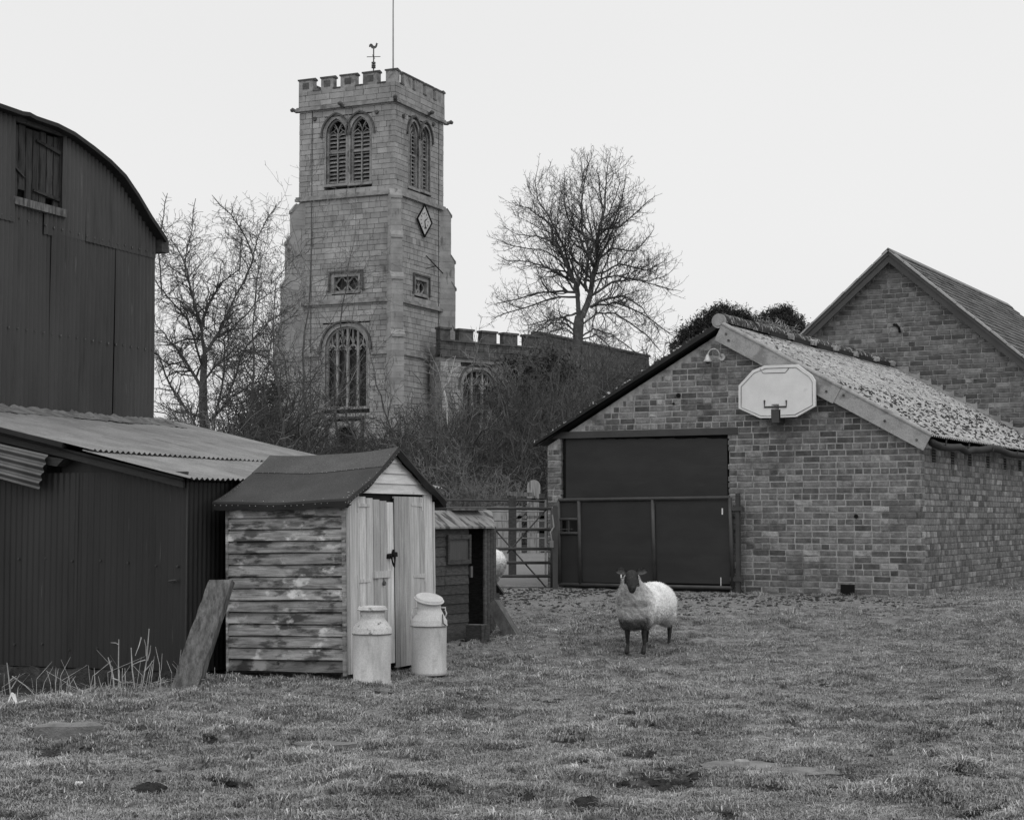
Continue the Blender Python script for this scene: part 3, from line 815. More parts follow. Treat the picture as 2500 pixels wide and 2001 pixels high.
for (d_, s_, nm) in ((bd, 1, 0), (bdl, -1, 0)):     # barge boards and pale verge slips
    mb = MB(); n_ = Vector((s_ * bsl, 0, 1)).normalized()
    P_ = Vector((BX, -.20, BZ + .10)); q = P_ + d_ * blen
    v = [P_, q, q - n_ * .155, P_ - Vector((0, 0, .155 / n_.z))]; v = v + [a + Vector((0, .035, 0)) for a in v]
    f = [(0, 3, 2, 1), (4, 5, 6, 7), (0, 1, 5, 4), (2, 3, 7, 6), (0, 4, 7, 3), (1, 2, 6, 5)]
    if s_ < 0: f = [t[::-1] for t in f]
    mb.add(v, f); mb.build('barge_board', M['lintel'], B)
    mb = MB()
    k = 0.0
    while k < blen - .2:
        l_ = rnd.uniform(.35, .5)
        a = P_ + d_ * k + n_ * (.005 + rnd.uniform(0, .008)) + Vector((0, -.03 - rnd.uniform(0, .015), 0)); b_ = P_ + d_ * min(k + l_ - .01, blen) + n_ * .01 + Vector((0, -.035, 0))
        v = [a, b_, b_ + n_ * .03, a + n_ * .035]; v = v + [t + Vector((0, .16, 0)) for t in v]
        f2 = [t[::-1] for t in f]
        mb.add(v, f2); k += l_
    mb.build('verge_slip', M['verge'], B)
p = BFm.on(2190, 800, 1, -.02)
mb = MB(); mb.tube([(p.x - .06, -.03, p.z + .06), (p.x, -.06, p.z + .05), (p.x + .05, -.05, p.z - .02), (p.x + .05, -.02, p.z - .09)], .025, 8); mb.build('iron_hook', M['black'], B)
# stepped mortar flashing where the low roof meets the barn wall
mb = MB()
for k in range(14):
    t_ = .1 + k * .235
    c_ = Vector((0, 0, 0)) + Vector((abs(GXC) * t_ / 3.3, 0, 0))
    x = k * .21 + .05
    z = RZ - (RZ - EZ) * x / abs(GXC) + .08
    mb.prism([(x, z - .1), (x + .25, z - .22), (x + .25, z + .02), (x + .19, z - .02), (x + .04, z + .02)], -.03, 0.008, 1)
fl = mb.build('flashing', M['asbestos'], B)
# ================================================================ DUTCH BARN (arched roof) and its LEAN-TO
LN = Frame(-2.96, 15.70, 0.0, -21.7)
GXB = -3.28                                   # the barn's gable plane, local x
arch_px = [(83, 284), (136, 302), (177, 323), (224, 357), (266, 391), (302, 427), (334, 474), (365, 526), (404, 584)]
arch = [LN.on(a, b, 0, GXB + .10) for a, b in arch_px]
arch = [(p.y, p.z) for p in arch]
yc = arch[0][0] - .12                         # crown of the arch
zc = arch[0][1] + .015
arch = [(yc, zc)] + arch
full = [(2 * yc - y, z) for y, z in arch[::-1]] + arch[1:]
ye = LN.on(375, 800, 0, GXB).y; yl = 2 * yc - ye
def arch_z(y):
    y = yc + abs(y - yc)
    for (a, b) in zip(arch[:-1], arch[1:]):
        if y <= b[0]: return a[1] + (b[1] - a[1]) * (y - a[0]) / max(b[0] - a[0], 1e-6)
    return arch[-1][1]
DBF = Frame(*LN.w(GXB, 0, 0), -21.7)
D_ = root('dutch_barn', DBF, 'tall dark corrugated iron barn with arched roof and broken wooden loft hatch', 'barn')
zo = (LN.on(151, 572, 0, GXB).z + LN.on(370, 626, 0, GXB).z) / 2
zb = 2.30
def gsheet(ya, yb, z0f, z1f, off, sh, seed, name='iron_sheet', pitch=.076, amp=.0125, mt='iron_sheet', rows=14):
    mb = MB(); n = int((yb - ya) / pitch * 6); r_ = random.Random(seed); w1 = r_.uniform(0, 6)
    P = []
    for i in range(rows + 1):
        row = []
        for k in range(n + 1):
            y = ya + (yb - ya) * k / n; a, b = z0f(y), z1f(y)
            z = a + (b - a) * i / rows
            x = off + amp * math.sin(2 * math.pi * y / pitch) + .006 * math.sin(z * 1.7 + w1 + y * 2)
            row.append((x, y, z))
        P.append(row)
    mb.grid(P, sh)
    return mb.build(name, M[mt], D_, smooth=True)
zt_in = lambda y: arch_z(y) - .035
hy0, hy1 = LN.on(31, 400, 0, GXB).y, LN.on(153, 400, 0, GXB).y
hz0 = (LN.on(31, 491, 0, GXB).z + LN.on(150, 524, 0, GXB).z) / 2
hz1 = (LN.on(31, 300, 0, GXB).z + LN.on(153, 342, 0, GXB).z) / 2
edges = [LN.on(x, 800, 0, GXB).y for x in (-240, -160, -85, -10, 55, 122, 201, 279)] + [ye]
for i, (a, b) in enumerate(zip(edges[:-1], edges[1:])):
    top_l = (lambda y: zo + .03) if b > hy1 + .05 else (lambda y: min(hz0 + .02, zt_in(y)))
    gsheet(a - .03, b, lambda y: zb, top_l, .003 + .009 * (i % 2), rnd.uniform(-.25, .2), 50 + i)
up = [hy1 - .02, hy1 + .42, hy1 + .92, ye + .0]
up = [u for u in up if u < ye] + ([ye] if up[-1] >= ye else [])
up = sorted(set([round(min(u, ye), 3) for u in up]))
for i, (a, b) in enumerate(zip(up[:-1], up[1:])):
    gsheet(a - .02, b, lambda y: zo - .02, zt_in, .022 + .008 * (i % 2), rnd.uniform(-.1, .3), 70 + i)
zlo = LN.on(10, 538, 0, GXB).z
gsheet(hy1 - .35, hy1 + .005, lambda y: zo - .05, lambda y: hz0 + .02, .012, -.05, 79, rows=3)
gsheet(yl, hy0 - .55, lambda y: zb, zt_in, .0, -.1, 80)
gsheet(hy0 - .56, hy0 + .01, lambda y: zlo, zt_in, .026, .15, 81)
# hatch: recessed rotten boards, bars, sill, head
hw = hy1 - hy0
ht = bpy.data.objects.new('loft_hatch', None); COL.objects.link(ht); ht.parent = D_
mb = MB(); mb.box(-.10, -.09, hy0, hy1, hz0, min(zt_in(hy0), zt_in(hy1)) + .1); mb.build('dark_gap', M['black'], ht)
nb = 7; r_ = random.Random(12)
for k in range(nb):
    a = hy0 + .01 + (hw - .02) * k / nb; b = hy0 + .01 + (hw - .02) * (k + 1) / nb - .006
    mb = MB()
    zt = hz1 + .02 + r_.uniform(-.03, .01); z_b = hz0 + (.16 if k == 1 else .10 if k == 5 else .02) + r_.uniform(0, .05)
    pts = []
    for q in range(9):
        pts.append((a + r_.uniform(0, .012), z_b + (zt - z_b) * q / 8))
    for q in range(9):
        pts.append((b - r_.uniform(0, .014), zt - (zt - z_b) * q / 8))
    mb.prism(pts, -.05 + r_.uniform(-.008, .008), -.028, 0, shade=r_.uniform(-.5, .5)); mb.build('board', M['hatchwood'], ht)
def bar(y0_, z0_, y1_, z1_, w=.022, x=-.02):
    mb = MB(); d = Vector((0, y1_ - y0_, z1_ - z0_)).normalized(); n = Vector((0, -d.z, d.y))
    P_ = [Vector((x, y0_, z0_)) + n * w, Vector((x, y0_, z0_)) - n * w, Vector((x, y1_, z1_)) - n * w * .6, Vector((x, y1_, z1_)) + n * w * .6]
    P_ = P_ + [p + Vector((.018, 0, 0)) for p in P_]
    mb.add(P_, [(0, 1, 2, 3), (7, 6, 5, 4), (0, 4, 5, 1), (1, 5, 6, 2), (2, 6, 7, 3), (3, 7, 4, 0)])
    mb.build('strap', M['plinth'], ht)
bar(hy1 - .02, hz1 - .16, hy1 - .46, hz1 - .10); bar(hy1 - .03, hz0 + .16, hy1 - .50, hz0 + .19); bar(hy0 + .0, hz0 + .42, hy0 + .22, hz0 + .30, .014)
mb = MB(); mb.box(-.01, .055, hy0 - .02, hy1 + .02, hz0 - .035, hz0 + .055, jit=.006, rnd=r_); mb.build('sill', M['plank'], ht)
mb = MB(); mb.box(-.02, .03, hy0 - .01, hy1, hz1 + .03, hz1 + .12, jit=.004, rnd=r_); mb.build('head_board', M['darkwood'], ht)
for y in (hy0, hy1 - .03): 
    mb = MB(); mb.box(-.06, .012, y, y + .03, hz0, zt_in(y)); mb.build('jamb', M['hatchwood'], ht)
# arched roof shell
mb = MB()
ring_o = [(y, z) for y, z in full]
P = []
def shell(off, x): return [(x, y + off * (0 if abs(y - yc) < .01 else (y - yc) / 4), z + off) for y, z in ring_o]
xs = np.linspace(.14, -9, 24)
mb.grid([[p for p in shell(0, x)] for x in xs][::-1])
mb.grid([[p for p in shell(-.045, x)] for x in xs])
mb.grid([shell(0, .14), shell(-.045, .14)])
mb.build('arched_roof', M['roof_edge'], D_, smooth=False)
mb = MB(); mb.box(-.5, .10, ye + .01, ye + .16, arch_z(ye) - .22, arch_z(ye) - .06); mb.build('beam_end', M['darkwood'], D_)
mb = MB(); mb.box(-9, -.02, ye - .02, ye + .0, 0, arch_z(ye) - .05); mb.box(-9, -.02, yl, yl + .02, 0, arch_z(yl) - .05); mb.prism([(yl, 0), (ye, 0)] + [(y, z - .05) for y, z in full[::-1]], -9.0, -8.98, 0)
mb.build('side_wall', M['iron_sheet'], D_)
mb = MB(); mb.box(-.06, -.02, yl, ye, -.3, 2.5); mb.build('lower_wall', M['iron_lean'], D_)
mb = MB()      # rows of nail heads
for zr in (LN.on(250, 835, 0, GXB).z, zo + .05, zb + .25):
    for y in np.arange(hy0 - .5, ye, .076 * 2):
        mb.box(.012, .026, y - .007, y + .007, zr - .007 + rnd.uniform(-.01, .01), zr + .007)
mb.build('nail', M['galv'], D_, kind='stuff')
# ---- lean-to
ZT, ZE, XE = 2.56, 1.80, .13
LT = root('lean_to_shed', LN, 'low dark corrugated iron lean-to with grey roof against the arched barn', 'lean-to')
YN, YF_ = -.16, 5.4
rs_ = (ZE - ZT) / (XE - GXB)
def rz(x): return ZT + rs_ * (x - GXB)
dr = Vector((1, 0, rs_)).normalized(); nr = Vector((-rs_, 0, 1)).normalized()
xo = -.92
lroof = bpy.data.objects.new('roof', None); COL.objects.link(lroof); lroof.parent = LT
y = YN; k = 0
while y < YF_:
    w_ = min(.63, YF_ - y)
    mb = MB(); corrugate(mb, (xo - .12, y, rz(xo - .12)), (0, 1, 0), dr, w_ + .02, (XE - xo + .12) / dr.x, .09, .0125, nr, 6, 5, rnd.uniform(-.1, .3), (y - YN) / .09, .004, k)
    mb.build('roof_sheet', M['iron_roof'], lroof, smooth=True)
    mb = MB(); xa = GXB - (.55 if y > 4.3 else 0)
    corrugate(mb, Vector((xa, y, rz(xa))) + nr * .028, (0, 1, 0), dr, w_ + .02, (xo - xa) / dr.x, .09, .0125, nr, 6, 8, rnd.uniform(-.1, .2), (y - YN) / .09, .006, k + 9)
    mb.build('roof_sheet', M['iron_roof'], lroof, smooth=True)
    y += .63; k += 1
mb = MB(); 
mb.add([(GXB, YN + .05, ZT - .05), (XE - .1, YN + .05, rz(XE - .1) - .05), (XE - .1, YF_, rz(XE - .1) - .05), (GXB, YF_, ZT - .05)], [(0, 3, 2, 1)])
mb.build('roof_lining', M['black'], lroof)
# near verge edge (ragged) and fascia
def vstrip(x0, x1, ztop, zbot, y0, y1, name, mt):
    mb = MB()
    v = [(x0, y0, rz(x0) + ztop), (x1, y0, rz(x1) + ztop), (x1, y0, rz(x1) + zbot), (x0, y0, rz(x0) + zbot)]
    v += [(a, y1, c) for a, b, c in v]
    mb.add(v, [(0, 3, 2, 1), (4, 5, 6, 7), (0, 1, 5, 4), (3, 7, 6, 2), (0, 4, 7, 3), (1, 2, 6, 5)])
    return mb.build(name, M[mt], LT)
vstrip(GXB, XE - .12, -.028, -.115, -.09, -.06, 'fascia_board', 'fascia')
vstrip(GXB, -1.25, .03, -.016, YN - .02, YN + .05, 'verge_trim', 'roof_edge')
# front wall sheets
wt = LN.on(250, 1153, 1, 0).z
seam = [LN.on(x, 1400, 1, 0).x for x in (60, 190, 325, 457)]
seam[-1] = 0.0
xs_ = [-3.28, -2.75, -2.25] + [s for s in seam]
for i, (a, b) in enumerate(zip(xs_[:-1], xs_[1:])):
    mb = MB()
    n = int((b - a + .03) / .066 * 6); P = []
    for r0 in range(13):
        z = .02 + (wt - .02) * r0 / 12
        P.append([(a - .03 + (b - a + .03) * q / n, -(.006 * (1 if i % 2 else 0)) - .0052 * math.sin(2 * math.pi * q / 6) + .005 * math.sin(z * 2 + i), z + (rnd.uniform(-.006, .006) if r0 == 0 else 0)) for q in range(n + 1)])
    mb.grid(P, rnd.uniform(-.25, .2)); mb.build('wall_sheet', M['iron_lean'], LT, smooth=True)
# set-back upper sheet, dark gap
mb = MB(); mb.prism([(-3.2, wt - .2), (-.05, wt - .2), (-.05, rz(-.05) - .12), (-3.2, rz(-3.2) - .12)], .05, .06, 1); mb.build('upper_sheet', M['iron_lean'], LT)
mb = MB(); a = LN.on(112, 1150, 1, .02); b = LN.on(146, 1130, 1, .02); mb.box(a.x, b.x, .03, .045, wt - .02, b.z + .02); mb.build('dark_gap', M['black'], LT)
# side wall under the eave
mb = MB()
for k in range(5):
    mb = MB(); corrugate(mb, (0.0 + .004 * (k % 2), k * .75, .02), (0, 1, 0), (0, 0, 1), .77, rz(0) - .04, .076, .010, (1, 0, 0), 6, 4, rnd.uniform(-.5, -.1), 0, .004, k)
    mb.build('wall_sheet', M['iron_lean'], LT, smooth=True)
mb = MB(); mb.tube([(0.004, -.006, .02), (.002, -.006, wt)], .009, 6); mb.build('corner_strip', M['iron_sheet'], LT)
mb = MB(); mb.box(-3.28, -.02, .04, .05, -.5, wt); mb.box(-.05, -.04, .04, 3.7, -.3, rz(0) - .1); mb.build('inner_wall', M['black'], LT)
# plinth, rough and broken
mb = MB()
n = 70; top_, bot_ = [], []
P = []
for r0 in range(9):
    z = .05 - .55 * r0 / 8
    P.append([(-3.3 + 3.42 * q / n, -.05 - .05 * r0 / 8 - .05 * (float(fbm(q * .31, r0 * .6, 1, 3, 5)) - .5), z + (.0 if r0 else .01 * math.sin(q))) for q in range(n + 1)])
mb.grid(P[::-1]); mb.add([P[0][0], P[0][-1], (P[0][-1][0], .03, .05), (P[0][0][0], .03, .05)], [(0, 1, 2, 3)])
mb.build('plinth', M['plinth'], LT)
# nails on the wall
mb = MB()
for row in (((46, 1364), (111, 1362), (176, 1369), (245, 1368), (312, 1373), (381, 1380), (433, 1382)), ((35, 1572), (103, 1571), (169, 1585), (237, 1582))):
    for (px, py) in row:
        p = LN.on(px, py, 1, -.012); mb.tube([(p.x, -.022, p.z), (p.x, -.005, p.z)], .010, 8)
p = LN.on(423, 1418, 1, -.01); mb.tube([(p.x - .03, -.03, p.z), (p.x + .06, -.05, p.z + .01)], .012, 6)
mb.build('nail', M['iron_sheet'], LT, kind='stuff')
# loose corrugated patch under the verge, and the rafter end
c_ = [LN.on(a, b, 1, -.14) for a, b in ((-60, 1070), (118, 1110), (97, 1194), (-60, 1152))]
mb = MB()
n = 30; P = []
for q in range(n + 1):
    t_ = q / n; l_ = c_[0] + (c_[3] - c_[0]) * t_; r__ = c_[1] + (c_[2] - c_[1]) * t_
    off = .018 * math.sin(t_ * 2 * math.pi * 4.3 + 1.2)
    P.append([(l_ + (r__ - l_) * (s_ / 10)) + Vector((0, off - .02 * (s_ / 10), 0)) for s_ in range(11)])
mb.grid(P[::-1]); mb.build('loose_corrugated_sheet', M['galv'], LT, smooth=True)
mb = MB(); pts = [LN.on(a, b, 1, -.10) for a, b in ((100, 1112), (157, 1120), (140, 1138), (100, 1132))]
mb.prism([(p.x, p.z) for p in pts], -.11, .1, 1); mb.build('rafter_end', M['fascia'], LT)
# cracked mortar fillet between roof and barn
mb = MB(); n = 120; P = []
for j in range(5):
    row = []
    for q in range(n + 1):
        y = -.1 + (4.9) * q / n
        e_ = float(fbm(q * .9, 3, 1, 4, 8)) - .5; f_ = float(fbm(q * .7, 9, 1, 4, 8)) - .5
        top_e = .045 + .07 * e_; out_e = .24 + .22 * f_
        x = GXB + .02 + out_e * (j / 4); z = rz(GXB) + .04 + top_e * (1 - j / 4) ** 1.5 + (rs_ * out_e * j / 4) + .012 * (float(fbm(q * 1.3, j * 1.3, 1, 2, 3)) - .5)
        row.append((x, y, z))
    P.append(row)
mb.grid(P); mb.build('mortar_fillet', M['mastic'], LT)

# ================================================================ GARDEN SHED
SH = Frame(-1.47, 15.45, 0.0, -23, -1.0)
SW, SD = 1.26, 1.75                           # along the boarded side, along the doors
S = root('garden_shed', SH, 'small wooden shed with sagging black felt roof and pale double doors', 'shed')
def sz(zx, zy, ax=0, v=0.0): return SH.on(520 + zx * .3708, 1060 + zy * .3708, ax, v)
z_lo = sz(480, 1558, 1).z; z_hi = sz(480, 480, 1).z
xl = sz(107, 1000, 1).x; xr = -.022
SW = -xl
nbd = 14; bh = (z_hi + .02 - z_lo) / nbd
r_ = random.Random(31)
side = bpy.data.objects.new('side_wall', None); COL.objects.link(side); side.parent = S
for k in range(nbd):
    z0_ = z_lo + k * bh; mb = MB()
    sg = [r_.uniform(-.003, .003) for _ in range(4)]
    n = 8; top_r, bot_r, bk = [], [], []
    for q in range(n + 1):
        x = xl + (xr - xl) * q / n; w_ = .003 * math.sin(q * .8 + k * 1.7)
        bot_r.append((x, -.026 + sg[0] - .002 * math.sin(q + k), z0_ + w_)); bk.append((x, .015, z0_ + w_ + .004))
        top_r.append((x, -.010, z0_ + bh - .015 + w_))
    mb.grid([bk, bot_r, top_r, [(a, .014, c + .001) for a, b, c in top_r], [(a, .016, c + .03) for a, b, c in top_r]]); 
    mb.build('weatherboard', M['shedside'], side).data.attributes.get('shade')
    me = side.children[-1].data if False else None
for i, o in enumerate(list(side.children)):
    a = o.data.attributes.new('shade', 'FLOAT', 'POINT'); v_ = (-.45 if i == 0 else r_.uniform(-.22, .22)); a.data.foreach_set('value', [v_] * len(o.data.vertices))
mb = MB(); mb.box(xl - .005, -.005, .022, .03, z_lo - .02, z_hi + .0); mb.box(-.02, -.008, .02, SD, z_lo, z_hi + .05); mb.box(xl, 0, SD - .02, SD, z_lo, z_hi + .0); mb.box(xl - .003, xl + .02, .02, SD, z_lo, z_hi + .0); mb.build('inner_lining', M['darkwood'], S)
mb = MB(); mb.box(xl - .02, xl + .004, -.028, .015, z_lo - .01, z_hi + .0); mb.build('corner_board', M['shedside'], S)
mb = MB(); mb.box(-.026, .004, -.030, -.001, z_lo - .03, z_hi + .02); mb.build('corner_board', M['shedside'], S)
# front: boards of the doors
yR = sz(1450, 700).y; zd1 = sz(1170, 400).z; zd0 = sz(1210, 1520).z
zd0 = z_lo - .01
SD = yR
front = bpy.data.objects.new('front_wall', None); COL.objects.link(front); front.parent = S
def vboard(y0_, y1_, za, zb_, x=0, th=.016, par=front, sh=None, name='board', mt='shedfront', lean=0):
    mb = MB(); v = [(x, y0_ + .0015, za), (x, y1_ - .0015, za), (x, y1_ - .0015 + lean, zb_), (x, y0_ + .0015 + lean, zb_)]
    e_ = .004
    fr = [(x + th, y0_ + .0015 + e_, za), (x + th, y1_ - .0015 - e_, za), (x + th, y1_ - .0015 - e_ + lean, zb_), (x + th, y0_ + .0015 + e_ + lean, zb_)]
    mb.add(v + fr, [(0, 3, 2, 1), (4, 5, 6, 7), (0, 1, 5, 4), (2, 3, 7, 6), (1, 2, 6, 5), (3, 0, 4, 7)], r_.uniform(-.35, .35) if sh is None else sh)
    return mb.build(name, M[mt], par)
yj0, yj1 = sz(885, 700).y, sz(952, 700).y
ym = sz(1172, 700).y; yj2 = sz(1382, 700).y
vboard(0.0, yj0, z_lo - .02, z_hi + .05, .004)
vboard(yj0, yj1, z_lo - .02, zd1 + .02, .006)
vboard(yj2, yR - .05, z_lo - .02, zd1 + .02, .002); vboard(yR - .05, yR, z_lo - .02, z_hi + .05, .006)
ld = bpy.data.objects.new('left_door', None); COL.objects.link(ld); ld.parent = S
ld.name = 'door'
rd = bpy.data.objects.new('door', None); COL.objects.link(rd); rd.parent = S
nL = 5
for k in range(nL):
    vboard(yj1 + .008 + (ym - yj1 - .012) * k / nL, yj1 + .008 + (ym - yj1 - .012) * (k + 1) / nL, zd0 + .03, zd1 - .02 - .012 * k, .004 + .004 * k, .014, ld, lean=-.006)
nR = 6
for k in range(nR):
    vboard(ym + .004 + (yj2 - ym - .01) * k / nR, ym + .004 + (yj2 - ym - .01) * (k + 1) / nR, zd0 - .02, zd1 - .012, .016 - .002 * k, .014, rd, sh=r_.uniform(-.5, .1))
mb = MB(); mb.box(.002, .034, ym - .010, ym + .006, zd0, zd1 - .03); mb.build('door_edge', M['black'], rd)
mb = MB(); mb.box(.0, .004, yj1, yj2, zd0 - .01, zd1 + .01); mb.build('dark_gap', M['black'], S)
# dark lower part is wood too: the open boot of the right door
def tstrap(zx0, zy0, zx1, zy1, base_at, par):
    a, b = sz(zx0, zy0, 0, .025), sz(zx1, zy1, 0, .025); mb = MB()
    zc_ = (a.z + b.z) / 2
    mb.prism([(a.y, zc_ - .012), (b.y, zc_ - .022 if base_at == 1 else zc_ - .012), (b.y, zc_ + .022 if base_at == 1 else zc_ + .012), (a.y, zc_ + .012 if base_at == 1 else zc_ + .022)], .020, .028, 0)
    yb = b.y if base_at else a.y
    mb.box(.018, .026, yb - .012, yb + .012, zc_ - .06, zc_ + .06)
    mb.build('hinge', M['shedfront'], par)
tstrap(953, 465, 1032, 470, 0, ld); tstrap(956, 962, 1040, 968, 0, ld); tstrap(1305, 462, 1378, 462, 1, rd); tstrap(1320, 938, 1395, 925, 1, rd)
a = sz(1065, 925, 0, .04); b = sz(1170, 925, 0, .04)
mb = MB(); mb.box(.02, .045, a.y, b.y, a.z - .03, a.z + .03); mb.build('ledge', M['shedfront'], ld)
vboard(sz(1065, 1000).y, sz(1100, 1000).y, zd0 + .2, a.z - .03, .022, .014, ld, -.2)
vboard(sz(1100, 1000).y + .01, sz(1160, 1000).y, zd0 + .2, a.z - .045, .020, .006, ld, -.3)
mb = MB(); c = sz(1178, 795, 0, .04)
mb.box(.03, .055, c.y - .09, c.y - .02, c.z - .03, c.z + .015, jit=.004); mb.box(.03, .06, c.y + .01, c.y + .08, c.z - .015, c.z + .03, jit=.004)
mb.tube([(.06, c.y - .06, c.z), (.07, c.y - .03, c.z - .09), (.065, c.y + .0, c.z - .11), (.06, c.y + .03, c.z)], .008, 6)
mb.tube([(.05, c.y - .0, c.z + .0), (.05, c.y + .02, c.z + .05)], .014, 6)
mb.build('padlock', M['black'], S)
c = sz(1125, 980, 0, .045); mb = MB(); mb.tube([(.045, c.y, c.z + .05), (.05, c.y, c.z)], .006, 5); mb.tube([(.04, c.y, c.z), (.06, c.y, c.z)], .02, 8); mb.build('latch', M['rust'], ld)
# gable boards
ya_ = yR / 2; zap = sz(1163, 118).z
EVZ = z_hi + .10
gz = [zd1 + .012] + [sz(1165, q).z for q in (325, 258, 190)] + [zap]
def gslope(z): return (zap - .02 - z) / ((zap - EVZ) / (ya_ + .0))
gable = bpy.data.objects.new('gable', None); COL.objects.link(gable); gable.parent = S
for k in range(4):
    za, zb_ = gz[k], gz[k + 1]
    ha, hb = min(gslope(za), ya_ - .005), max(min(gslope(zb_), ya_), .01)
    mb = MB(); v = [(0.028, ya_ - ha, za), (.028, ya_ + ha, za), (.012, ya_ + hb, zb_ + .006), (.012, ya_ - hb, zb_ + .006)]
    v += [(0.0, y_, z_) for x_, y_, z_ in v]
    mb.add(v, [(0, 1, 2, 3), (7, 6, 5, 4), (0, 4, 5, 1), (1, 5, 6, 2), (2, 6, 7, 3), (3, 7, 4, 0)], r_.uniform(-.2, .3)); mb.build('gable_board', M['shedgable'], gable)
# felt roof with sag; two slopes, cap strip and turned-down edges
FX0, FX1 = xl - .10, .09
EO = .12
def ridge(x): t_ = (x - FX0) / (FX1 - FX0); return zap + .045 - .035 * math.sin(math.pi * t_) - .035 * (1 - t_)
def eave(x, side): t_ = (x - FX0) / (FX1 - FX0); return EVZ - .035 - .018 * math.sin(math.pi * t_) + (.01 if side else 0)
def rpt(x, t_, side, lift=0):
    y0_, y1_ = ya_, (-EO if side == 0 else yR + EO)
    z = ridge(x) * (1 - t_) + eave(x, side) * t_ - .035 * math.sin(math.pi * t_) * (1 if side == 0 else .3)
    return (x, y0_ + (y1_ - y0_) * t_, z + lift + .004 * math.sin(x * 7 + t_ * 9))
mb = MB()
xsn = np.linspace(FX0, FX1, 17)
mb.grid([[rpt(x, t_, 0) for x in xsn] for t_ in np.linspace(0, 1, 13)][::-1]); 
mb.build('felt_sheet', M['felt'], S, smooth=True)
mb = MB(); mb.grid([[rpt(x, t_, 1) for x in xsn] for t_ in np.linspace(0, 1, 13)]); mb.build('felt_sheet', M['felt'], S, smooth=True)
mb = MB(); mb.cur = .9
mb.grid([[rpt(x, t_, 0, .006) for x in xsn] for t_ in np.linspace(0, .33, 6)][::-1]); mb.grid([[rpt(x, t_, 1, .006) for x in xsn] for t_ in np.linspace(0, .2, 4)])
mb.build('felt_cap_strip', M['felt'], S, smooth=True)
mb = MB()
def drop(p, dz, dx=0, dy=0): return (p[0] + dx, p[1] + dy, p[2] + dz)
e0 = [rpt(x, 1, 0) for x in xsn]; mb.grid([[drop(p, -.075 - .008 * math.sin(i * 1.3), 0, .012) for i, p in enumerate(e0)], [drop(p, -.02, 0, -.008) for p in e0], e0])
mb.grid([[drop(p, -.05, 0, .08) for p in e0], [drop(p, -.075, 0, .012) for p in e0]])
for side_ in (0, 1):
    g = [rpt(FX1, t_, side_) for t_ in np.linspace(0, 1, 13)]
    rows_ = [[drop(p, -.075 - .01 * math.sin(i * 1.1), -.02) for i, p in enumerate(g)], [drop(p, -.03, .012) for p in g], g]
    if side_ == 0: rows_ = rows_[::-1]
    mb.grid(rows_)
g = [rpt(FX0, t_, 0) for t_ in np.linspace(0, 1, 13)]; mb.grid([[drop(p, -.09) for p in g], g])
g = [rpt(x, 1, 1) for x in xsn]; mb.grid([g, [drop(p, -.08) for p in g]])
mb.build('felt_edge', M['felt_edge'], S, smooth=False)
mb = MB()
def nail(p):
    if rnd.random() < .2: return
    a, b = rnd.uniform(-.012, .012), rnd.uniform(-.008, .008); mb.box(p[0] - .0022 + a, p[0] + .0022 + a, p[1] - .0022 + b, p[1] + .0022 + b, p[2], p[2] + .003)
for x in np.arange(FX0 + .05, FX1, .065): nail(rpt(x, .33, 0, .006)); 
for x in np.arange(FX0 + .03, FX1, .062): p = rpt(x, 1, 0); (mb.box(p[0] - .0022, p[0] + .0022, p[1] - .011, p[1] - .006, p[2] - .035, p[2] - .031) if rnd.random() < .8 else None); 
for x in np.arange(FX0 + .1, FX1, .21): nail(rpt(x, .975, 0, .001))
for t_ in np.arange(.03, 1, .05): nail(rpt(FX1 - .02 - .006 * rnd.random(), t_, 0, .001)); nail(rpt(FX0 + .03, t_, 0, .001)); p = rpt(FX1, t_, 0); mb.box(p[0] + .008, p[0] + .014, p[1] - .002, p[1] + .002, p[2] - .035, p[2] - .031)
mb.build('clout_nail', M['nail'], S, kind='stuff')
mb = MB(); mb.box(xl + .05, -.05, .1, .18, z_lo - .09, z_lo - .02); mb.box(xl + .05, -.02, yR - .3, yR - .2, z_lo - .09, z_lo - .02); mb.box(-.06, .0, .0, .05, z_lo - .1, z_lo - .02); mb.build('bearer', M['darkwood'], S)

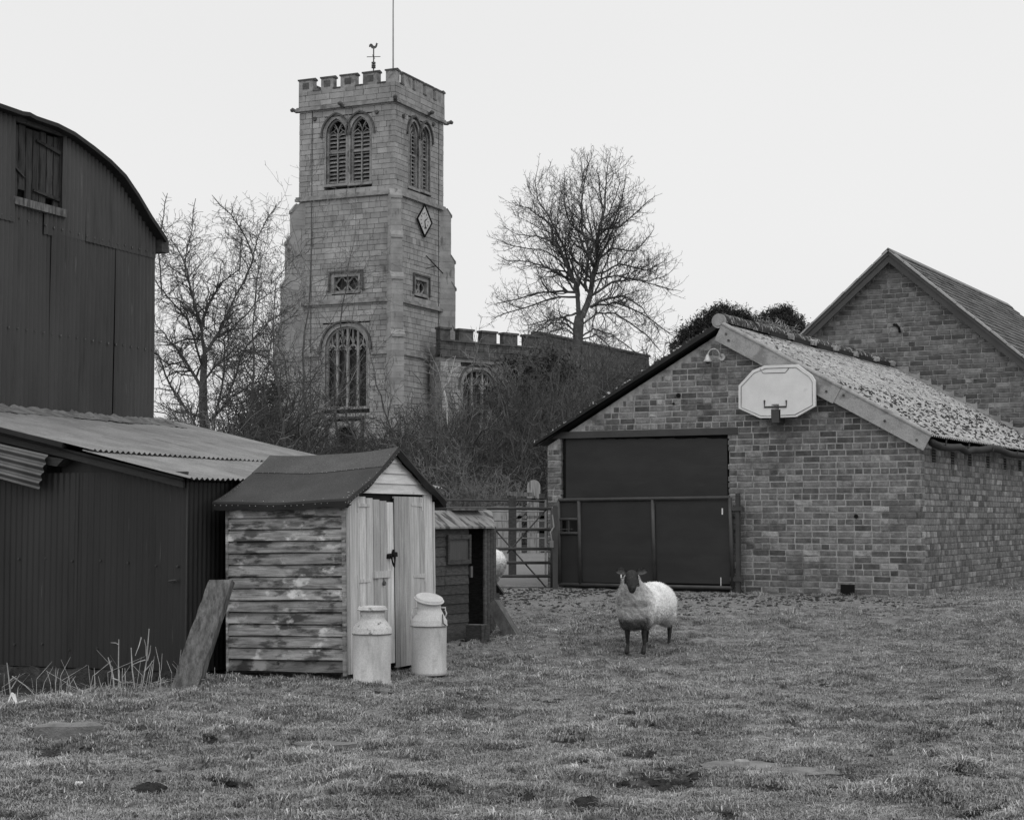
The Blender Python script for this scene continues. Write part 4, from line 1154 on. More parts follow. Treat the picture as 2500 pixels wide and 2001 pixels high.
# ================================================================ MILK CHURNS
def churn(px, py, Y, label, r0, h_ring, h_sh, h_neck, h_top, rn, rl_, tilt, handles, rough):
    p = at(px, py, Y); z = float(ground_base(p[0], p[1])) - .012
    C_ = root('milk_churn', (p[0], p[1], z), label, 'milk churn', 'old milk churns by the shed doors', rotz=R(15 if handles else -30))
    mb = MB(); mb.lathe([(r0 * .93, 0), (r0 * .97, .004), (r0 * .985, .03), (r0 * .97, .045), (r0 * .975, .2), (r0 * .99, h_ring - .01), (r0, h_ring)], 40)
    mb.build('body', M['churn'], C_, smooth=True)
    mb = MB(); mb.lathe([(r0 * .97, h_ring - .004), (r0 + .006, h_ring - .002), (r0 + .007, h_ring + .01), (r0 + .003, h_ring + .015), (r0 + .003, h_sh - .01), (r0 * .97, h_sh), (r0 * .80, h_sh + (h_neck - h_sh) * .55), (rn * 1.04, h_neck - .008), (rn, h_neck), (rn * .99, h_neck + .01), (rn, h_top - .05)], 40)
    mb.build('shoulder', M['churn_rough'] if rough else M['churn'], C_, smooth=True)
    mb = MB(); mb.lathe([(r0 + .0075, h_ring - .004), (r0 + .0085, h_ring - .001), (r0 + .004, h_ring + .002)], 40); mb.build('band', M['rust'], C_)
    lid = MB(); T = Matrix.Translation((0, 0, h_top - .045)) @ Matrix.Rotation(R(-15 if handles else 30), 4, 'Z') @ Matrix.Rotation(tilt * 1.0, 4, 'Y') @ Matrix.Rotation(tilt * 1.7, 4, 'X')
    lid.lathe([(rl_ * .5, .0), (rl_ * .98, -.002), (rl_, .002), (rl_ * 1.0, .008), (rl_ * .95, .012), (rl_ * .90, .028), (rl_ * .82, .034), (rl_ * .76, .029), (rl_ * .3, .024), (.01, .024)], 40, T)
    lid.build('lid', M['churn_rough'] if rough else M['churn'], C_, smooth=False)
    if handles:
        for s_ in (-1, 1):
            mb = MB(); pts = [(s_ * rn * 1.0, 0, h_neck + .015), (s_ * (rn + .045), 0, h_neck + .012), (s_ * (r0 - .012), 0, h_neck - .01), (s_ * (r0 - .0), 0, h_neck - .04), (s_ * (r0 - .012), 0, h_sh + .02)]
            mb.tube(pts, .007, 8); mb.build('handle', M['churn'], C_, smooth=True)
        mb = MB(); mb.tube([(.10, -.125, h_neck - .04), (.10, -.155, h_sh - .03), (.13, -.135, h_ring + .01)], .006, 6); mb.build('chain', M['rust'], C_)
churn(908, 1661, 15.05, 'front milk churn with flaking dark stained shoulder and flat rusty lid', .167, .452, .508, .583, .70, .108, .134, 0, False, True)
churn(1047, 1636, 16.1, 'rear milk churn with side handles and tilted white lid', .167, .452, .512, .605, .735, .112, .141, R(9), True, False)

# ================================================================ HEN HOUSE
HF = Frame(-.25, 19.75, .12, -33)
H_ = root('hen_house', HF, 'small dark boarded hen house with open doorway beside the shed', 'hen house')
def hz(zx, zy, v=0.0): return HF.on(1000 + zx * .2723, 1150 + zy * .2723, 0, v)
y0h = -1.45; yd0, yd1 = hz(523, 1000).y, hz(650, 1000).y; yw1 = hz(765, 900).y
zt = hz(400, 500).z; zb_ = hz(440, 1440).z
nb_ = 11
for k in range(nb_):
    z0_ = zb_ + (zt - zb_) * k / nb_
    mb = MB(); hh = (zt - zb_) / nb_
    v = [(.016, y0h, z0_), (.016, yd0, z0_), (.004, yd0, z0_ + hh + .005), (.004, y0h, z0_ + hh + .005)]; v += [(-.01, b, c) for a, b, c in v]
    mb.add(v, [(0, 1, 2, 3), (7, 6, 5, 4), (0, 4, 5, 1), (1, 5, 6, 2), (2, 6, 7, 3), (3, 7, 4, 0)], r_.uniform(-.4, .4)); mb.build('weatherboard', M['darkwood'], H_)
mb = MB(); mb.box(0, .03, y0h, yd0 + .01, zb_ - .12, zb_ - .005); mb.build('base_board', M['darkwood'], H_)
for k in range(4):
    a = yd1 + (yw1 - yd1) * k / 4; vboard(a, yd1 + (yw1 - yd1) * (k + 1) / 4, zb_ - .03, zt, .01 - .003 * k, .02, H_, r_.uniform(.0, .8), 'board', 'darkwood')
mb = MB(); mb.box(-.9, -.88, y0h, yw1, zb_ - .1, zt); mb.box(-.9, 0, yw1 - .02, yw1 - .001, zb_ - .1, zt); mb.box(-.9, 0, y0h, y0h + .02, zb_ - .1, zt); mb.box(-.88, -.02, y0h, yw1 - .02, zb_ - .12, zb_ - .08); mb.build('inner_wall', M['darkwood'], H_)
mb = MB(); mb.box(-.86, -.85, y0h + .03, yw1 - .03, zb_ - .07, zt); mb.build('dark_inside', M['black'], H_)
w0, w1 = hz(318, 700).y, hz(525, 700).y; wz0, wz1 = hz(400, 832).z, hz(400, 568).z
wf = bpy.data.objects.new('window', None); COL.objects.link(wf); wf.parent = H_
mb = MB()
for (a, b, c, d) in ((w0, w1, wz1 - .05, wz1), (w0, w1, wz0, wz0 + .05), (w0, w0 + .035, wz0 + .05, wz1 - .05), (w1 - .035, w1, wz0 + .05, wz1 - .05)): mb.box(.012, .045, a, b, c, d)
mb.build('frame', M['darkwood'], wf)
mb = MB(); mb.box(.018, .024, w0 + .03, w1 - .03, wz0 + .04, wz1 - .04); mb.build('pane', mat('reeded_glass', .05, .09, 2, 3, 'obj', (1, 60, 1), rough=.35), wf)
a = hz(532, 900); mb = MB(); mb.box(.02, .04, a.y - .02, a.y + .02, hz(532, 950).z, hz(532, 850).z); mb.build('hinge', M['galv'], H_)
# roof: sloping boards facing the yard
ze_, zr_ = hz(400, 498, .09).z, hz(400, 352, -.18).z
mb = MB(); v = [(.09, y0h - .1, ze_), (.09, hz(768, 498, .09).y, ze_), (-.18, hz(735, 365, -.18).y, zr_), (-.18, y0h - .1, zr_)]
v += [(a, b, c - .02) for a, b, c in v]
mb.add(v, [(0, 1, 2, 3), (7, 6, 5, 4), (0, 4, 5, 1), (1, 5, 6, 2), (2, 6, 7, 3), (3, 7, 4, 0)])
v = [(-.18, y0h - .1, zr_), (-.18, yw1 + .05, zr_), (-1.0, yw1 + .05, zr_ - .25), (-1.0, y0h - .1, zr_ - .25)]; v += [(a, b, c - .02) for a, b, c in v]
mb.add(v, [(0, 1, 2, 3), (7, 6, 5, 4), (0, 4, 5, 1), (1, 5, 6, 2), (2, 6, 7, 3), (3, 7, 4, 0)])
mb.build('roof', mat('hen_house_roof', .16, .26, 4, 7, 'obj', (1, 5, 1), spots=((.04, 4, .50, .1, (1, 2.5, .6), .9),)), H_)
mb = MB(); mb.box(-.22, -.06, hz(480, 350).y, hz(730, 360).y, zr_ + .0, zr_ + .02, M=Matrix.Translation((0, 0, .004))); mb.build('roof_batten', M['plank'], H_)
mb = MB()      # low nest box lid on the far end
T = Matrix.Translation((-.35, yw1 + .02, .62)) @ Matrix.Rotation(R(-38), 4, 'X'); mb.box(-.3, .3, 0, .32, 0, .02, M=T); mb.box(-.62, -.08, yw1, yw1 + .22, .1, .45); mb.build('nest_box', M['darkwood'], H_)
# ---- block and leaning beam
M['beamwood'] = mat('sawn_beam', .07, .13, 5, 7, 'pos', (4, 4, 2), rough=.9, bump=.5, spots=((.03, 5, .6, .1, A1, .6),))
p = at(1163, 1583, 19.0)
WB = root('timber_block', (p[0], p[1], float(ground_base(p[0], p[1]))), 'short dark timber block on the ground before the hen house doorway', 'block', rotz=R(-33))
mb = MB(); mb.box(-.10, .11, -.06, .10, -.03, .175, jit=.004); mb.build('block', M['darkwood'], WB)
mb = MB(); mb.box(-.095, .105, -.055, .095, .177, .181, jit=.001); mb.build('pale_top', M['plank'], WB)  # paler sheet laid over the top of the block
p = at(1232, 1517, 19.35)
LB = bpy.data.objects.new('x', None)
ax = Vector((.50, -.22, -.80)).normalized(); sd = Vector((.80, -.28, .55)); sd = (sd - ax * sd.dot(ax)).normalized(); th_ = ax.cross(sd)
T = Matrix.Translation(p) @ Matrix(((ax.x, sd.x, th_.x, 0), (ax.y, sd.y, th_.y, 0), (ax.z, sd.z, th_.z, 0), (0, 0, 0, 1)))
bpy.data.objects.remove(LB)
mb = MB(); mb.box(-.25, .25, -.065, .065, -.075, .075, M=T, jit=.006); o = mb.build('leaning_beam', M['beamwood'], None)
tag(o, 'short square timber beam propped aslant against the hen house corner', 'beam')
# ---- long plank leaning in the corner between lean-to and shed
b0_ = LN.w(*LN.on(445, 1708, 1, -.62)); t0_ = LN.w(*LN.on(545, 1412, 1, -.22))
b0_ = Vector(b0_); t0_ = Vector(t0_); ax = (t0_ - b0_).normalized()
view = (b0_ - Vector(EYE)).normalized(); sd = ax.cross(view).normalized()
sd = (sd + view * .35).normalized(); sd = (sd - ax * sd.dot(ax)).normalized(); th_ = ax.cross(sd).normalized()
Ln_ = (t0_ - b0_).length
mb = MB()
T = Matrix.Translation(b0_) @ Matrix(((sd.x, th_.x, ax.x, 0), (sd.y, th_.y, ax.y, 0), (sd.z, th_.z, ax.z, 0), (0, 0, 0, 1)))
for i in range(8):
    pass
n = 14; P = []
r_ = random.Random(77)
prof = [(-.115, -.045), (.03, -.065), (.125, -.01), (.12, .05), (-.11, .05)]
rows_ = []
for q in range(n + 1):
    z = Ln_ * q / n
    sc_ = 1 - .10 * (q / n)
    row = [Vector((a * sc_ + r_.uniform(-.006, .006), b + r_.uniform(-.003, .003), z)) for a, b in prof]
    if q == n: row[2] = Vector((.10, -.035, z - .0)); row[3] = Vector((.10, .05, z)); row[0].z += .0
    if q == n: row[2].z -= .05; row[3].z -= .05
    rows_.append([T @ v for v in row + [row[0]]])
mb.grid(rows_); mb.add(rows_[-1][:5], [(0, 1, 2, 3, 4)]); mb.add(rows_[0][:5], [(4, 3, 2, 1, 0)])
o = mb.build('leaning_plank', M['plank'], None)
tag(o, 'long weathered thick plank leaning between dark iron wall and shed', 'plank')
# ================================================================ CHURCH
c0 = at(960, 1261, 90.0)
TF = Frame(float(c0[0]), 90.0, 2.9, -24.5)
def tl_(px, py, v=0.0): return TF.on(px, py, 1, v)
def tr_(px, py, v=0.0): return TF.on(px, py, 0, v)
TW = -tl_(730, 400).x; TD = tr_(1083, 420).y
Zt = tl_(960, 166).z; Zc = tl_(960, 200).z; Z0 = tl_(960, 243).z; Z1 = tl_(960, 467).z; Z3 = tl_(960, 728).z; Z4 = tl_(960, 857).z
CH = root('church', TF, 'medieval stone church with tall battlemented west tower and lower aisle', 'church')
tower = bpy.data.objects.new('tower', None); COL.objects.link(tower); tower.parent = CH
mb = MB()
mb.box(-TW + .54, -.54, .54, TD - .54, -1, Zc - .3)
mb.box(-TW, -.56, TD - .34, TD, -1, Z0); mb.box(-TW, -TW + .34, .56, TD - .34, -1, Z0)
mb.build('core', M['joint'], tower)
FX = face_x(0)
def arc(u0, u1, zs, za, n=10):
    hw_, h = (u1 - u0) / 2, za - zs; uc = (u0 + u1) / 2
    c = (h * h - hw_ * hw_) / (2 * hw_); Rr = hw_ + c
    a_end = math.atan2(h, c) if c > -1e9 else 0
    Lp = []
    for i in range(n + 1):
        th = a_end * i / n
        Lp.append((uc + c - Rr * math.cos(th), zs + Rr * math.sin(th)))
    return Lp, [(2 * uc - a, b) for a, b in Lp[::-1]][1:]
def band(mb, pts, w, y0, y1, T, inward=False, shade=0):
    """moulding following an open polyline in (u,z)"""
    n = len(pts)
    off = []
    for i in range(n):
        a = Vector(pts[max(i - 1, 0)]); b = Vector(pts[min(i + 1, n - 1)]); d = (b - a).normalized(); nn = Vector((-d.y, d.x))
        off.append((Vector(pts[i]) + nn * w))
    rows_ = []
    rows_.append([T @ Vector((p[0], y1, p[1])) for p in pts]); rows_.append([T @ Vector((p[0], y0, p[1])) for p in pts])
    rows_.append([T @ Vector((o[0], y0, o[1])) for o in off]); rows_.append([T @ Vector((o[0], y1, o[1])) for o in off])
    mb.grid(rows_, shade)
def arch_window(T, u0, u1, zb_, zs, za, lights=2, depth=.42, transom=None, louvres=False, hood=True, name='belfry_window', m=.10, mull=.07, parent=None, pale='stone_trim', intersect=False):
    par = bpy.data.objects.new(name, None); COL.objects.link(par); par.parent = parent or CH
    Lp, Rp = arc(u0, u1, zs, za); out = [(u0, zb_)] + Lp + Rp + [(u1, zb_)]
    # spandrel fill around the arch out to a rectangle
    mb = MB(); ul, ur, zt_ = u0 - m, u1 + m, za + m
    uc = (u0 + u1) / 2
    def fill(poly, y0=-.004, y1=depth): mb.prism(poly, y0, y1, 1, M=T)
    for i in range(len(Lp) - 1):
        (a, b), (c, d) = Lp[i], Lp[i + 1]; fill([(ul, b), (a, b), (c, d), (ul, d)])
        a2, c2 = 2 * uc - a, 2 * uc - c; fill([(a2, b), (ur, b), (ur, d), (c2, d)])
    fill([(ul, zb_), (u0, zb_), (u0, zs), (ul, zs)]); fill([(u1, zb_), (ur, zb_), (ur, zs), (u1, zs)]); fill([(ul, za), (ur, za), (ur, zt_), (ul, zt_)])
    mb.build('surround', M[pale], par)
    mb = MB()      # stepped jamb mouldings
    ins = lambda k: [(uc + (a - uc) * (1 - k / ((u1 - u0) / 2)), b if b <= zs else zs + (b - zs) * (1 - k / (za - zs) * 1.1)) for a, b in out]
    band(mb, ins(.0), .05, -.03, .1, T); band(mb, ins(.09), .10, .12, .3, T)
    mb.build('jamb', M[pale], par)
    if hood:
        mb = MB(); k = 1 + .22 / ((u1 - u0) / 2)
        hpt = [(uc + (a - uc) * k, zs + (b - zs) * (1 + .24 / (za - zs))) for a, b in Lp + Rp]
        hpt = [(hpt[0][0] - .12, zs - .12), (hpt[0][0], zs - .12)] + hpt + [(hpt[-1][0], zs - .12), (hpt[-1][0] + .12, zs - .12)]
        band(mb, hpt, .09, -.11, 0, T); mb.build('hood_mould', M['stone_dark'], par)
    mb = MB(); bp_ = [(u0 - .05, zb_ - .05)] + [(a, b) for a, b in out[1:-1]] + [(u1 + .05, zb_ - .05)]
    mb.prism(bp_, depth - .04, depth - .02, 1, M=T); mb.build('pane', M['black'] if louvres else M['glass'], par)
    mb = MB(); mb.box(u0 - .15, u1 + .15, -.06, depth, zb_ - .14, zb_, M=T); mb.build('sill', M[pale], par)
    lw = (u1 - u0) / lights
    def top_at(u):
        d = abs(u - uc); hw_ = (u1 - u0) / 2; h = za - zs; c = (h * h - hw_ * hw_) / (2 * hw_); Rr = hw_ + c
        return zs + math.sqrt(max(Rr * Rr - (d + c) ** 2, 0))
    mb = MB()
    for k in range(1, lights):
        u = u0 + lw * k; mb.box(u - mull / 2, u + mull / 2, .16, .30, zb_, top_at(u) if (intersect or lights > 2) else zs + .05, M=T)
    if transom: mb.box(u0, u1, .14, .30, transom - .05, transom + .05, M=T)
    mb.build('mullion', M[pale], par)
    mb = MB()
    for k in range(lights):      # cusped light heads
        a, b = u0 + lw * k, u0 + lw * (k + 1); l1, l2 = arc(a + .02, b - .02, zs - lw * .35, zs + lw * .35, 6)
        mb.tube([T @ Vector((p[0], .22, p[1])) for p in l1 + l2], mull * .42, 5)
        for s_ in (-1, 1): mb.tube([T @ Vector(((a + b) / 2 + s_ * lw * .42, .22, zs - lw * .15)), T @ Vector(((a + b) / 2 + s_ * lw * .16, .22, zs - lw * .02))], mull * .3, 4)
    if lights == 2:
        l1, l2 = arc(u0, u1, zs, za, 8)
        cc = uc; q1 = [(cc + (p[0] - u0), p[1]) for p in l1]; q2 = [(2 * cc - a, b) for a, b in q1]
        q1 = [p for p in q1 if p[1] <= top_at(p[0]) + .05]; q2 = [p for p in q2 if p[1] <= top_at(p[0]) + .05]
        for q in (q1, q2):
            if len(q) > 1: mb.tube([T @ Vector((p[0], .22, p[1])) for p in q], mull * .5, 5)
        for s_ in (-1, 1):
            mb.tube([T @ Vector((uc + s_ * lw * .45, .22, zs + (za - zs) * .28)), T @ Vector((uc + s_ * lw * .22, .22, zs + (za - zs) * .40)), T @ Vector((uc + s_ * lw * .42, .22, zs + (za - zs) * .55))], mull * .35, 4)
    else:
        for k in range(lights * 2):
            u = u0 + lw / 2 * (k + .5)
            z_ = zs + (top_at(u) - zs) * .5
            if top_at(u) - zs > .35: mb.tube([T @ Vector((u - lw * .2, .22, z_ - .25)), T @ Vector((u, .22, z_ + .05)), T @ Vector((u + lw * .2, .22, z_ - .25))], mull * .4, 4)
            if k % 2 == 1 or True:
                mb.box(u0 + lw / 2 * (k + 1) - .03, u0 + lw / 2 * (k + 1) + .03, .18, .28, zs + .1, max(zs + .1, top_at(min(u0 + lw / 2 * (k + 1), u1 - .01)) - .02), M=T)
    mb.build('tracery', M[pale], par)
    if louvres:
        zz = zb_ + .08
        while zz < zs + (za - zs) * .15:
            for k in range(lights):
                a, b = u0 + lw * k + mull / 2 + .02, u0 + lw * (k + 1) - mull / 2 - .02
                m2 = MB(); v = [(a, .20, zz), (b, .20, zz), (b, .36, zz + .15), (a, .36, zz + .15)]; v += [(p[0], p[1], p[2] + .028) for p in v]
                m2.add([T @ Vector(p) for p in v], [(0, 3, 2, 1), (4, 5, 6, 7), (0, 1, 5, 4), (2, 3, 7, 6), (0, 4, 7, 3), (1, 2, 6, 5)], rnd.uniform(-.4, .4)); m2.build('louvre', M['louvre'], par)
            zz += .215
    return (u0 - m, u1 + m, zb_ - .14, za + m)
ex_l, ex_r = [], []
def z2(x, y): return (660 + x * .2897, 60 + y * .2897)
def z3(x, y): return (640 + x * .3823, 460 + y * .3823)
for (xa, xb, yb_, ys, ya2, yt) in ((478, 632, 1342, 925, 800, 1075), (683, 833, 1330, 905, 780, 1055)):
    a, b = tl_(*z2(xa, 1000)), tl_(*z2(xb, 1000)); xm = (xa + xb) / 2
    ex_l.append(arch_window(I4, a.x - .05, b.x + .05, tl_(*z2(xm, yb_)).z, tl_(*z2(xm, ys)).z, tl_(*z2(xm, ya2 - 8)).z, 2, .42, tl_(*z2(xm, yt)).z, True, parent=CH))
for (xa, xb, yb_, ys, ya2, yt) in ((1170, 1250, 1375, 930, 815, 1095), (1270, 1345, 1405, 970, 858, 1130)):
    a, b = tr_(*z2(xa, 1000)), tr_(*z2(xb, 1000)); xm = (xa + xb) / 2
    ex_r.append(arch_window(FX, a.y, b.y, tr_(*z2(xm, yb_)).z, tr_(*z2(xm, ys)).z, tr_(*z2(xm, ya2)).z, 2, .42, tr_(*z2(xm, yt)).z, True, parent=CH))
a, b = tl_(*z3(402, 1200)), tl_(*z3(668, 1200))
ex_l.append(arch_window(I4, a.x, b.x, tl_(*z3(535, 1393)).z, tl_(*z3(535, 1020)).z, tl_(*z3(535, 882)).z, 4, .45, None, False, name='west_window', mull=.13, parent=CH, pale='stone_pale', m=.16))
def square_window(T, u0, u1, za, zb_, lab, parent=CH):
    par = bpy.data.objects.new('square_window', None); COL.objects.link(par); par.parent = parent
    mb = MB()
    for (a, b, c, d) in ((u0 - .14, u1 + .14, zb_, zb_ + .14), (u0 - .14, u1 + .14, za - .16, za), (u0 - .14, u0, za, zb_), (u1, u1 + .14, za, zb_)): mb.box(a, b, -.02, .36, c, d, M=T)
    mb.build('surround', M['stone_trim'], par)
    mb = MB(); mb.box(u0 - .32, u1 + .32, -.10, 0, zb_ + .24, zb_ + .33, M=T)
    for u in (u0 - .32, u1 + .23): mb.box(u, u + .09, -.10, 0, za + lab, zb_ + .24, M=T)
    mb.box(u0 - .42, u0 - .23, -.12, 0, za + lab - .07, za + lab, M=T); mb.box(u1 + .23, u1 + .42, -.12, 0, za + lab - .07, za + lab, M=T)
    mb.build('label_mould', M['stone_dark'], par)
    mb = MB(); mb.box(u0 - .05, u1 + .05, .32, .34, za - .05, zb_ + .05, M=T); mb.build('pane', M['glass'], par)
    mb = MB(); uc = (u0 + u1) / 2; mb.box(uc - .045, uc + .045, .14, .26, za, zb_, M=T)
    for s_ in (-1, 1):
        cu = uc + s_ * (u1 - u0) / 4; r_q = min((u1 - u0) / 4, (zb_ - za) / 2) * .95; cz = (za + zb_) / 2
        pts = []
        for k in range(33):
            th = 2 * math.pi * k / 32; rr = r_q * (.80 + .22 * abs(math.cos(2 * th)))
            pts.append(T @ Vector((cu + rr * math.cos(th), .2, cz + rr * math.sin(th))))
        mb.tube(pts, .045, 5)
    mb.build('tracery', M['stone_pale'], par)
    return (u0 - .14, u1 + .14, za - .16, zb_ + .14)
a, b, c = tl_(*z3(460, 655)), tl_(*z3(612, 650)), tl_(*z3(536, 563))
ex_l.append(square_window(I4, a.x, b.x, tl_(*z3(536, 652)).z, c.z, .05))
a, b = tr_(*z3(980, 640)), tr_(*z3(1050, 640))
ex_r.append(square_window(FX, a.y, b.y, tr_(*z3(1015, 672)).z, tr_(*z3(1015, 590)).z, .0))
# west door
a, b = tl_(*z3(455, 1600)), tl_(*z3(602, 1600))
dzz = tl_(*z3(530, 1522)).z
Dp = bpy.data.objects.new('west_door', None); COL.objects.link(Dp); Dp.parent = CH
mb = MB(); Lp, Rp = arc(a.x, b.x, dzz - .62, dzz, 8)
for i in range(len(Lp) - 1):
    (p, q), (r1, s1) = Lp[i], Lp[i + 1]; uc = (a.x + b.x) / 2
    mb.prism([(a.x - .25, q), (p, q), (r1, s1), (a.x - .25, s1)], -.01, .4, 1); mb.prism([(2 * uc - p, q), (b.x + .25, q), (b.x + .25, s1), (2 * uc - r1, s1)], -.01, .4, 1)
mb.box(a.x - .25, b.x + .25, -.01, .4, dzz, dzz + .3); mb.box(a.x - .25, a.x, -.01, .4, -1, dzz - .62); mb.box(b.x, b.x + .25, -.01, .4, -1, dzz - .62)
mb.build('surround', M['stone_trim'], Dp)
mb = MB(); mb.box(a.x - .45, b.x + .45, -.12, 0, dzz + .42, dzz + .54); mb.box(a.x - .45, a.x - .33, -.12, 0, -1, dzz + .42); mb.box(b.x + .33, b.x + .45, -.12, 0, -1, dzz + .42); mb.build('label_mould', M['stone_dark'], Dp)
mb = MB(); mb.box(a.x - .1, b.x + .1, .36, .39, -1, dzz + .1); mb.build('leaf', M['black'], Dp)
ex_l.append((a.x - .25, b.x + .25, -1, dzz + .3))
# ashlar faces
def face_allowed(u0, u1, ex):
    def f(za, zb_):
        iv = [(u0, u1)]
        for (a, b, c, d) in ex:
            if zb_ > c + .02 and za < d - .02: iv = cut(iv, a, b)
        return iv
    return f
hts = [.30, .26, .33, .28, .24, .31]
lay(tower, I4, 'stone', M['stone'], -TW, 0, .6, Z0 + .02, face_allowed(-TW, 0, ex_l), .3, [.44, .6, .72], None, 0, .013, .50, .006, .006, 41, 210, heights=hts, frame=TF)
lay(tower, FX, 'stone', M['stone'], 0, TD, .6, Z0 + .02, face_allowed(0, TD, ex_r), .3, [.44, .6, .72], None, 0, .013, .50, .006, .006, 43, 90, heights=hts, frame=TF)
mb = MB(); mb.box(-TW, -.36, .02, .36, -1, .6); mb.box(-.36, 0, .02, TD, -1, .6); mb.build('lower_wall', M['stone'], tower)
# parapet with courses, merlons and copings
par_ = bpy.data.objects.new('parapet', None); COL.objects.link(par_); par_.parent = CH
mb = MB(); e_ = .03
for (x0, x1, y0, y1) in ((-TW - e_, e_, -e_, .4), (-.4, e_, .4, TD + e_), (-TW - e_, -TW + .4, .4, TD - .4), (-TW - e_, -.4, TD - .4, TD + e_)): mb.box(x0, x1, y0, y1, Z0, Zc)
mb.build('parapet_wall', M['joint'], par_)
lay(par_, Matrix.Translation((0, -e_ - .02, 0)), 'stone', M['stone'], -TW - e_, e_, Z0 + .12, Zc, lambda a, b: [(-TW - e_, e_)], .3, [.6, .72, .9], None, 0, .013, .02, .006, .006, 51, 0, heights=[.28, .33], frame=TF)
lay(par_, face_x(e_ + .02), 'stone', M['stone'], -e_, TD + e_, Z0 + .12, Zc, lambda a, b: [(-e_, TD + e_)], .3, [.6, .72, .9], None, 0, .013, .02, .006, .006, 52, 0, heights=[.28, .33], frame=TF)
mer_l = [tl_(x, 190).x for x in (733, 765, 784.6, 814, 832, 868, 886.5, 922, 942.5)] + [e_]
mer_l[0] = -TW - e_
mer_r = [-e_] + [tr_(x, 205).y for x in (976, 985, 1007, 1011.5, 1032, 1039, 1057, 1063.5)] + [TD + e_]
def merlon(x0, x1, y0, y1, ax):
    mb = MB(); mb.box(x0, x1, y0, y1, Zc, Zt - .12, shade=rnd.uniform(-.2, .2)); o = mb.build('merlon', M['stone_trim'], par_)
    mb = MB(); g = .05
    if ax == 0: mb.prism([(y0 - g, Zt - .12), (y1 + g, Zt - .12), (y1 + g, Zt - .04), ((y0 + y1) / 2, Zt + .03), (y0 - g, Zt - .04)], x0 - g, x1 + g, 0)
    else: mb.prism([(x0 - g, Zt - .12), (x1 + g, Zt - .12), (x1 + g, Zt - .04), ((x0 + x1) / 2, Zt + .03), (x0 - g, Zt - .04)], y0 - g, y1 + g, 1)
    mb.build('coping', M['stone_dark'], o)
    mb = MB()
    if ax == 0 and x1 < 0: mb.box((x0 + x1) / 2 - .2, (x0 + x1) / 2 + .2, y0 - .012, y0, Zc + .15, Zc + .5); mb.build('carved_panel', M['stone_dark'], o)
for i in range(0, 10, 2): merlon(mer_l[i], mer_l[i + 1], -e_, .36, 0); merlon(mer_l[i], mer_l[i + 1], TD - .36, TD + e_, 0)
for i in range(0, 10, 2):
    y0_, y1_ = mer_r[i], mer_r[i + 1]
    if i == 0: y0_ = .362
    if i == 8: y1_ = TD - .362
    if y1_ - y0_ > .1: merlon(-.19, e_, y0_, y1_ - (.06 if i < 8 else 0), 1); merlon(-TW - e_, -TW + .19, y0_, y1_, 1)
mb = MB()      # crenel copings
for i in range(1, 9, 2):
    mb.box(mer_l[i] + .0, mer_l[i + 1], -e_ - .05, .42, Zc + .0, Zc + .07); mb.box(-.42, e_ + .05, mer_r[i], mer_r[i + 1], Zc + .0, Zc + .07)
mb.build('crenel_coping', M['stone_dark'], par_)
# strings
def string(z, out, h, x0=-TW, x1=0.0, y1=None, gap=None):
    mb = MB(); y1 = TD if y1 is None else y1
    segs = [(x0 - out, x1 + out)] if gap is None else [(x0 - out, gap[0]), (gap[1], x1 + out)]
    for (a, b) in segs:
        mb.prism([(a, z - h), (b, z - h), (b, z)] + [(a, z)], -out, .02, 1)
        mb.prism([(a, z), (b, z), (b, z + h * .8), (a, z + h * .8)], -out * .45, .02, 1)
    mb.prism([(-.02, z - h), (y1 + out, z - h), (y1 + out, z), (-.02, z)], 0.0, out, 0); mb.prism([(-.02, z), (y1 + out, z), (y1 + out, z + h * .8), (-.02, z + h * .8)], 0, out * .45, 0)
    mb.build('string_course', M['stone_trim'], tower)
string(Z0, .16, .13); string(Z1, .16, .14); string(Z3, .16, .14); string(Z4, .13, .12, gap=(ex_l[2][0] - .1, ex_l[2][1] + .1))
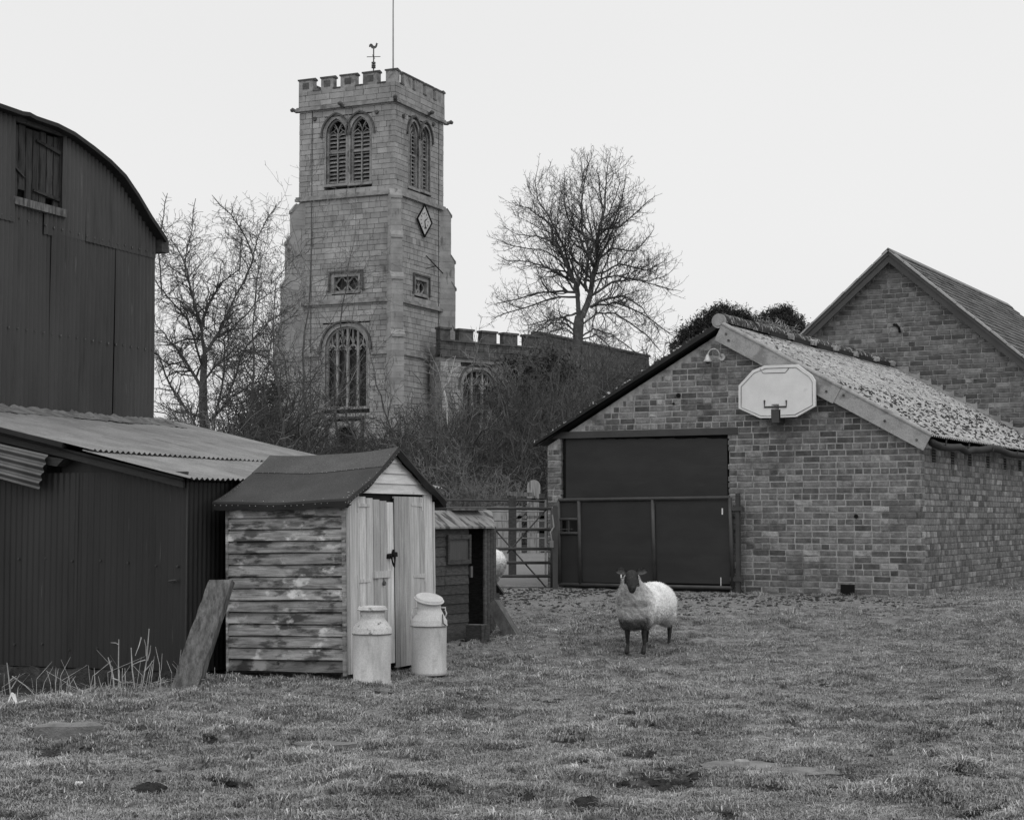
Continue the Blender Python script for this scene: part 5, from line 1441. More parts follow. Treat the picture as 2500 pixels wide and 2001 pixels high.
# diagonal buttresses
for (cx, cy, ang, ps) in ((0, 0, -45, (.30, .45, .58, .72)), (-TW, 0, -135, (.42, .68, .90, 1.15)), (0, TD, 45, (.36, .58, .62, .66))):
    mb = MB(); T = Matrix.Translation((cx, cy, 0)) @ Matrix.Rotation(R(ang), 4, 'Z')
    zt_s = [Z1 - .05, tl_(960, 566).z, tl_(960, 668).z, tl_(960, 808).z]
    if ang == -135: zt_s = [tl_(705, 508).z, tl_(692, 586).z, tl_(680, 690).z, tl_(668, 800).z]
    if ang == 45: zt_s = [tr_(1090, 520).z, tr_(1100, 635).z, tr_(1100, 700).z, 9.0]
    for k, p in enumerate(ps):
        zl_ = zt_s[k + 1] - .2 if k < 3 else -1
        w_ = .29 + .018 * k
        mb = MB()
        v0 = [(-.4, 0), (p, 0), (p, 1)]
        zz_ = zl_
        while zz_ < zt_s[k] - .25 - 1e-6:
            z9 = min(zz_ + rnd.choice((.26, .3, .33)), zt_s[k] - .25); g9 = .004
            mb.box(-.3, p - rnd.uniform(0, .012), -w_ + rnd.uniform(0, .01), w_ - rnd.uniform(0, .01), zz_ + g9, z9 - g9, M=T, shade=rnd.uniform(-.5, .3)); zz_ = z9
        mb.box(-.3, p - .025, -w_ + .02, w_ - .02, zl_, zt_s[k] - .25, M=T, shade=-.8)
        mb.prism([(-.3, zt_s[k] - .25), (p, zt_s[k] - .25), (p - .22, zt_s[k] + .12), (-.3, zt_s[k] + .12)], -w_, w_, 1, M=T)
        bt = mb.build('buttress_stage', M['stone'], tower)
        mb = MB(); mb.prism([(p - .24, zt_s[k] + .13), (p - .24, zt_s[k] + .17), (p + .05, zt_s[k] - .22), (p + .05, zt_s[k] - .36), (p + .01, zt_s[k] - .36), (p + .01, zt_s[k] - .24)], -w_ - .04, w_ + .04, 1, M=T)
        mb.build('weathering', M['stone_pale'], tower)
# gargoyles and roundels
for (px, py, ln) in ((728, 264, 1), (840, 256, 0), (967, 243, 2), (1040, 276, 3), (1085, 301, 4)):
    if ln in (0, 1): p = Vector((tl_(px, py).x, 0, Z0 - .05))
    elif ln == 2: p = Vector((0.05, -.05, Z0 - .05))
    else: p = Vector((0, tr_(px, py).y, Z0 - .05))
    d = {0: (-.1, -1, 0), 1: (-1, -.25, 0), 2: (.5, -1, 0), 3: (1, -.1, 0), 4: (.75, .75, 0)}[ln]; d = Vector(d).normalized()
    if ln == 1: p.x = -TW
    mb = MB(); mb.tube([p, p + d * .18 + Vector((0, 0, -.02)), p + d * .30 + Vector((0, 0, .04)), p + d * .38 + Vector((0, 0, .07)), p + d * .50 + Vector((0, 0, .03))], [.13, .11, .09, .13, .08], 8)
    mb.build('gargoyle', M['stone_dark'], par_)
for (px, py, f) in ((769, 291, 0), (920, 274, 0), (984, 284, 1), (1057, 304, 1)):
    mb = MB()
    if f == 0: p = tl_(px, py); mb.tube([(p.x, -.10, p.z), (p.x, .02, p.z)], [.10, .13], 10)
    else: p = tr_(px, py); mb.tube([(.10, p.y, p.z), (-.02, p.y, p.z)], [.10, .13], 10)
    mb.build('carved_boss', M['stone_dark'], tower)
# clock
pts = [tr_(*z3(*q)) for q in ((1027, 110), (1072, 217), (1027, 312), (980, 193))]
cy_, cz_ = sum(p.y for p in pts) / 4, sum(p.z for p in pts) / 4
hw_ = (pts[1].y - pts[3].y) / 2; hh_ = (pts[0].z - pts[2].z) / 2
ck = bpy.data.objects.new('clock', None); COL.objects.link(ck); ck.parent = CH
mb = MB(); mb.prism([(cy_, cz_ - hh_), (cy_ + hw_, cz_), (cy_, cz_ + hh_), (cy_ - hw_, cz_)], .0, .10, 0); mb.build('face', M['clock'], ck)
mb = MB(); q = [(cy_, cz_ - hh_), (cy_ + hw_, cz_), (cy_, cz_ + hh_), (cy_ - hw_, cz_), (cy_, cz_ - hh_)]
mb.tube([(.10, a, b) for a, b in q], .065, 6); mb.build('frame', M['black'], ck)
mb = MB()
for k in range(12):
    th = 2 * math.pi * k / 12; r0_, r1_ = .42 * hw_, .54 * hw_
    mb.tube([(.11, cy_ + r0_ * math.sin(th), cz_ + r0_ * math.cos(th)), (.11, cy_ + r1_ * math.sin(th), cz_ + r1_ * math.cos(th))], .018, 4)
mb.build('hour_mark', M['black'], ck)
mb = MB(); mb.tube([(.12, cy_, cz_), (.12, cy_ + .1, cz_ - .42)], .025, 4); mb.tube([(.12, cy_, cz_), (.12, cy_ + .22, cz_ + .12)], .03, 4); mb.build('clock_hand', M['black'], ck)
a, b, c = tr_(*z3(1045, 430)), tr_(*z3(1045, 512)), tr_(*z3(1046, 565))
mb = MB(); mb.tube([(.02, a.y, a.z), (.95, b.y + .22, b.z - .3)], .03, 5); mb.tube([(.0, b.y, b.z), (.55, b.y + .12, b.z + .12)], .022, 5); mb.build('sundial_rod', M['black'], tower)
for (fx, fr) in ((tl_(*z2(355, 700)).x, 0), (tr_(*z3(1125, 500)).y, 1)):
    mb = MB()
    if fr == 0: mb.box(fx - .02, fx + .02, -.03, -.004, 2, Zc - .05)
    else: mb.box(.004, .03, fx - .02, fx + .02, 2, Zc - .3)
    mb.build('lightning_conductor', M['stone_dark'], tower)
# roof cap, weathercock, flagpole
mb = MB(); mb.prism([(-TW + .4, Zc - .3), (-.4, Zc - .3), (-TW / 2, Zc + .25)], .4, TD - .4, 1); mb.build('tower_roof', M['slate'], tower)
wc = TF.on(912, 168, 1, TD / 2)
WC = bpy.data.objects.new('weathercock', None); COL.objects.link(WC); WC.parent = CH
zz = lambda y: TF.on(912, y, 1, TD / 2).z
mb = MB(); mb.tube([(wc.x, TD / 2, Zc - .2), (wc.x, TD / 2, zz(118))], .035, 6)
for y in (154, 160, 165): mb.tube([(wc.x, TD / 2, zz(y) - .04), (wc.x, TD / 2, zz(y) + .04)], .12, 8)
for d in (0, 90): mb.tube([Vector((wc.x, TD / 2, zz(139))) + Matrix.Rotation(R(d + 20), 3, 'Z') @ Vector((s_ * .38, 0, 0)) for s_ in (-1, 1)], .022, 4)
mb.build('spindle', M['rust'], WC)
ck_ = [(-.42, .12), (-.40, .30), (-.25, .42), (-.12, .36), (-.02, .22), (.08, .18), (.16, .26), (.20, .42), (.28, .50), (.32, .42), (.40, .38), (.33, .33), (.32, .18), (.22, .02), (.06, -.05), (.0, -.12), (-.06, -.05), (-.20, .0), (-.28, .14), (-.33, .08)]
mb = MB(); T = Matrix.Translation((wc.x, TD / 2, zz(118))) @ Matrix.Rotation(R(24.5), 4, 'Z')
mb.prism([(a * .62, b * .62) for a, b in ck_], -.015, .015, 1, M=T); mb.build('cockerel', M['rust'], WC)
fp = TF.on(960, 165, 1, .5)
mb = MB(); mb.tube([(fp.x, .5, Zc), (fp.x - .02, .5, Zc + 4), (fp.x, .5, Zc + 9.0)], [.045, .035, .02], 6); mb.build('flagpole', M['stone_pale'], CH)
# aisle with its own battlements
NF = Frame(*(at(1074, 1261, 92.5)[:2].tolist() if False else (float(at(1074, 1261, 92.5)[0]), 92.5)), 2.9, 40)
TI = TF.I @ NF.M
def an(px, py): return NF.on(px, py, 1, 0)
ais = bpy.data.objects.new('aisle', None); COL.objects.link(ais); ais.parent = CH; ais.matrix_local = TI
ztm, zcr, zst = an(1137, 803).z, an(1165, 838).z, an(1100, 867).z
AL = an(1318, 830).x
a, b = an(1130, 930), an(1208, 930)
exn = [arch_window(I4, a.x, b.x, an(1170, 1040).z, an(1170, 945).z, an(1170, 903).z, 3, .4, None, False, name='aisle_window', mull=.11, parent=ais, m=.14)]
lay(ais, I4, 'stone', M['stone_dark'], 0, AL, zst, zcr, face_allowed(0, AL, []), .3, [.44, .6, .72], None, 0, .013, .3, .006, .006, 49, 0, frame=NF)
lay(ais, I4, 'stone', M['stone'], 0, AL, 1.5, zst - .12, face_allowed(0, AL, exn), .3, [.44, .6, .72], None, 0, .013, .48, .006, .006, 47, 0, heights=hts, frame=NF)
mb = MB(); mb.box(0, AL, .02, .3, -1, 1.5); mb.box(0.05, AL - .02, .5, 1.0, -1, zcr - .3); mb.build('aisle_core', M['stone_trim'], ais)
mb = MB(); mb.prism([(0, zst - .12), (AL, zst - .12), (AL, zst), (0, zst)], -.14, .02, 1); mb.prism([(0, zcr - .02), (AL, zcr - .02), (AL, zcr + .07), (0, zcr + .07)], -.08, .36, 1); mb.build('string_course', M['stone_dark'], ais)
for (a, b) in ((1074, 1099), (1120, 1155), (1176, 1212), (1229, 1263), (1282, 1318)):
    x0, x1 = an(a, 820).x, an(b, 820).x
    mb = MB(); mb.box(x0, x1, -.02, .32, zcr + .07, ztm - .12); mb.build('merlon', M['stone_dark'], ais)
    mb = MB(); mb.box(x0 - .06, x1 + .06, -.09, .38, ztm - .12, ztm); mb.build('coping', M['stone_dark'], ais)
mb = MB(); mb.prism([(1.0, zcr), (AL, zcr - .4), (AL, zcr), (AL * .6, zcr + .15), (1.0, ztm + .05)], 1.5, 1.8, 1); mb.build('tiled_roof', M['tile'], ais)
# chancel running on behind the bare tree
CF = Frame(*NF.w(AL, .1, 0), 63)
chn = bpy.data.objects.new('chancel', None); COL.objects.link(chn); chn.parent = CH; chn.matrix_local = TF.I @ CF.M
cz1 = CF.on(1335, 818, 1, 0).z
CL_ = CF.on(1585, 880, 1, 0).x
mb = MB(); mb.box(0, CL_, 0.02, .5, -1, cz1); mb.build('chancel_core', M['joint'], chn)
lay(chn, I4, 'stone', M['stone_dark'], 0, CL_, 3.0, cz1, lambda a, b: [(0, CL_)], .3, [.6, .8], None, 0, .011, .02, .006, .006, 48, 0, frame=CF)
mb = MB(); mb.prism([(0, cz1), (CL_, cz1), (CL_, cz1 + .12), (0, cz1 + .12)], -.1, .5, 1); mb.prism([(0, cz1 - 1.6), (CL_, cz1 - 1.6), (CL_, cz1 - 1.5), (0, cz1 - 1.5)], -.1, .02, 1); mb.build('string_course', M['stone_dark'], chn)
for k in range(3):
    u = CL_ * (.12 + .3 * k); arch_window(I4, u, u + 2.6, cz1 - 6, cz1 - 3.2, cz1 - 2.1, 3, .3, None, False, name='chancel_window', mull=.12, parent=chn) if False else None
for k in range(3): mb = MB(); u = CL_ * (.15 + .3 * k); mb.box(u, u + 2.2, -.02, -.005, cz1 - 5.5, cz1 - 2.2); mb.build('window', M['glass'], chn)

# ================================================================ TREES
def tubes_np(branches, sides, rmin, seed=0):
    V, Fq, S = [], [], []; nv = 0; rr = random.Random(seed)
    for pts, rad in branches:
        k = sides(rad[0]); P = np.asarray(pts, float); n = len(P)
        if n < 2: continue
        T = np.gradient(P, axis=0); T /= np.linalg.norm(T, axis=1)[:, None] + 1e-9
        ref = np.array([0.31, .17, .93]) if abs(T[0][2]) < .9 else np.array([1.0, .2, 0])
        A = np.cross(T, ref); A /= np.linalg.norm(A, axis=1)[:, None] + 1e-9; B = np.cross(T, A)
        th = 2 * np.pi * np.arange(k) / k
        rd = np.maximum(np.asarray(rad), rmin * .6)[:, None, None]
        ring = P[:, None, :] + rd * (np.cos(th)[None, :, None] * A[:, None, :] + np.sin(th)[None, :, None] * B[:, None, :])
        V.append(ring.reshape(-1, 3)); S.append(np.full(n * k, rr.uniform(-.5, .5)))
        i = np.arange(n - 1)[:, None]; j = np.arange(k)[None, :]; j2 = (j + 1) % k
        f = np.stack([i * k + j, i * k + j2, (i + 1) * k + j2, (i + 1) * k + j], -1).reshape(-1, 4) + nv
        Fq.append(f); nv += n * k
    return np.concatenate(V), np.concatenate(Fq), np.concatenate(S)
class Tree:
    def __init__(s, seed, wander=.25, up=.12, env=None, rmin=.01, dens=1.0, curl=0, droop=0):
        s.r = random.Random(seed); s.br = []; s.w, s.up, s.env, s.rmin, s.dens, s.droop = wander, up, env, rmin, dens, droop
    def rv(s, a): return Vector((s.r.gauss(0, a), s.r.gauss(0, a), s.r.gauss(0, a)))
    def kids(s, pts, rad, L_, lvl, maxl, t0=.2, n=None, ratio=(.35, .6), ang=(35, 65)):
        if lvl >= maxl: return
        n = n if n is not None else max(2, int(L_ * s.dens * (2.2 + lvl * 1.1)))
        for i in range(n):
            t = t0 + (1 - t0) * (i + s.r.random()) / n
            f = t * (len(pts) - 1); k = min(int(f), len(pts) - 2); p = pts[k].lerp(pts[k + 1], f - k)
            d = (pts[k + 1] - pts[k]).normalized()
            ax = d.cross(s.rv(1)).normalized(); a = R(s.r.uniform(*ang))
            nd = (Matrix.Rotation(a, 3, ax) @ d)
            r0 = (rad[k] * (1 - (f - k)) + rad[k + 1] * (f - k)) * s.r.uniform(.4, .7)
            ln = L_ * s.r.uniform(*ratio) * (1.15 - .55 * t)
            s.grow(p, nd, ln, max(r0, s.rmin), lvl + 1, maxl)
    def grow(s, p, d, L_, r0, lvl, maxl):
        if L_ < .12: return
        seg = max(3, min(8, int(L_ / .3) + 2)); step = L_ / seg; pts, rad = [p.copy()], [r0]
        d = d.normalized()
        for i in range(seg):
            d = (d + s.rv(s.w) + Vector((0, 0, s.up * (1 if lvl > 1 else .6) - s.droop))).normalized()
            p = p + d * step; t = (i + 1) / seg
            pts.append(p.copy()); rad.append(max(r0 * (1 - .75 * t), s.rmin * .6))
            if s.env and not s.env(p, s.r): break
        s.br.append((pts, rad, lvl))
        s.kids(pts, rad, (pts[0] - pts[-1]).length, lvl, maxl)
    def limb(s, pts, r0, r1, lvl, maxl, smooth=3, n=None, t0=.12):
        P = []
        for i in range(len(pts) - 1):
            for k in range(smooth): P.append(pts[i].lerp(pts[i + 1], k / smooth) + s.rv(.02 * (pts[i] - pts[i + 1]).length))
        P.append(pts[-1]); m = len(P); rad = [r0 + (r1 - r0) * (i / (m - 1)) ** .8 for i in range(m)]
        s.br.append((P, rad, lvl)); L_ = sum((P[i] - P[i + 1]).length for i in range(m - 1))
        s.kids(P, rad, L_, lvl, maxl, t0=t0, n=n, ratio=(.24, .48))
        s.grow(P[-1], (P[-1] - P[-2]), L_ * .25, r1, lvl + 1, maxl)
    def emit(s, name, loc, label, cat, bark, twig, thr, group=None):
        t_ = root(name, loc, label, cat, group)
        o = np.array(loc)
        tr = [(np.array([tuple(q) for q in p]) - o, r) for p, r, l in s.br if r[0] > thr]
        cr = [(np.array([tuple(q) for q in p]) - o, r) for p, r, l in s.br if r[0] <= thr]
        if tr: link('trunk', np_mesh('trunk', *tubes_np(tr, lambda r: 10 if r > .12 else 6, s.rmin)[:2], bark, smooth=True), t_)
        V, Fq, S = tubes_np(cr, lambda r: 4 if r > s.rmin * 3 else 3, s.rmin); link('crown', np_mesh('crown', V, Fq, twig, S), t_)
        return t_
# big ash tree beside the nave
YT = 74.0
def z4(x, y, dy=0): return Vector(at(1050 + x * .3765, 350 + y * .3765, YT + dy))
cen = z4(1010, 750)
def env_big(p, r):
    q = ((p.x - cen.x) / 5.1) ** 2 + ((p.y - YT) / 4.6) ** 2 + ((p.z - cen.z) / (5.4 if p.z > cen.z else 5.6)) ** 2
    return q < 1.0 + r.uniform(-.25, .14)
T1 = Tree(3, .19, .13, env_big, .0085, .92)
T1.br.append(([z4(945, 1800), z4(948, 1600), z4(952, 1400), z4(958, 1280), z4(962, 1180), z4(968, 1120)], [.30, .26, .23, .22, .23, .19], 0))
limbs = [([(965, 1150), (960, 1000), (940, 900), (890, 800), (850, 690), (790, 640), (690, 600), (570, 590)], .19, -1.2),
         ([(985, 1130), (1030, 1020), (1050, 900), (1085, 780), (1080, 650), (1100, 540), (1130, 420), (1140, 280), (1150, 170)], .24, .6),
         ([(935, 900), (885, 720), (820, 560), (760, 470), (700, 360), (680, 250)], .10, 1.6),
         ([(1080, 650), (1000, 600), (910, 520), (870, 400), (870, 280)], .10, -1.0),
         ([(955, 970), (860, 960), (700, 970), (580, 1010), (470, 1030)], .10, 1.0),
         ([(950, 1100), (850, 1130), (740, 1150), (620, 1180)], .09, -1.5),
         ([(1040, 1060), (1140, 1010), (1260, 990), (1380, 1070), (1440, 1170)], .11, -1.8),
         ([(1050, 990), (1180, 900), (1300, 880), (1420, 890), (1540, 850)], .11, 1.5),
         ([(1090, 750), (1180, 680), (1330, 700), (1430, 590)], .09, -1.4),
         ([(1100, 560), (1230, 540), (1320, 460), (1420, 370)], .09, 1.0),
         ([(930, 900), (830, 840), (720, 790), (600, 760), (500, 760)], .10, -2.0),
         ([(1010, 960), (1020, 800), (1030, 720), (990, 560), (980, 400), (1000, 250), (1030, 130)], .12, -2.0),
         ([(1080, 850), (1230, 780), (1400, 830), (1520, 760)], .08, 2.2),
         ([(940, 1220), (880, 1170), (790, 1160), (690, 1220)], .07, 1.0),
         ([(985, 1270), (1080, 1240), (1160, 1310), (1230, 1400)], .07, -1.0),
         ([(1085, 700), (1160, 560), (1230, 400), (1260, 280)], .08, -2.2),
         ([(850, 690), (780, 520), (640, 420), (560, 400)], .06, 2.0),
         ([(980, 1180), (1080, 1100), (1200, 1100), (1320, 1180), (1420, 1260), (1480, 1330)], .08, -1.5), ([(950, 1180), (860, 1120), (720, 1170), (620, 1270)], .07, 1.2),
         ([(985, 1250), (1060, 1200), (1180, 1240), (1300, 1330), (1400, 1390)], .07, 1.6), ([(955, 1260), (880, 1200), (780, 1220), (700, 1310)], .06, -1.8),
         ([(1050, 1060), (1200, 1030), (1350, 1090), (1480, 1180), (1560, 1240)], .08, .5), ([(940, 1000), (800, 1000), (640, 1060), (500, 1100), (420, 1130)], .08, -.6),
         ([(1050, 900), (1200, 850), (1400, 900), (1570, 950)], .07, -2.4), ([(890, 800), (760, 700), (600, 680), (470, 640)], .06, -1.0)]
for i, (pl, r0, dy) in enumerate(limbs):
    n = len(pl); T1.limb([z4(a, b, dy * k / (n - 1) + T1.r.uniform(-.15, .15) * (k > 0)) for k, (a, b) in enumerate(pl)], r0 * .62, .018, 1, 5, n=17 + n * 2)
gz_ = float(ground_base(z4(945, 1800).x, YT))
T1.emit('bare_ash_tree', (z4(948, 1700).x, YT, gz_), 'tall spreading leafless tree standing beside the church nave', 'tree', M['bark'], M['twig'], .055)
print('ash branches', len(T1.br))
# thorny tree left of the tower
YL_ = 52.0
def z1_(x, y, dy=0): return Vector(at(x * .5215, 250 + y * .5215, YL_ + dy))
cl = z1_(1000, 1050)
def env_l(p, r):
    q = ((p.x - cl.x) / 3.6) ** 2 + ((p.y - YL_) / 3.2) ** 2 + ((p.z - cl.z) / (4.0 if p.z > cl.z else 4.5)) ** 2
    return q < 1.0 + r.uniform(-.25, .2)
T2 = Tree(8, .34, .05, env_l, .0068, 1.3)
T2.br.append(([z1_(955, 1800), z1_(957, 1560), z1_(950, 1400), z1_(952, 1280), z1_(957, 1180)], [.18, .15, .14, .11, .10], 0))
for i, (pl, r0, dy) in enumerate([([(940, 1340), (870, 1210), (790, 1110), (730, 1040)], .10, 1.0), ([(955, 1200), (945, 1050), (900, 900), (870, 760), (800, 640)], .11, -.8),
        ([(960, 1170), (1020, 1090), (1060, 1000), (1140, 850), (1190, 700)], .10, .8), ([(960, 1480), (880, 1450), (800, 1330), (740, 1180), (700, 1150)], .09, -1.2),
        ([(945, 1050), (980, 940), (1030, 850), (1120, 780), (1130, 640)], .07, 1.6), ([(985, 1490), (1080, 1380), (1170, 1320), (1260, 1290)], .08, 1.0),
        ([(1140, 850), (1190, 720), (1130, 600), (1080, 530), (1010, 455)], .05, -1.0), ([(900, 900), (860, 760), (900, 600), (910, 480)], .05, 1.2), ([(760, 900), (740, 700), (760, 560), (780, 440)], .04, .8),
        ([(1060, 1400), (1120, 1200), (1230, 1050), (1300, 1000)], .06, -1.4), ([(950, 1300), (1010, 1230), (1100, 1150), (1180, 1170), (1260, 1160)], .07, -1.0),
        ([(870, 1210), (790, 1230), (720, 1170)], .05, 1.2), ([(1190, 700), (1220, 600), (1290, 490)], .03, 0), ([(960, 1250), (880, 1020), (780, 900), (730, 840)], .06, -1.6),
        ([(1000, 1500), (1050, 1260), (1050, 1100), (1200, 940), (1300, 870)], .06, 1.8), ([(1020, 1400), (1120, 1330), (1260, 1380), (1340, 1360)], .05, 0)]):
    n = len(pl); T2.limb([z1_(a, b, dy * k / (n - 1)) for k, (a, b) in enumerate(pl)], r0 * .62, .013, 1, 5, n=28 + n * 2)
g2 = float(ground_base(z1_(955, 1700).x, YL_))
T2.emit('bare_thorn_tree', (z1_(955, 1700).x, YL_, g2), 'tangled leafless tree between the arched barn and church tower', 'tree', M['bark'], M['twig'], .05)
print('thorn branches', len(T2.br))
# thicket: five seedlings of shrub repeated into one uncountable mass
def shrub(seed, H, spread, stems, w=.22, up=.08, rmin=.0075, maxl=3, dens=1.25):
    T_ = Tree(seed, w, up, None, rmin, dens)
    for i in range(stems):
        a = T_.r.uniform(0, 2 * math.pi); tilt = T_.r.uniform(.05, 1) ** .8 * spread
        d = Vector((math.cos(a) * tilt, math.sin(a) * tilt, 1)).normalized()
        T_.grow(Vector((math.cos(a) * .3 * T_.r.random(), math.sin(a) * .3 * T_.r.random(), 0)), d, H * T_.r.uniform(.6, 1), .03 * H / 3, 0, maxl)
    return tubes_np([(np.array([tuple(q) for q in p]), r) for p, r, l in T_.br], lambda r: 4 if r > .02 else 3, rmin, seed)
SV = [shrub(101, 3.2, .9, 9, .25, .05), shrub(102, 3.0, .7, 10, .20, .10), shrub(103, 3.4, 1.0, 8, .30, .02), shrub(104, 2.8, .8, 10, .28, .06)]
print('shrub verts', [len(s[0]) for s in SV])
def mass(name, items, label, cat, mt, kind='stuff'):
    V, Fq, S = [], [], []; nv = 0
    for (x, y, sc_, rot, v, sz_) in items:
        v_, f_, s_ = SV[v]; z = float(ground_base(x, y)) - .05
        c, s1 = math.cos(rot), math.sin(rot)
        q = v_ * np.array([sc_, sc_, sc_ * sz_]); q = np.stack([q[:, 0] * c - q[:, 1] * s1 + x, q[:, 0] * s1 + q[:, 1] * c + y, q[:, 2] + z], 1)
        V.append(q); Fq.append(f_ + nv); S.append(s_); nv += len(q)
    o = link(name, np_mesh(name, np.concatenate(V), np.concatenate(Fq), mt, np.concatenate(S))); tag(o, label, cat, None, kind); return o
r_ = random.Random(5)
def X(px, Y): return (px - 1250) / F_PX * Y
items = []
for i in range(66):
    px = r_.uniform(545, 1400); Y = r_.uniform(44, 62); top_y = 985 + 60 * math.exp(-((px - 850) / 60) ** 2) - 190 * math.exp(-((px - 620) / 75) ** 2) - 165 * math.exp(-((px - 1280) / 150) ** 2) + r_.uniform(-10, 60)
    H = 1.45 + (1261 - top_y) / F_PX * Y - float(ground_base(X(px, Y), Y)); items.append((X(px, Y), Y, H / 3.4, r_.uniform(0, 6.3), r_.randrange(4), r_.uniform(.9, 1.1)))
mass('thicket', items, 'dense mass of bare twiggy shrubs along the churchyard edge', 'thicket', M['twig'])
items = []
for i in range(14):
    px = r_.uniform(960, 1215); Y = r_.uniform(41, 45); items.append((X(px, Y), Y, r_.uniform(.55, .95), r_.uniform(0, 6.3), r_.randrange(4), r_.uniform(.8, 1.1)))
for i in range(10):
    px = r_.uniform(380, 660); Y = r_.uniform(46, 58); items.append((X(px, Y), Y, r_.uniform(.9, 1.4), r_.uniform(0, 6.3), r_.randrange(4), 1))
mass('undergrowth', items, 'lower tangle of pale grey brambles in front of the thicket', 'undergrowth', M['twig_pale'])
items = [(X(px, 96), 96, r_.uniform(1.2, 2.0), r_.uniform(0, 6.3), r_.randrange(4), 1) for px in (1590, 1620, 1650, 1668, 1600, 1560, 1640, 1530)]
items += [(X(px, 68), 68, r_.uniform(1.3, 2.1), r_.uniform(0, 6.3), r_.randrange(4), 1) for px in (1340, 1375, 1400, 1430, 1460, 1490, 1520, 1550, 1580)]
mass('hedge_scrub', items, 'bare scrub behind the left roof slope of the outbuilding', 'scrub', M['twig'])
items = [(X(px, 80), 80, r_.uniform(.8, 1.3), r_.uniform(0, 6.3), r_.randrange(4), 1) for px in (385, 405, 425, 450, 480, 520, 560)]
slim_trees = True
mass('distant_scrub', items, 'low distant bare scrub beside the right edge of the arched barn', 'scrub', M['twig_pale'])
# slim trees in front of the tower
def slim(seed, px, Y, py_top, label, w=.16, lean=0, mt='twig', dens=.9, r0=.06):
    x = X(px, Y); g = float(ground_base(x, Y)); H = 1.45 + (1261 - py_top) / F_PX * Y - g
    T_ = Tree(seed, w, .10, None, .007, dens); pts = [Vector((x + lean * t * t + T_.r.uniform(-.1, .1), Y, g + H * t)) for t in (0, .2, .4, .6, .8, 1)]
    T_.limb(pts, r0, .012, 1, 4, n=13, t0=.25); T_.emit('bare_sapling', (x, Y, g), label, 'tree', M['bark'], M[mt], .03, None)
slim(21, 985, 50, 880, 'thin dark bare sapling right of the tall west window', .2, -1.0)
slim(22, 880, 48, 930, 'small bare sapling in front of the west door', .2, -.6)
slim(23, 735, 50, 560, 'slender bare tree reaching up against the tower wall', .12, .3, 'twig_pale', .6)
slim(24, 815, 52, 600, 'thin pale leafless tree below the square tower window', .12, .5, 'twig_pale', .5)
slim(25, 640, 49, 700, 'bushy bare tree covering the left buttress of the tower', .22, .3, 'twig', 1.1)
slim(26, 610, 50, 640, 'tangled bare tree directly left of the tower buttress', .28, .2, 'twig', 1.3, .08)
slim(27, 690, 47, 700, 'bushy leafless tree before the left corner of the tower', .28, -.3, 'twig', 1.3, .07)
slim(28, 1130, 47, 880, 'bare sapling with fine twigs in front of the aisle window', .22, .3, 'twig_pale', 1.0, .05)
slim(29, 1350, 60, 850, 'bushy bare tree at the foot of the tall ash', .26, .3, 'twig', 1.3, .07)
slim(30, 1500, 64, 860, 'low bare tree above the left slope of the outbuilding roof', .26, -.3, 'twig', 1.3, .07)
slim(31, 1430, 66, 840, 'wispy bare tree just right of the ash trunk', .26, .4, 'twig_pale', 1.3, .06)
slim(32, 1560, 66, 870, 'small bare tree by the lower verge of the outbuilding roof', .26, -.3, 'twig', 1.3, .06)
slim(33, 1250, 62, 850, 'pale bare tree rising behind the dark evergreen bush', .24, .3, 'twig_pale', 1.3, .06)
slim(34, 1060, 46, 930, 'pale many twigged sapling below the right tower face', .26, .2, 'twig_pale', 1.3, .05)
# bleached dead branch
p0, p1, p2, p3 = [Vector(at(a, b, 47)) for a, b in ((1092, 1035), (1090, 985), (1086, 960), (1082, 945))]
mb = MB(); mb.tube([p0, p1, p2, p3], [.02, .032, .028, .014], 6); q = [Vector(at(a, b, 47)) for a, b in ((1095, 932), (1103, 905), (1125, 890), (1112, 868), (1090, 880), (1085, 900))]
mb.tube([p3] + [q[0], q[1], q[2]], [.013, .011, .009, .006], 5); mb.tube([q[1], q[3], q[4], q[5]], [.008, .007, .007, .006], 5)
o = mb.build('dead_branch', M['deadwood'], None); tag(o, 'bleached crooked dead branch standing out of the dark thicket', 'branch')
# evergreens: leaves as small faces in clumps
def leaf_mass(lumps, n, size, seed, flat=.6, fill=.55):
    r = np.random.RandomState(seed); vol = np.array([l[3] ** 2 for l in lumps]); k = r.choice(len(lumps), n, p=vol / vol.sum())
    C = np.array([l[:3] for l in lumps])[k]; Rr = np.array([l[3] for l in lumps])[k]
    d = r.normal(size=(n, 3)); d /= np.linalg.norm(d, axis=1)[:, None]
    rr = Rr * (fill + (1 - fill) * r.rand(n) ** .6) * (1 + .10 * r.randn(n))
    P = C + d * rr[:, None] * np.array([1, 1, .85])
    # tufts: pull leaves to clump centres
    nc = max(40, n // 40); cc = P[r.choice(n, nc)]
    idx = r.randint(0, nc, n); P = cc[idx] + (P - cc[idx]) * 0 + r.normal(size=(n, 3)) * size * 1.9
    a = r.normal(size=(n, 3)) + d * .6; a /= np.linalg.norm(a, axis=1)[:, None]; b = np.cross(a, r.normal(size=(n, 3))); b /= np.linalg.norm(b, axis=1)[:, None]
    s = size * (.6 + .8 * r.rand(n))[:, None]
    V = np.stack([P - a * s, P - b * s * flat * .4, P + a * s, P + b * s * flat * .4], 1).reshape(-1, 3)
    F_ = np.arange(4 * n).reshape(-1, 4); S = np.repeat(np.repeat(r.uniform(-.6, .6, nc)[idx][:, None], 4, 1), 1).ravel() 
    return V, F_, S
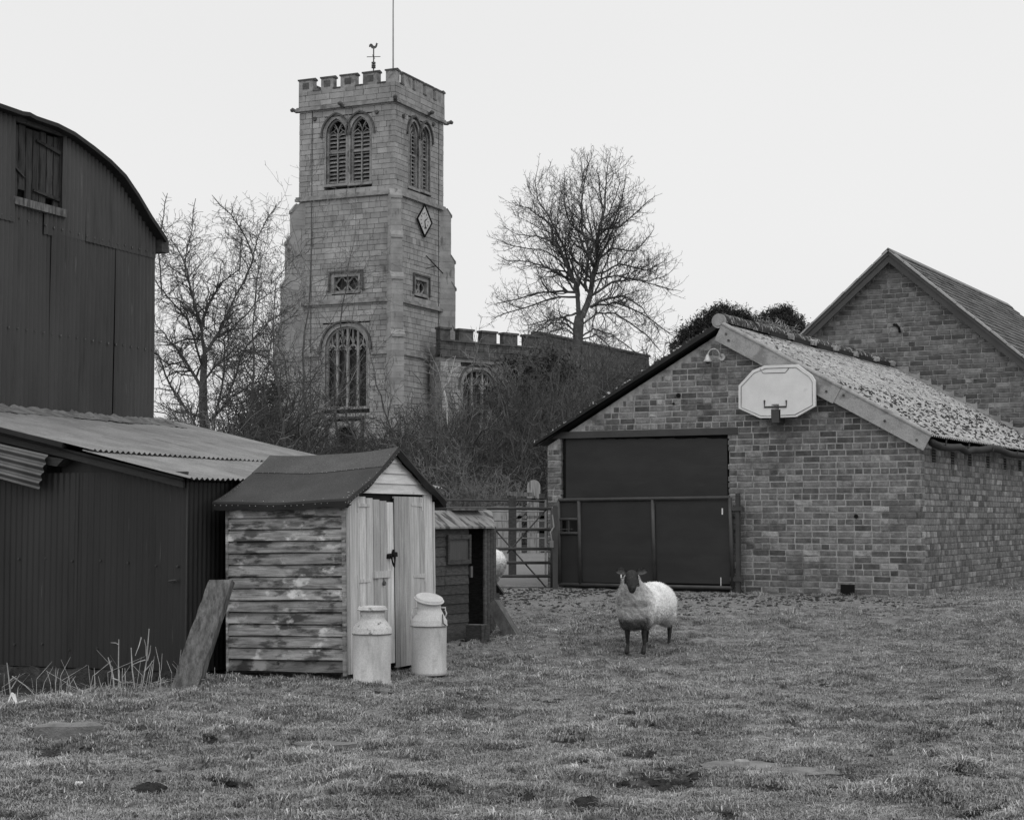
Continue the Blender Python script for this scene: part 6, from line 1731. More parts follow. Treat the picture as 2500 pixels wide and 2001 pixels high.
def evergreen(name, lumps_px, Y, n, size, label, mt, seed, group=None, dy=1.0, fill=.55):
    r = random.Random(seed); L3 = []
    for (px, py, rp) in lumps_px:
        for j in range(2):
            p = at(px + r.uniform(-4, 4), py, Y + r.uniform(-dy, dy)); L3.append((p[0], p[1], p[2], rp / F_PX * Y))
    cx = sum(l[0] for l in L3) / len(L3); g = float(ground_base(cx, Y)); t_ = root(name, (cx, Y, g), label, 'tree', group)
    L3 = [(a - cx, b - Y, c - g, d) for a, b, c, d in L3]
    link('crown', np_mesh('crown', *leaf_mass(L3, n, size, seed, fill=fill)[:2], M[mt], leaf_mass(L3, n, size, seed, fill=fill)[2]), t_)
    mb = MB(); zt_ = max(l[2] for l in L3); mb.tube([(0, 0, -.3), (.1, 0, zt_ * .3), (0, 0, zt_ * .8)], [.35, .28, .08], 10); 
    for l in L3[::2]: mb.tube([(0, 0, zt_ * .35), (l[0] * .6, l[1] * .6, l[2] * .8), (l[0], l[1], l[2])], [.12, .08, .02], 5)
    mb.build('trunk', M['bark'], t_)
evergreen('yew_tree', [(1700, 850, 55), (1665, 850, 30), (1730, 805, 46), (1785, 800, 56), (1760, 782, 40), (1835, 800, 30), (1800, 775, 28), (1815, 790, 30), (1740, 850, 70), (1800, 850, 66), (1682, 820, 24), (1712, 798, 26), (1775, 765, 22), (1745, 768, 18), (1835, 830, 40)], 110, 60000, .11, 'dark rounded yew tree behind the ridge end of the outbuilding', 'yew', 61, fill=.3)
evergreen('yew_tree', [(1890, 812, 46), (1908, 778, 34), (1935, 800, 34), (1858, 800, 26), (1870, 820, 40), (1880, 845, 44), (1945, 830, 30), (1900, 850, 56), (1962, 850, 24), (1880, 780, 24), (1920, 765, 14), (1950, 800, 14)], 116, 42000, .11, 'second dark yew tree nearest the sloping gable of the brick barn', 'yew', 62, fill=.3)
evergreen('holly_bush', [(1335, 880, 34), (1370, 905, 30), (1270, 930, 50), (1290, 900, 42), (1250, 900, 34), (1300, 960, 55), (1240, 970, 48), (1330, 930, 36), (1320, 990, 60), (1260, 1010, 60), (1355, 1000, 40)], 64, 20000, .10, 'dark evergreen bush in front of the church aisle', 'holly', 63, fill=.2)
evergreen('pale_leaved_shrub', [(1880, 808, 22), (1860, 800, 16), (1905, 815, 20), (1930, 825, 18), (1850, 822, 16)], 70, 1800, .10, 'sparse pale leaved shrub poking up behind the mossy ridge', 'louvre', 64, fill=.0)
evergreen('ivy_bush', [(640, 1010, 50), (670, 960, 36), (610, 1050, 50), (655, 1060, 60), (700, 1060, 40), (625, 960, 26)], 63, 6000, .10, 'dark leafy bush at the foot of the tower by the thorn tree', 'holly', 65, fill=.2)
# ================================================================ FIELD GATE and what stands behind it
gx = lambda px, py, Y=25.6: Vector(at(px, py, Y))
FGb = gx(1348, 1437)
FG = root('field_gate', (FGb.x, FGb.y, FGb.z), 'dark tubular six bar field gate between hen house and garage wall', 'gate')
def fr(px, py): return gx(px, py) - FGb
mb = MB(); mb.tube([fr(1348, 1240), fr(1348, 1436)], .028, 8); mb.build('stile', M['gate'], FG, smooth=True)
xl_ = -3.45
for py in (1241, 1292, 1339, 1373, 1406, 1436):
    z = fr(1348, py).z; mb = MB(); mb.tube([(xl_, 0, z + (.012 if py == 1241 else 0)), (0, 0, z)], .023, 8); mb.build('rail', M['gate'], FG, smooth=True)
mb = MB(); mb.tube([(xl_, 0, 0), (xl_, 0, fr(1348, 1240).z)], .028, 8); mb.build('stile', M['gate'], FG, smooth=True)
for (a, b) in (((1207, 1291), (1334, 1434)), ((1333, 1244), (1238, 1350))):
    mb = MB(); p, q = fr(*a), fr(*b); mb.tube([p + Vector((0, .03, 0)), q + Vector((0, .03, 0))], .013, 6); mb.build('brace', M['gate'], FG)
p = gx(1357, 1437, 25.4)
PO = root('gate_post', (p.x, p.y, float(ground_base(p.x, p.y))), 'dark iron gate post with chain against the left brick pier', 'post')
h_ = 1.45 + (1261 - 1236) / F_PX * 25.4 - float(ground_base(p.x, p.y))
mb = MB(); mb.box(-.045, .03, -.04, .04, -.1, h_); mb.build('shaft', M['gate'], PO)
mb = MB(); pts = [Vector((-.05, -.05, h_ - .12)), Vector((-.03, -.06, h_ - .30)), Vector((-.08, -.06, h_ - .38)), Vector((-.05, -.05, h_ - .55))]; mb.tube(pts, .012, 6); mb.tube([(-.06, -.05, h_ - .5), (-.06, -.05, h_ - .60)], .03, 8); mb.build('chain', M['gate_pale'], PO)
# pale wire hurdle behind
Yh = 31.0
def hurd(px, py): return Vector(at(px, py, Yh))
b_ = hurd(1332, 1350); HU = root('wire_hurdle', (b_.x, b_.y, float(ground_base(b_.x, b_.y))), 'pale metal hurdle with thin rails behind the field gate', 'hurdle')
ho = Vector(HU.location)
mb = MB(); mb.tube([hurd(1332, 1220) - ho, Vector((0, 0, -.05))], .022, 6); mb.build('stile', M['gate_pale'], HU)
for py in (1222, 1248, 1271, 1289, 1313):
    mb = MB(); mb.tube([hurd(1060, py - (2 if py == 1222 else 0)) - ho, hurd(1332, py) - ho], .014 if py > 1222 else .02, 6); mb.build('rail', M['gate_pale'] if py > 1222 else M['gate'], HU)
p_ = hurd(1251, 1216)
gp_ = root('timber_post', (p_.x, Yh - .3, float(ground_base(p_.x, Yh - .3))), 'dark square timber post behind the middle of the field gate', 'post')
mb = MB(); mb.box(-.07, .07, -.07, .07, -.2, p_.z - gp_.location.z); mb.build('shaft', M['darkwood'], gp_)
# timber gate further back
Yg = 37.0
def tg(px, py): return Vector(at(px, py, Yg))
o_ = tg(1290, 1330); TG = root('timber_gate', (o_.x, Yg, float(ground_base(o_.x, Yg))), 'weathered timber gate with diagonal brace before the gravestone', 'gate'); to = Vector(TG.location)
def tb(a, b, w=.045, nm='rail', mt='plank'):
    p, q = tg(*a) - to, tg(*b) - to; d = (q - p).normalized(); n = Vector((-d.z, 0, d.x)); mb = MB()
    v = [p + n * w, p - n * w, q - n * w, q + n * w]; v += [a_ + Vector((0, .05, 0)) for a_ in v]
    mb.add(v, [(0, 1, 2, 3), (7, 6, 5, 4), (0, 4, 5, 1), (1, 5, 6, 2), (2, 6, 7, 3), (3, 7, 4, 0)]); mb.build(nm, M[mt], TG)
tb((1238, 1204), (1303, 1207)); tb((1254, 1280), (1308, 1212), .04, 'brace'); tb((1254, 1262), (1330, 1262), .03); tb((1254, 1296), (1330, 1298), .03); tb((1323, 1205), (1323, 1335), .06, 'stile', 'darkwood'); tb((1262, 1218), (1330, 1222), .04, 'rail', 'darkwood')
# gravestone
Ys = 40.3; a_ = at(1303, 1171, Ys); g = float(ground_base(a_[0], Ys)); w_ = 16 / F_PX * Ys; h_ = a_[2] - g
GS = root('gravestone', (a_[0], Ys, g), 'round topped pale gravestone streaked with dark stains', 'gravestone')
mb = MB(); pts = [(-w_, -.2), (w_, -.2), (w_, h_ - w_)] + [(w_ * math.cos(t), h_ - w_ + w_ * math.sin(t)) for t in np.linspace(0, math.pi, 14)[1:-1]] + [(-w_, h_ - w_)]
mb.prism(pts, -.06, .06, 1); mb.build('slab', M['grave'], GS)
for (px, py, w2, hh2, lab) in ((1235, 1238, .35, .5, 'low broken grey headstone left of the timber gate'), (1210, 1246, .3, .4, 'small leaning headstone beneath the dark shrubs')):
    a_ = at(px, py, 40.2); g = float(ground_base(a_[0], 40.2)); o = root('headstone', (a_[0], 40.2, g), lab, 'gravestone'); mb = MB(); mb.box(-w2, w2, -.06, .06, -.2, a_[2] - g, jit=.03); mb.build('slab', M['grave'], o)
# churchyard wall
mb = MB(); n = 60; r_ = random.Random(3)
wl = root('churchyard_wall', (X(1180, 41), 41.0, float(ground_base(0, 41))), 'low dark rubble wall under the thicket behind the gates', 'wall')
for row in range(4):
    u = -7.5
    while u < 9:
        l_ = r_.uniform(.25, .5)
        mb.box(u, u + l_ - .02, -.1 + r_.uniform(0, .03), .15, .0 + row * .16 - .1, .14 + row * .16 - .1, jit=.012, rnd=r_, shade=r_.uniform(-.3, .3)); u += l_
mb.build('rubble', M['stone_dark'], wl, kind='stuff')

# ================================================================ SHEEP
def blob(parts, voxel):
    import bmesh
    bm = bmesh.new()
    for (c, r, rot) in parts:
        T = Matrix.Translation(c) @ Euler(rot).to_matrix().to_4x4() @ Matrix.Diagonal((r[0], r[1], r[2], 1))
        bmesh.ops.create_icosphere(bm, subdivisions=3, radius=1, matrix=T)
    me = bpy.data.meshes.new('tmp'); bm.to_mesh(me); bm.free()
    o = bpy.data.objects.new('tmp', me); COL.objects.link(o)
    m_ = o.modifiers.new('r', 'REMESH'); m_.mode = 'VOXEL'; m_.voxel_size = voxel
    s_ = o.modifiers.new('s', 'SMOOTH'); s_.iterations = 6; s_.factor = .6
    dg = bpy.context.evaluated_depsgraph_get(); ev = bpy.data.meshes.new_from_object(o.evaluated_get(dg))
    bpy.data.objects.remove(o); return ev
def chain(pts, radii, n=6):
    out = []
    for (a, b, ra, rb) in zip(pts[:-1], pts[1:], radii[:-1], radii[1:]):
        a, b = Vector(a), Vector(b)
        for k in range(n):
            t = k / n; r = ra + (rb - ra) * t; out.append((a.lerp(b, t), (r, r, r), (0, 0, 0)))
    return out + [(Vector(pts[-1]), (radii[-1],) * 3, (0, 0, 0))]
def noise3(P, s, seed):
    return fbm(P[:, 0] * 1 + P[:, 2] * .7, P[:, 1] + P[:, 2] * .7 + 3, s, 3, seed) + fbm(P[:, 2], P[:, 0] - P[:, 1], s, 3, seed + 5) - 1
def make_sheep(name, loc, rotz, label, head_yaw, hidden_head=False):
    t_ = root(name, loc, label, 'sheep', None, rotz)
    hy = Matrix.Rotation(head_yaw, 3, 'Z'); nk = Vector((0, -.45, .68)); dz_ = Vector((0, 0, .045))
    def H(x, y, z): return nk + hy @ (Vector((x, y, z)) - nk) + dz_
    parts = [((0, 0, .49), (.19, .44, .20), (0, 0, 0)), ((0, -.32, .49), (.17, .20, .21), (0, 0, 0)), ((0, .34, .50), (.19, .22, .20), (0, 0, 0))]
    parts += chain([(0, -.38, .56), tuple(nk), tuple(H(0, -.50, .73))], [.14, .10, .075])
    parts += chain([tuple(H(0, -.50, .755)), tuple(H(0, -.57, .76)), tuple(H(0, -.615, .715)), tuple(H(0, -.655, .655)), tuple(H(0, -.665, .628))], [.066, .070, .060, .046, .036], 5)
    parts += [(H(s_ * .035, -.585, .765), (.032, .03, .03), (0, 0, 0)) for s_ in (-1, 1)]
    parts += [(H(s_ * .016, -.672, .628), (.022, .018, .02), (0, 0, 0)) for s_ in (-1, 1)]
    for s_, yf_, kx in ((-1, -.33, .0), (1, -.30, .01)):
        parts += chain([(s_ * .095, yf_, .40), (s_ * .088, yf_ + .01, .245), (s_ * .086, yf_ - .005, .225), (s_ * .085, yf_ + .005, .09), (s_ * .085, yf_ - .01, .055), (s_ * .085, yf_ - .025, .018)], [.058, .029, .031, .019, .024, .028], 5)
    for s_, yr_ in ((-1, .33), (1, .44)):
        parts += chain([(s_ * .11, yr_ - .04, .44), (s_ * .112, yr_ - .05, .34), (s_ * .11, yr_ + .05, .24), (s_ * .108, yr_ + .035, .09), (s_ * .108, yr_ + .015, .055), (s_ * .108, yr_ - .0, .018)], [.10, .065, .031, .020, .025, .029], 5)
    me = blob(parts, .0105); me.materials.clear(); me.materials.append(M['skin']); me.polygons.foreach_set('use_smooth', [True] * len(me.polygons))
    link('body', me, t_)
    # ears
    for s_ in (-1, 1):
        mb = MB(); b0 = H(s_ * .050, -.56, .80); dirs = (hy @ Vector((s_ * 1.0, -.05, .12))).normalized(); fw = (hy @ Vector((s_ * .1, -1, .1))).normalized(); upv = dirs.cross(fw).normalized() * (1 if s_ > 0 else -1)
        P = []
        for i in range(9):
            t = i / 8; w = .038 * math.sin(math.pi * min(1, t * .82 + .13)) ** .8 * (1 if t < 1 else .2)
            row = []
            for k in range(7):
                u = -1 + 2 * k / 6
                row.append(b0 + dirs * (.115 * t) + upv * (w * u) + fw * (-.018 * (1 - u * u) + .0) + Vector((0, 0, .012 * math.sin(t * 3))))
            P.append(row)
        mb.grid(P); mb.grid([[p - fw * .006 for p in row] for row in P][::-1]); mb.build('ear', M['ear'], t_, smooth=True)
        mb = MB(); e = H(s_ * .060, -.605, .762); mb.add(*(lambda m_: (m_.v, m_.f))(MB().lathe([(.001, -.009), (.008, -.005), (.010, 0), (.008, .005), (.001, .009)], 10, Matrix.Translation(e)))); mb.build('eye', M['glass'], t_, smooth=True)
    mb = MB()
    for s_ in (-1, 1): e = H(s_ * .014, -.700, .640); mb.tube([e + Vector((0, .006, 0)), e + Vector((s_ * .004, -.002, .006))], .005, 6)
    e = H(0, -.698, .618); mb.tube([e + Vector((-.018, .012, .004)), e, e + Vector((.018, .012, .004))], .003, 5); mb.build('nostrils_and_mouth', M['black'], t_)
    mb = MB(); p = H(-.105, -.568, .775); mb.box(p.x - .006, p.x + .006, p.y - .012, p.y - .006, p.z - .028, p.z + .008); mb.build('ear_tag', M['litter'], t_)
    # fleece
    fp_ = [((0, .02, .49), (.235, .47, .215), (0, 0, 0)), ((0, -.29, .49), (.205, .22, .24), (0, 0, 0)), ((0, .30, .50), (.235, .27, .222), (0, 0, 0)), ((0, -.05, .50), (.24, .3, .22), (0, 0, 0)),
           ((0, .50, .50), (.15, .10, .17), (0, 0, 0)), ((0, -.40, .44), (.16, .15, .19), (0, 0, 0)), ((.10, .40, .37), (.105, .13, .13), (0, 0, 0)), ((-.10, .34, .37), (.105, .13, .13), (0, 0, 0)),
           ((.095, -.28, .36), (.085, .09, .12), (0, 0, 0)), ((-.095, -.31, .36), (.085, .09, .12), (0, 0, 0))]
    fp_ += chain([(0, -.37, .57), tuple(nk + Vector((0, .01, 0))), tuple(H(0, -.475, .725))], [.185, .118, .082], 6)
    fm = blob(fp_, .0125)
    n = len(fm.vertices); P = np.empty(n * 3, np.float32); fm.vertices.foreach_get('co', P); P = P.reshape(-1, 3); N = np.empty(n * 3, np.float32); fm.vertices.foreach_get('normal', N); N = N.reshape(-1, 3)
    amp = .006 + .012 * (P[:, 1] < -.2) * (1 - sstep(.0, .5, P[:, 1] + .35))
    d = noise3(P, 30, 7) * amp * 1.4 + noise3(P, 70, 9) * .008
    P2 = P + N * d[:, None]; fm.vertices.foreach_set('co', P2.ravel().astype(np.float32))
    # wool dirty on the chest, and darker at belly and breeches
    dark_wool = .55 * (1 - sstep(-.42, -.16, P[:, 1])) * (1 - sstep(.60, .76, P[:, 2]) * .35) * (1 - .6 * sstep(.12, .22, np.abs(P[:, 0]))) + .50 * (1 - sstep(.28, .42, P[:, 2])) + .6 * sstep(.47, .6, P[:, 1]) * (1 - sstep(.45, .6, P[:, 2])) + .25 * noise3(P, 14, 3)
    sh = -np.clip(dark_wool, 0, .92) + .10 * noise3(P, 45, 13)
    a = fm.attributes.new('shade', 'FLOAT', 'POINT'); a.data.foreach_set('value', np.clip(sh, -.9, .2).astype(np.float32))
    fm.materials.clear(); fm.materials.append(M['fleece']); fm.polygons.foreach_set('use_smooth', [True] * len(fm.polygons)); fo = link('fleece', fm, t_)
    # short wool locks standing off the fleece
    r = np.random.RandomState(4); k = r.choice(n, min(n, 15000), replace=True); p = P2[k] + N[k] * .001; nn = N[k]
    a_ = np.cross(nn, r.normal(size=nn.shape)); a_ /= np.linalg.norm(a_, axis=1)[:, None] + 1e-9
    tip = p + nn * (.008 + .012 * r.rand(len(k)))[:, None] + a_ * .010 * r.rand(len(k))[:, None] + np.array([0, 0, -.006])
    b_ = np.cross(nn, a_) * .0022
    V = np.stack([p - b_, p + b_, tip], 1).reshape(-1, 3); S = np.repeat(np.clip(sh[k] + r.uniform(-.12, .1, len(k)), -.92, .2), 3)
    lk = link('wool_lock', np_mesh('wool_lock', V, np.arange(len(V)).reshape(-1, 3), M['fleece'], S), t_); lk['kind'] = 'stuff'
    return t_
p = at(1557, 1586, 18.15)
sx_, sy_ = float(p[0]) + .09, 18.25
make_sheep('sheep', (sx_, sy_, float(ground_z(sx_, sy_)) - .01), R(-23), 'dark faced white sheep standing in the yard facing the viewer', R(21))
p = at(1195, 1430, 22.3)
make_sheep('sheep', (float(p[0]) - .30, 22.3, float(ground_base(p[0], 22.3))), R(-128), 'second sheep mostly hidden behind the hen house with its rump showing', 0)

# ================================================================ STALKS, STONES, LITTER
r_ = random.Random(55)
def stalk(px0, py0, px1, py1, label, forks=(), r=.006, Y=None):
    l0 = LN.on(px0, py0, 1, -.30); w0 = LN.w(*l0); Yb = w0.y
    x, y = float(w0.x), float(w0.y); z = float(ground_base(x, y))
    top = Vector(at(px1, py1, y)); b = Vector((x, y, min(z, top.z - .1) - .02))
    mb = MB(); mid = b.lerp(top, .5) + Vector((r_.uniform(-.012, .012), r_.uniform(-.04, .04), 0))
    mb.tube([b, mid, top], [r, r * .9, r * .6], 5)
    for (a, c, d, e) in forks: mb.tube([Vector(at(a, c, y)), Vector(at((a + d) / 2 + 2, (c + e) / 2 - 2, y - .02)), Vector(at(d, e, y - .04))], [r * .8, r * .6, r * .35], 5)
    o = mb.build('dry_stalk', M['dry'], None); tag(o, label, 'dry stalk', 'dry stalks at the foot of the dark iron wall'); return o
same = 'thin pale dry stalk standing at the foot of the dark wall'
stalk(30, 1712, 17, 1617, 'forked pale stalk nearest the left edge below the wall', [(28, 1680, 48, 1645), (25, 1660, 40, 1650), (30, 1650, 90, 1700)], .008)
stalk(290, 1720, 290, 1560, 'tallest upright pale stalk with a side twig before the wall', [(290, 1573, 270, 1568)], .006)
stalk(345, 1715, 364, 1534, 'branching tall pale stalk in the middle of the dry growth', [(355, 1610, 320, 1623), (357, 1600, 352, 1560), (360, 1612, 368, 1575), (352, 1640, 375, 1610), (345, 1555, 330, 1600)], .007)
stalk(330, 1700, 320, 1580, 'short thick stalk leaning left beside the branching stalk', [], .007)
stalk(280, 1715, 264, 1604, 'pale stalk with curved side arm below the seam of the wall', [(275, 1655, 300, 1668), (300, 1668, 328, 1664)], .008)
ordn = ['first', 'second', 'third', 'fourth', 'fifth', 'sixth', 'seventh', 'eighth', 'ninth', 'tenth', 'eleventh', 'twelfth', 'thirteenth', 'fourteenth', 'fifteenth', 'sixteenth', 'seventeenth', 'eighteenth']
thin_ = sorted(((175, 1712, 168, 1650), (205, 1715, 178, 1655), (230, 1710, 230, 1630), (250, 1712, 240, 1650), (246, 1712, 252, 1665), (130, 1712, 128, 1680), (300, 1715, 299, 1630), (306, 1712, 305, 1630), (362, 1712, 372, 1620), (435, 1640, 442, 1585), (505, 1662, 504, 1570), (528, 1655, 524, 1628), (95, 1722, 60, 1690), (340, 1715, 310, 1690), (410, 1712, 430, 1655), (150, 1722, 118, 1700), (265, 1722, 222, 1690), (215, 1722, 150, 1695)), key=lambda q: q[0])
for k_, (a, b, c, d) in enumerate(thin_):
    lab_ = '%s unbranched dry stalk, %s of the thin ones counted from the left' % ('short' if b - d < 60 else 'tall', ordn[k_])
    stalk(a, b, c, d, lab_, [], .004)
def stone(px, py, w, d, h, label, rot, seed, mt='slab', emb=.5, Y=None, name='field_stone', cat='stone'):
    x, y = gpix(px, py); z = float(ground_z(x, y)); r = random.Random(seed); n = 26
    top = [(w * math.cos(2 * math.pi * i / n) * (1 + r.uniform(-.13, .13)) * (1 if abs(math.cos(2 * math.pi * i / n)) < .8 else .96), d * math.sin(2 * math.pi * i / n) * (1 + r.uniform(-.12, .12))) for i in range(n)]
    mb = MB(); T = Matrix.Translation((x, y, z)) @ Matrix.Rotation(rot, 4, 'Z')
    rows_ = []
    for k, (s_, zz) in enumerate(((.0, h), (.45, h * (1.0)), (.85, h * .97), (1.0, h * .82), (.97, h * .3), (.9, -h * emb))):
        rows_.append([T @ Vector((a * s_, b * s_, zz + (float(vnoise(a * 9 + seed, b * 9)) - .5) * h * .35 * (s_ > 0))) for a, b in top + [top[0]]])
    mb.grid(rows_[::-1]); o = mb.build(name, M[mt], None, smooth=False); tag(o, label, cat); return o
stone(170, 1800, .22, .10, .10, 'flat tilted stone half buried in grass at far left', R(14), 3)
stone(790, 1828, .21, .08, .035, 'long low stone sunk in the turf below the shed', R(-4), 7)
stone(1810, 1870, .27, .22, .016, 'flat pale slab flush with the grass at lower right', R(5), 11, emb=2)
stone(1960, 1885, .24, .15, .014, 'second flat pale slab beside the first one in the grass', R(-8), 12, emb=2)
stone(1030, 1598, .16, .10, .09, 'small grey stone under the edge of the hen house', R(8), 13)
stone(1812, 1878, .045, .035, .05, 'small rounded pebble lying on the flat pale slab', 0, 14, 'grave', .3, None, 'pebble', 'pebble')
for (px, py, r, lab) in ((550, 1737, .010, 'tiny white scrap in the grass below the shed'), (1358, 1542, .011, 'small white scrap near the leaning beam'), (193, 1942, .016, 'small pale pebble near the bottom left corner'), (706, 1890, .014, 'pale chip lying in the lower middle grass')):
    x, y = gpix(px, py); z = float(ground_z(x, y)); mb = MB(); mb.box(x - r, x + r, y - r, y + r, z, z + r * 1.6, jit=r * .4); o = mb.build('white_scrap', M['litter'], None); tag(o, lab, 'scrap')
x, y = gpix(30, 1734); z = float(ground_z(x, y)) + .0
mb = MB()
for (dx, dz, l_, a_) in ((-.02, .05, .07, 1.2), (.01, .03, .09, .3), (.03, .05, .06, 1.9), (.0, .01, .08, 0)): mb.box(0, l_, -.02, .02, 0, .012, M=Matrix.Translation((x + dx, y, z + dz)) @ Matrix.Rotation(-a_, 4, 'Y'), jit=.004)
o = mb.build('crumpled_wrapper', M['litter'], None); tag(o, 'crumpled white wrapper on the grass at the left edge', 'litter')
# dark dung and soil heaps
for (px, py, w, h, lab, sd_) in ((366, 1938, .075, .085, 'dark mole hill in the lower left grass', 1), (1437, 1978, .07, .10, 'dark soil heap at the bottom edge of the grass', 2), (1405, 1866, .045, .05, 'small dark clod left of the pale slabs', 3)):
    x, y = gpix(px, py); z = float(ground_z(x, y)); r = np.random.RandomState(sd_); rows_ = []
    for i in range(12):
        t = i / 11; rad = w * math.cos(t * math.pi / 2) * 1.2; rows_.append([(x + (rad * (1 + r.uniform(-.14, .14))) * math.cos(2 * math.pi * (k % 24) / 24) * (1.35), y + rad * math.sin(2 * math.pi * (k % 24) / 24) * (1 + 0 * k), z - .02 + h * math.sin(t * math.pi / 2) + r.uniform(-.008, .008)) for k in range(25)])
    for row in rows_: row[-1] = row[0]
    mb = MB(); mb.grid(rows_); o = mb.build('soil_heap', M['soil'], None); tag(o, lab, 'soil heap')

# ================================================================ GROUND
def axis_(fine0, fine1, step, far0, far1):
    c = list(np.arange(fine0, fine1 + 1e-6, step)); s = step
    while c[-1] < far1: s *= 1.16; c.append(c[-1] + s)
    s = step
    while c[0] > far0: s *= 1.16; c.insert(0, c[0] - s)
    return np.array(c)
gxs = axis_(-7.2, 8.2, .045, -900, 900)
ys_, s = [], .030
y_ = 7.0
while y_ < 30: ys_.append(y_); y_ += .028 + .0042 * (y_ - 7)
gys = np.array(ys_); ext = [gys[-1]]; s = .13
while ext[-1] < 2500: s *= 1.13; ext.append(ext[-1] + s)
pre = [7.0]; s = .05
while pre[0] > -60: s *= 1.2; pre.insert(0, pre[0] - s)
gys = np.concatenate([pre[:-1], gys, ext[1:]])
XX, YY = np.meshgrid(gxs, gys)
ZZ = ground_z(XX, YY)
V = np.stack([XX.ravel(), YY.ravel(), ZZ.ravel()], 1); nx, ny = len(gxs), len(gys)
i, j = np.meshgrid(np.arange(ny - 1), np.arange(nx - 1), indexing='ij'); a = (i * nx + j).ravel()
Fq = np.stack([a, a + 1, a + nx + 1, a + nx], 1)
m = bpy.data.materials.new('turf'); t = NT(m); M['turf'] = m
v = t.coords('pos'); n1 = t.noise(v, 2.2, 8, .65); n2 = t.noise(v, 17, 6, .7); n3 = t.noise(v, 70, 3, .7)
col = t.math('ADD', .16, t.math('MULTIPLY', t.ramp(n1, .35, .65), .09))
col = t.math('MULTIPLY', col, t.math('ADD', .55, t.math('MULTIPLY', t.ramp(n2, .3, .7), .8)))
col = t.math('MULTIPLY', col, t.math('ADD', .65, t.math('MULTIPLY', t.ramp(n3, .3, .7), .7)))
mud = t.attr('mud'); soil = t.attr('soil')
nm = t.noise(v, 5, 8, .68); nm2 = t.noise(v, 30, 5, .7)
mudc = t.math('ADD', .13, t.math('MULTIPLY', t.ramp(nm2, .3, .7), .16)); mudc = t.mix(t.math('MULTIPLY', t.ramp(nm, .52, .66), .8), mudc, .04)
col = t.mix(t.math('MULTIPLY', mud, t.ramp(n2, .25, .5)), col, mudc)
col = t.mix(t.math('MULTIPLY', soil, .8), col, .03)
lane = t.attr('lane'); lanec = t.math('ADD', .17, t.math('MULTIPLY', n2, .06)); col = t.mix(lane, col, lanec)
t.color(col); t.b.inputs['Roughness'].default_value = .95; t.b.inputs['Specular IOR Level'].default_value = .15
t.bump(t.math('ADD', n2, n3), .8, .02)
me = np_mesh('ground', V, Fq, m, smooth=True)
def addattr(nm, arr): a_ = me.attributes.new(nm, 'FLOAT', 'POINT'); a_.data.foreach_set('value', arr.ravel().astype(np.float32))
addattr('soil', soil_mask(XX, YY)); addattr('mud', mud_mask(XX, YY))
lane_m = sstep(26.2, 27.0, YY) * (1 - sstep(39, 41, YY)) * (1 - sstep(2.2, 2.6, XX)); addattr('lane', lane_m)
gr = link('ground', me); gr['kind'] = 'structure'
# cobbly muck in the yard
r = np.random.RandomState(6); n = 5200
px_ = r.uniform(-1.5, 6.2, n); py_ = r.uniform(18.5, 25.5, n); mm = mud_mask(px_, py_); keep = r.rand(n) < mm * (.25 + fbm(px_, py_, 1.4, 3, 77) > .62)
px_, py_ = px_[keep], py_[keep]; n = len(px_); V, Fq = [], []
base = np.array([[-1, -1, 0], [1, -1, 0], [1, 1, 0], [-1, 1, 0], [-.5, -.6, 1], [.6, -.5, 1], [.5, .6, .9], [-.6, .5, 1]], float)
fb = np.array([[4, 5, 6, 7], [0, 1, 5, 4], [1, 2, 6, 5], [2, 3, 7, 6], [3, 0, 4, 7]])
sz_ = r.uniform(.006, .022, n); rt = r.uniform(0, 6.3, n); q = base[None] * (1 + r.uniform(-.3, .3, (n, 8, 3))) * (sz_[:, None, None] * np.array([1.3, 1, .9]))
c_, s_ = np.cos(rt)[:, None], np.sin(rt)[:, None]
q = np.stack([q[..., 0] * c_ - q[..., 1] * s_ + px_[:, None], q[..., 0] * s_ + q[..., 1] * c_ + py_[:, None], q[..., 2] + (ground_z(px_, py_))[:, None] - .004], -1)
Fq = (fb[None] + (np.arange(n) * 8)[:, None, None]).reshape(-1, 4)
o = link('yard_muck', np_mesh('yard_muck', q.reshape(-1, 3), Fq, M['soil'])); tag(o, 'scattered dark muck and clods on the yard before the garage', 'muck', None, 'stuff')

# clods of kicked-up soil, lying straw, thin dead stems by the plinth
def lumps(name, x, y, smin, smax, seed, mt, label, cat, flat=.8, zoff=-.2):
    r = np.random.RandomState(seed); n = len(x); sz_ = smin + (smax - smin) * r.rand(n) ** 2; rt = r.uniform(0, 6.3, n)
    q = base[None] * (1 + r.uniform(-.35, .35, (n, 8, 3))) * (sz_[:, None, None] * np.array([1.2, 1, flat])); c_, s_ = np.cos(rt)[:, None], np.sin(rt)[:, None]
    q = np.stack([q[..., 0] * c_ - q[..., 1] * s_ + x[:, None], q[..., 0] * s_ + q[..., 1] * c_ + y[:, None], q[..., 2] + (ground_z(x, y) + zoff * sz_)[:, None]], -1)
    o = link(name, np_mesh(name, q.reshape(-1, 3), (fb[None] + (np.arange(n) * 8)[:, None, None]).reshape(-1, 4), M[mt])); tag(o, label, cat, None, 'stuff')
r = np.random.RandomState(31); n = 60000; cy = 7.3 + 12 * r.rand(n); cx2 = cy * r.uniform(-.33, .33, n); k = (soil_mask(cx2, cy) > .35) & (r.rand(n) < .55)
lumps('soil_clods', cx2[k], cy[k], .006, .030, 32, 'soil', 'dark crumbly clods of kicked up soil among the grass', 'soil'); print('clods', k.sum())
n = 900; sy9 = 7.5 + 15 * r.rand(n) ** 1.2; sx9 = sy9 * r.uniform(-.33, .33, n); mb = MB()
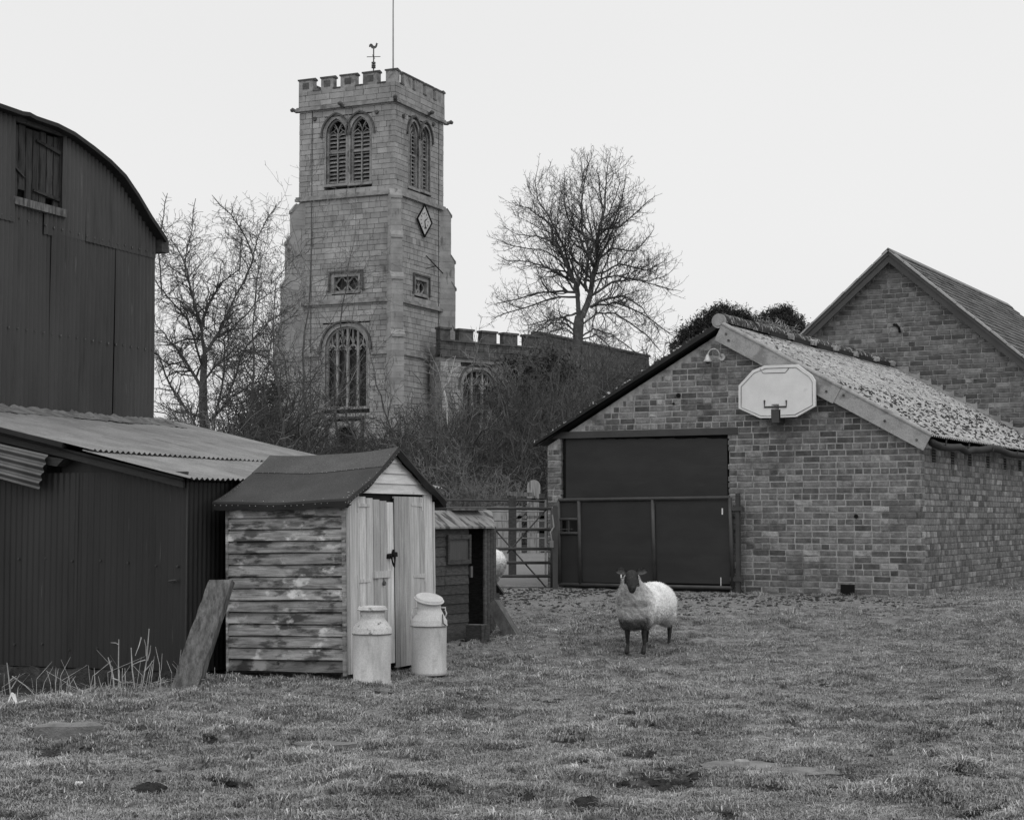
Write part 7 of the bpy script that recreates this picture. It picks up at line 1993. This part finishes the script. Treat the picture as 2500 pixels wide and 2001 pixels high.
for a_, b_ in zip(sx9, sy9):
    z = float(ground_z(a_, b_)) + .025; l_ = r.uniform(.02, .09); th = r.uniform(0, 6.3); d = Vector((math.cos(th) * l_, math.sin(th) * l_, r.uniform(-.01, .02))); mb.tube([(a_, b_, z), (a_ + d.x, b_ + d.y, z + d.z)], .0013, 3)
o = mb.build('loose_straw', M['dry'], None); tag(o, 'loose pale straw and dead stems strewn over the turf', 'straw', None, 'stuff')
mb = MB()
for k in range(120):
    u = -3.1 + 3.4 * r.rand(); w_ = LN.w(u, -.15 - .5 * r.rand(), 0); z = float(ground_base(w_.x, w_.y)) - .02; h_ = .08 + .34 * r.rand() ** 2
    mb.tube([(w_.x, w_.y, z), (w_.x + r.normal() * .03, w_.y + r.normal() * .03, z + h_ * .6), (w_.x + r.normal() * .09, w_.y + r.normal() * .05, z + h_)], [.003, .0022, .0012], 3)
o = mb.build('dead_stems', M['dry'], None); tag(o, 'fine dead stems and grass stalks below the dark iron wall', 'stems', None, 'stuff')
# ---------------------------------------------------------------- grass: tufts instanced over the turf
gm = bpy.data.materials.new('grass_blade'); t = NT(gm)
v = t.coords('pos'); n1 = t.noise(v, 1.3, 5, .6); n2 = t.noise(v, 9, 4, .6)
col = t.math('ADD', .17, t.math('MULTIPLY', t.ramp(n1, .3, .7), .15)); col = t.math('MULTIPLY', col, t.math('ADD', .7, t.math('MULTIPLY', t.ramp(n2, .3, .7), .6)))
col = t.math('MULTIPLY', col, t.math('ADD', 1.0, t.attr('shade')))
t.color(col); t.b.inputs['Roughness'].default_value = .7; t.b.inputs['Specular IOR Level'].default_value = .25
def tuft(seed, n, h0, h1, spread, lay_, w=.0032, straw=.12):
    r = np.random.RandomState(seed); V, Fq, S = [], [], []
    for i in range(n):
        a, rad = r.uniform(0, 6.3), spread * math.sqrt(r.rand()); b = np.array([rad * math.cos(a), rad * math.sin(a), -.004]); h = r.uniform(h0, h1)
        d = r.uniform(0, 6.3); lean = r.uniform(.3, 1.0) * lay_; dv = np.array([math.cos(d), math.sin(d), 0]); sd_ = np.array([-math.sin(d), math.cos(d), 0])
        P = [b, b + dv * h * lean * .35 + np.array([0, 0, h * .5]), b + dv * h * lean + np.array([0, 0, h * (.85 - .35 * lean)])]
        k = len(V); ww = w * r.uniform(.7, 1.4)
        V += [P[0] - sd_ * ww, P[0] + sd_ * ww, P[1] - sd_ * ww * .8, P[1] + sd_ * ww * .8, P[2] - sd_ * ww * .15, P[2] + sd_ * ww * .15]
        Fq += [[k, k + 1, k + 3, k + 2], [k + 2, k + 3, k + 5, k + 4]]
        s_ = r.uniform(-.35, .3) if r.rand() > straw else r.uniform(.6, 1.4); S += [s_] * 6
    return np_mesh('tuft', np.array(V), np.array(Fq), gm, np.array(S))
tc = bpy.data.collections.new('grass_source')
for k in range(6):
    o = bpy.data.objects.new('tuft', tuft(200 + k, 46, .008, .036, .062, 1.35, .0019, .05)); tc.objects.link(o)
tc2 = bpy.data.collections.new('long_grass_source')
for k in range(4):
    o = bpy.data.objects.new('tuft', tuft(300 + k, 34, .04, .10, .05, 1.3, .0026, .16)); tc2.objects.link(o)
def scatter(name, pts, scl, coll, label, cat):
    me = bpy.data.meshes.new(name); me.vertices.add(len(pts)); me.vertices.foreach_set('co', np.asarray(pts, np.float32).ravel())
    a = me.attributes.new('scl', 'FLOAT', 'POINT'); a.data.foreach_set('value', np.asarray(scl, np.float32))
    o = bpy.data.objects.new(name, me); COL.objects.link(o); tag(o, label, cat, None, 'stuff')
    ng = bpy.data.node_groups.new(name, 'GeometryNodeTree'); ng.interface.new_socket('Geometry', in_out='INPUT', socket_type='NodeSocketGeometry'); ng.interface.new_socket('Geometry', in_out='OUTPUT', socket_type='NodeSocketGeometry')
    N = ng.nodes.new; gi, go = N('NodeGroupInput'), N('NodeGroupOutput'); ip = N('GeometryNodeInstanceOnPoints'); ci = N('GeometryNodeCollectionInfo')
    ci.inputs['Collection'].default_value = coll; ci.inputs['Separate Children'].default_value = True; ci.inputs['Reset Children'].default_value = True
    ip.inputs['Pick Instance'].default_value = True
    rv = N('FunctionNodeRandomValue'); rv.data_type = 'FLOAT_VECTOR'; rv.inputs[0].default_value = (-.15, -.15, 0); rv.inputs[1].default_value = (.15, .15, 6.28)
    e2r = N('FunctionNodeEulerToRotation'); na = N('GeometryNodeInputNamedAttribute'); na.data_type = 'FLOAT'; na.inputs['Name'].default_value = 'scl'
    K = ng.links.new; K(gi.outputs[0], ip.inputs['Points']); K(ci.outputs[0], ip.inputs['Instance']); K(rv.outputs[0], e2r.inputs[0]); K(e2r.outputs[0], ip.inputs['Rotation']); K(na.outputs[0], ip.inputs['Scale']); K(ip.outputs[0], go.inputs[0])
    md = o.modifiers.new('scatter', 'NODES'); md.node_group = ng; return o
r = np.random.RandomState(17)
def in_building(x, y):
    bad = np.zeros(len(x), bool)
    for (Fm, x0, x1, y0, y1) in ((LN, -4, .0, -.0, 6), (SH, -1.3, 0.02, 0, 1.8), (GF, -5.8, 0, 0, 9)):
        c, s_ = math.cos(R(-Fm.deg)), math.sin(R(-Fm.deg)); dx, dy = x - Fm.o.x, y - Fm.o.y; u, w = dx * c - dy * s_, dx * s_ + dy * c
        bad |= (u > x0) & (u < x1) & (w > y0) & (w < y1)
    return bad
N_ = 150000
Yr = 7.2 + (27.5 - 7.2) * r.rand(N_) ** 1.25; Xr = Yr * r.uniform(-.36, .36, N_)
Xr = np.where(r.rand(N_) < .08, Yr * r.uniform(-.5, .5, N_), Xr)
n_ = fbm(Xr, Yr, 3.0, 3, 21)
pk = (1 - .92 * soil_mask(Xr, Yr)) * (1 - .93 * mud_mask(Xr, Yr)) * (.20 + .80 * sstep(.32, .52, n_)); keep = (r.rand(N_) < pk) & ~in_building(Xr, Yr) & ~((Yr > 26) & (Xr < 2.3))
for (sx0, sy0, rr_) in ((1810, 1870, .25), (1960, 1885, .22), (170, 1800, .18)):
    a_, b_ = gpix(sx0, sy0); keep &= ~((((Xr - a_) / rr_) ** 2 + ((Yr - b_) / (rr_ * .62)) ** 2 < 1) & (r.rand(N_) < .93))
Xr, Yr = Xr[keep], Yr[keep]; print('tufts', len(Xr))
scatter('grass', np.stack([Xr, Yr, ground_z(Xr, Yr)], 1), (.65 + .7 * fbm(Xr, Yr, 2.3, 4, 11)) * r.uniform(.7, 1.25, len(Xr)), tc, 'short cropped winter pasture grass covering the yard', 'grass')
N2 = 5200; Yr = 7.3 + 15 * r.rand(N2) ** 1.4; Xr = Yr * r.uniform(-.34, .34, N2); tus = fbm(Xr, Yr, 2.3, 4, 11); keep = (tus > .60) & ~in_building(Xr, Yr) & (mud_mask(Xr, Yr) < .3)
Xr, Yr = list(Xr[keep]), list(Yr[keep])
for (px, py, sp, n) in ((790, 1836, .16, 26), (170, 1812, .18, 18), (2000, 1452, .35, 16), (2180, 1455, .3, 12), (1850, 1448, .2, 8), (908, 1668, .1, 10), (1047, 1642, .1, 10), (945, 1822, .14, 26), (900, 1830, .08, 10), (1000, 1815, .12, 12), (60, 1730, .3, 30), (180, 1722, .35, 34), (330, 1722, .35, 34), (500, 1675, .2, 16), (560, 1650, .2, 14), (840, 1668, .15, 12), (960, 1648, .15, 12), (1100, 1580, .2, 10), (2330, 1440, .4, 20), (2420, 1430, .3, 24), (2040, 1945, .2, 14), (2250, 1930, .3, 14), (850, 1812, .2, 14)):
    a_, b_ = gpix(px, py)
    for q in range(n): Xr.append(a_ + r.normal() * sp * .8); Yr.append(b_ + r.normal() * sp * .35)
Xr, Yr = np.array(Xr), np.array(Yr)
scatter('long_grass', np.stack([Xr, Yr, ground_z(Xr, Yr)], 1), r.uniform(.6, 1.1, len(Xr)), tc2, 'longer ragged tussocks and straw scattered through the pasture', 'grass')
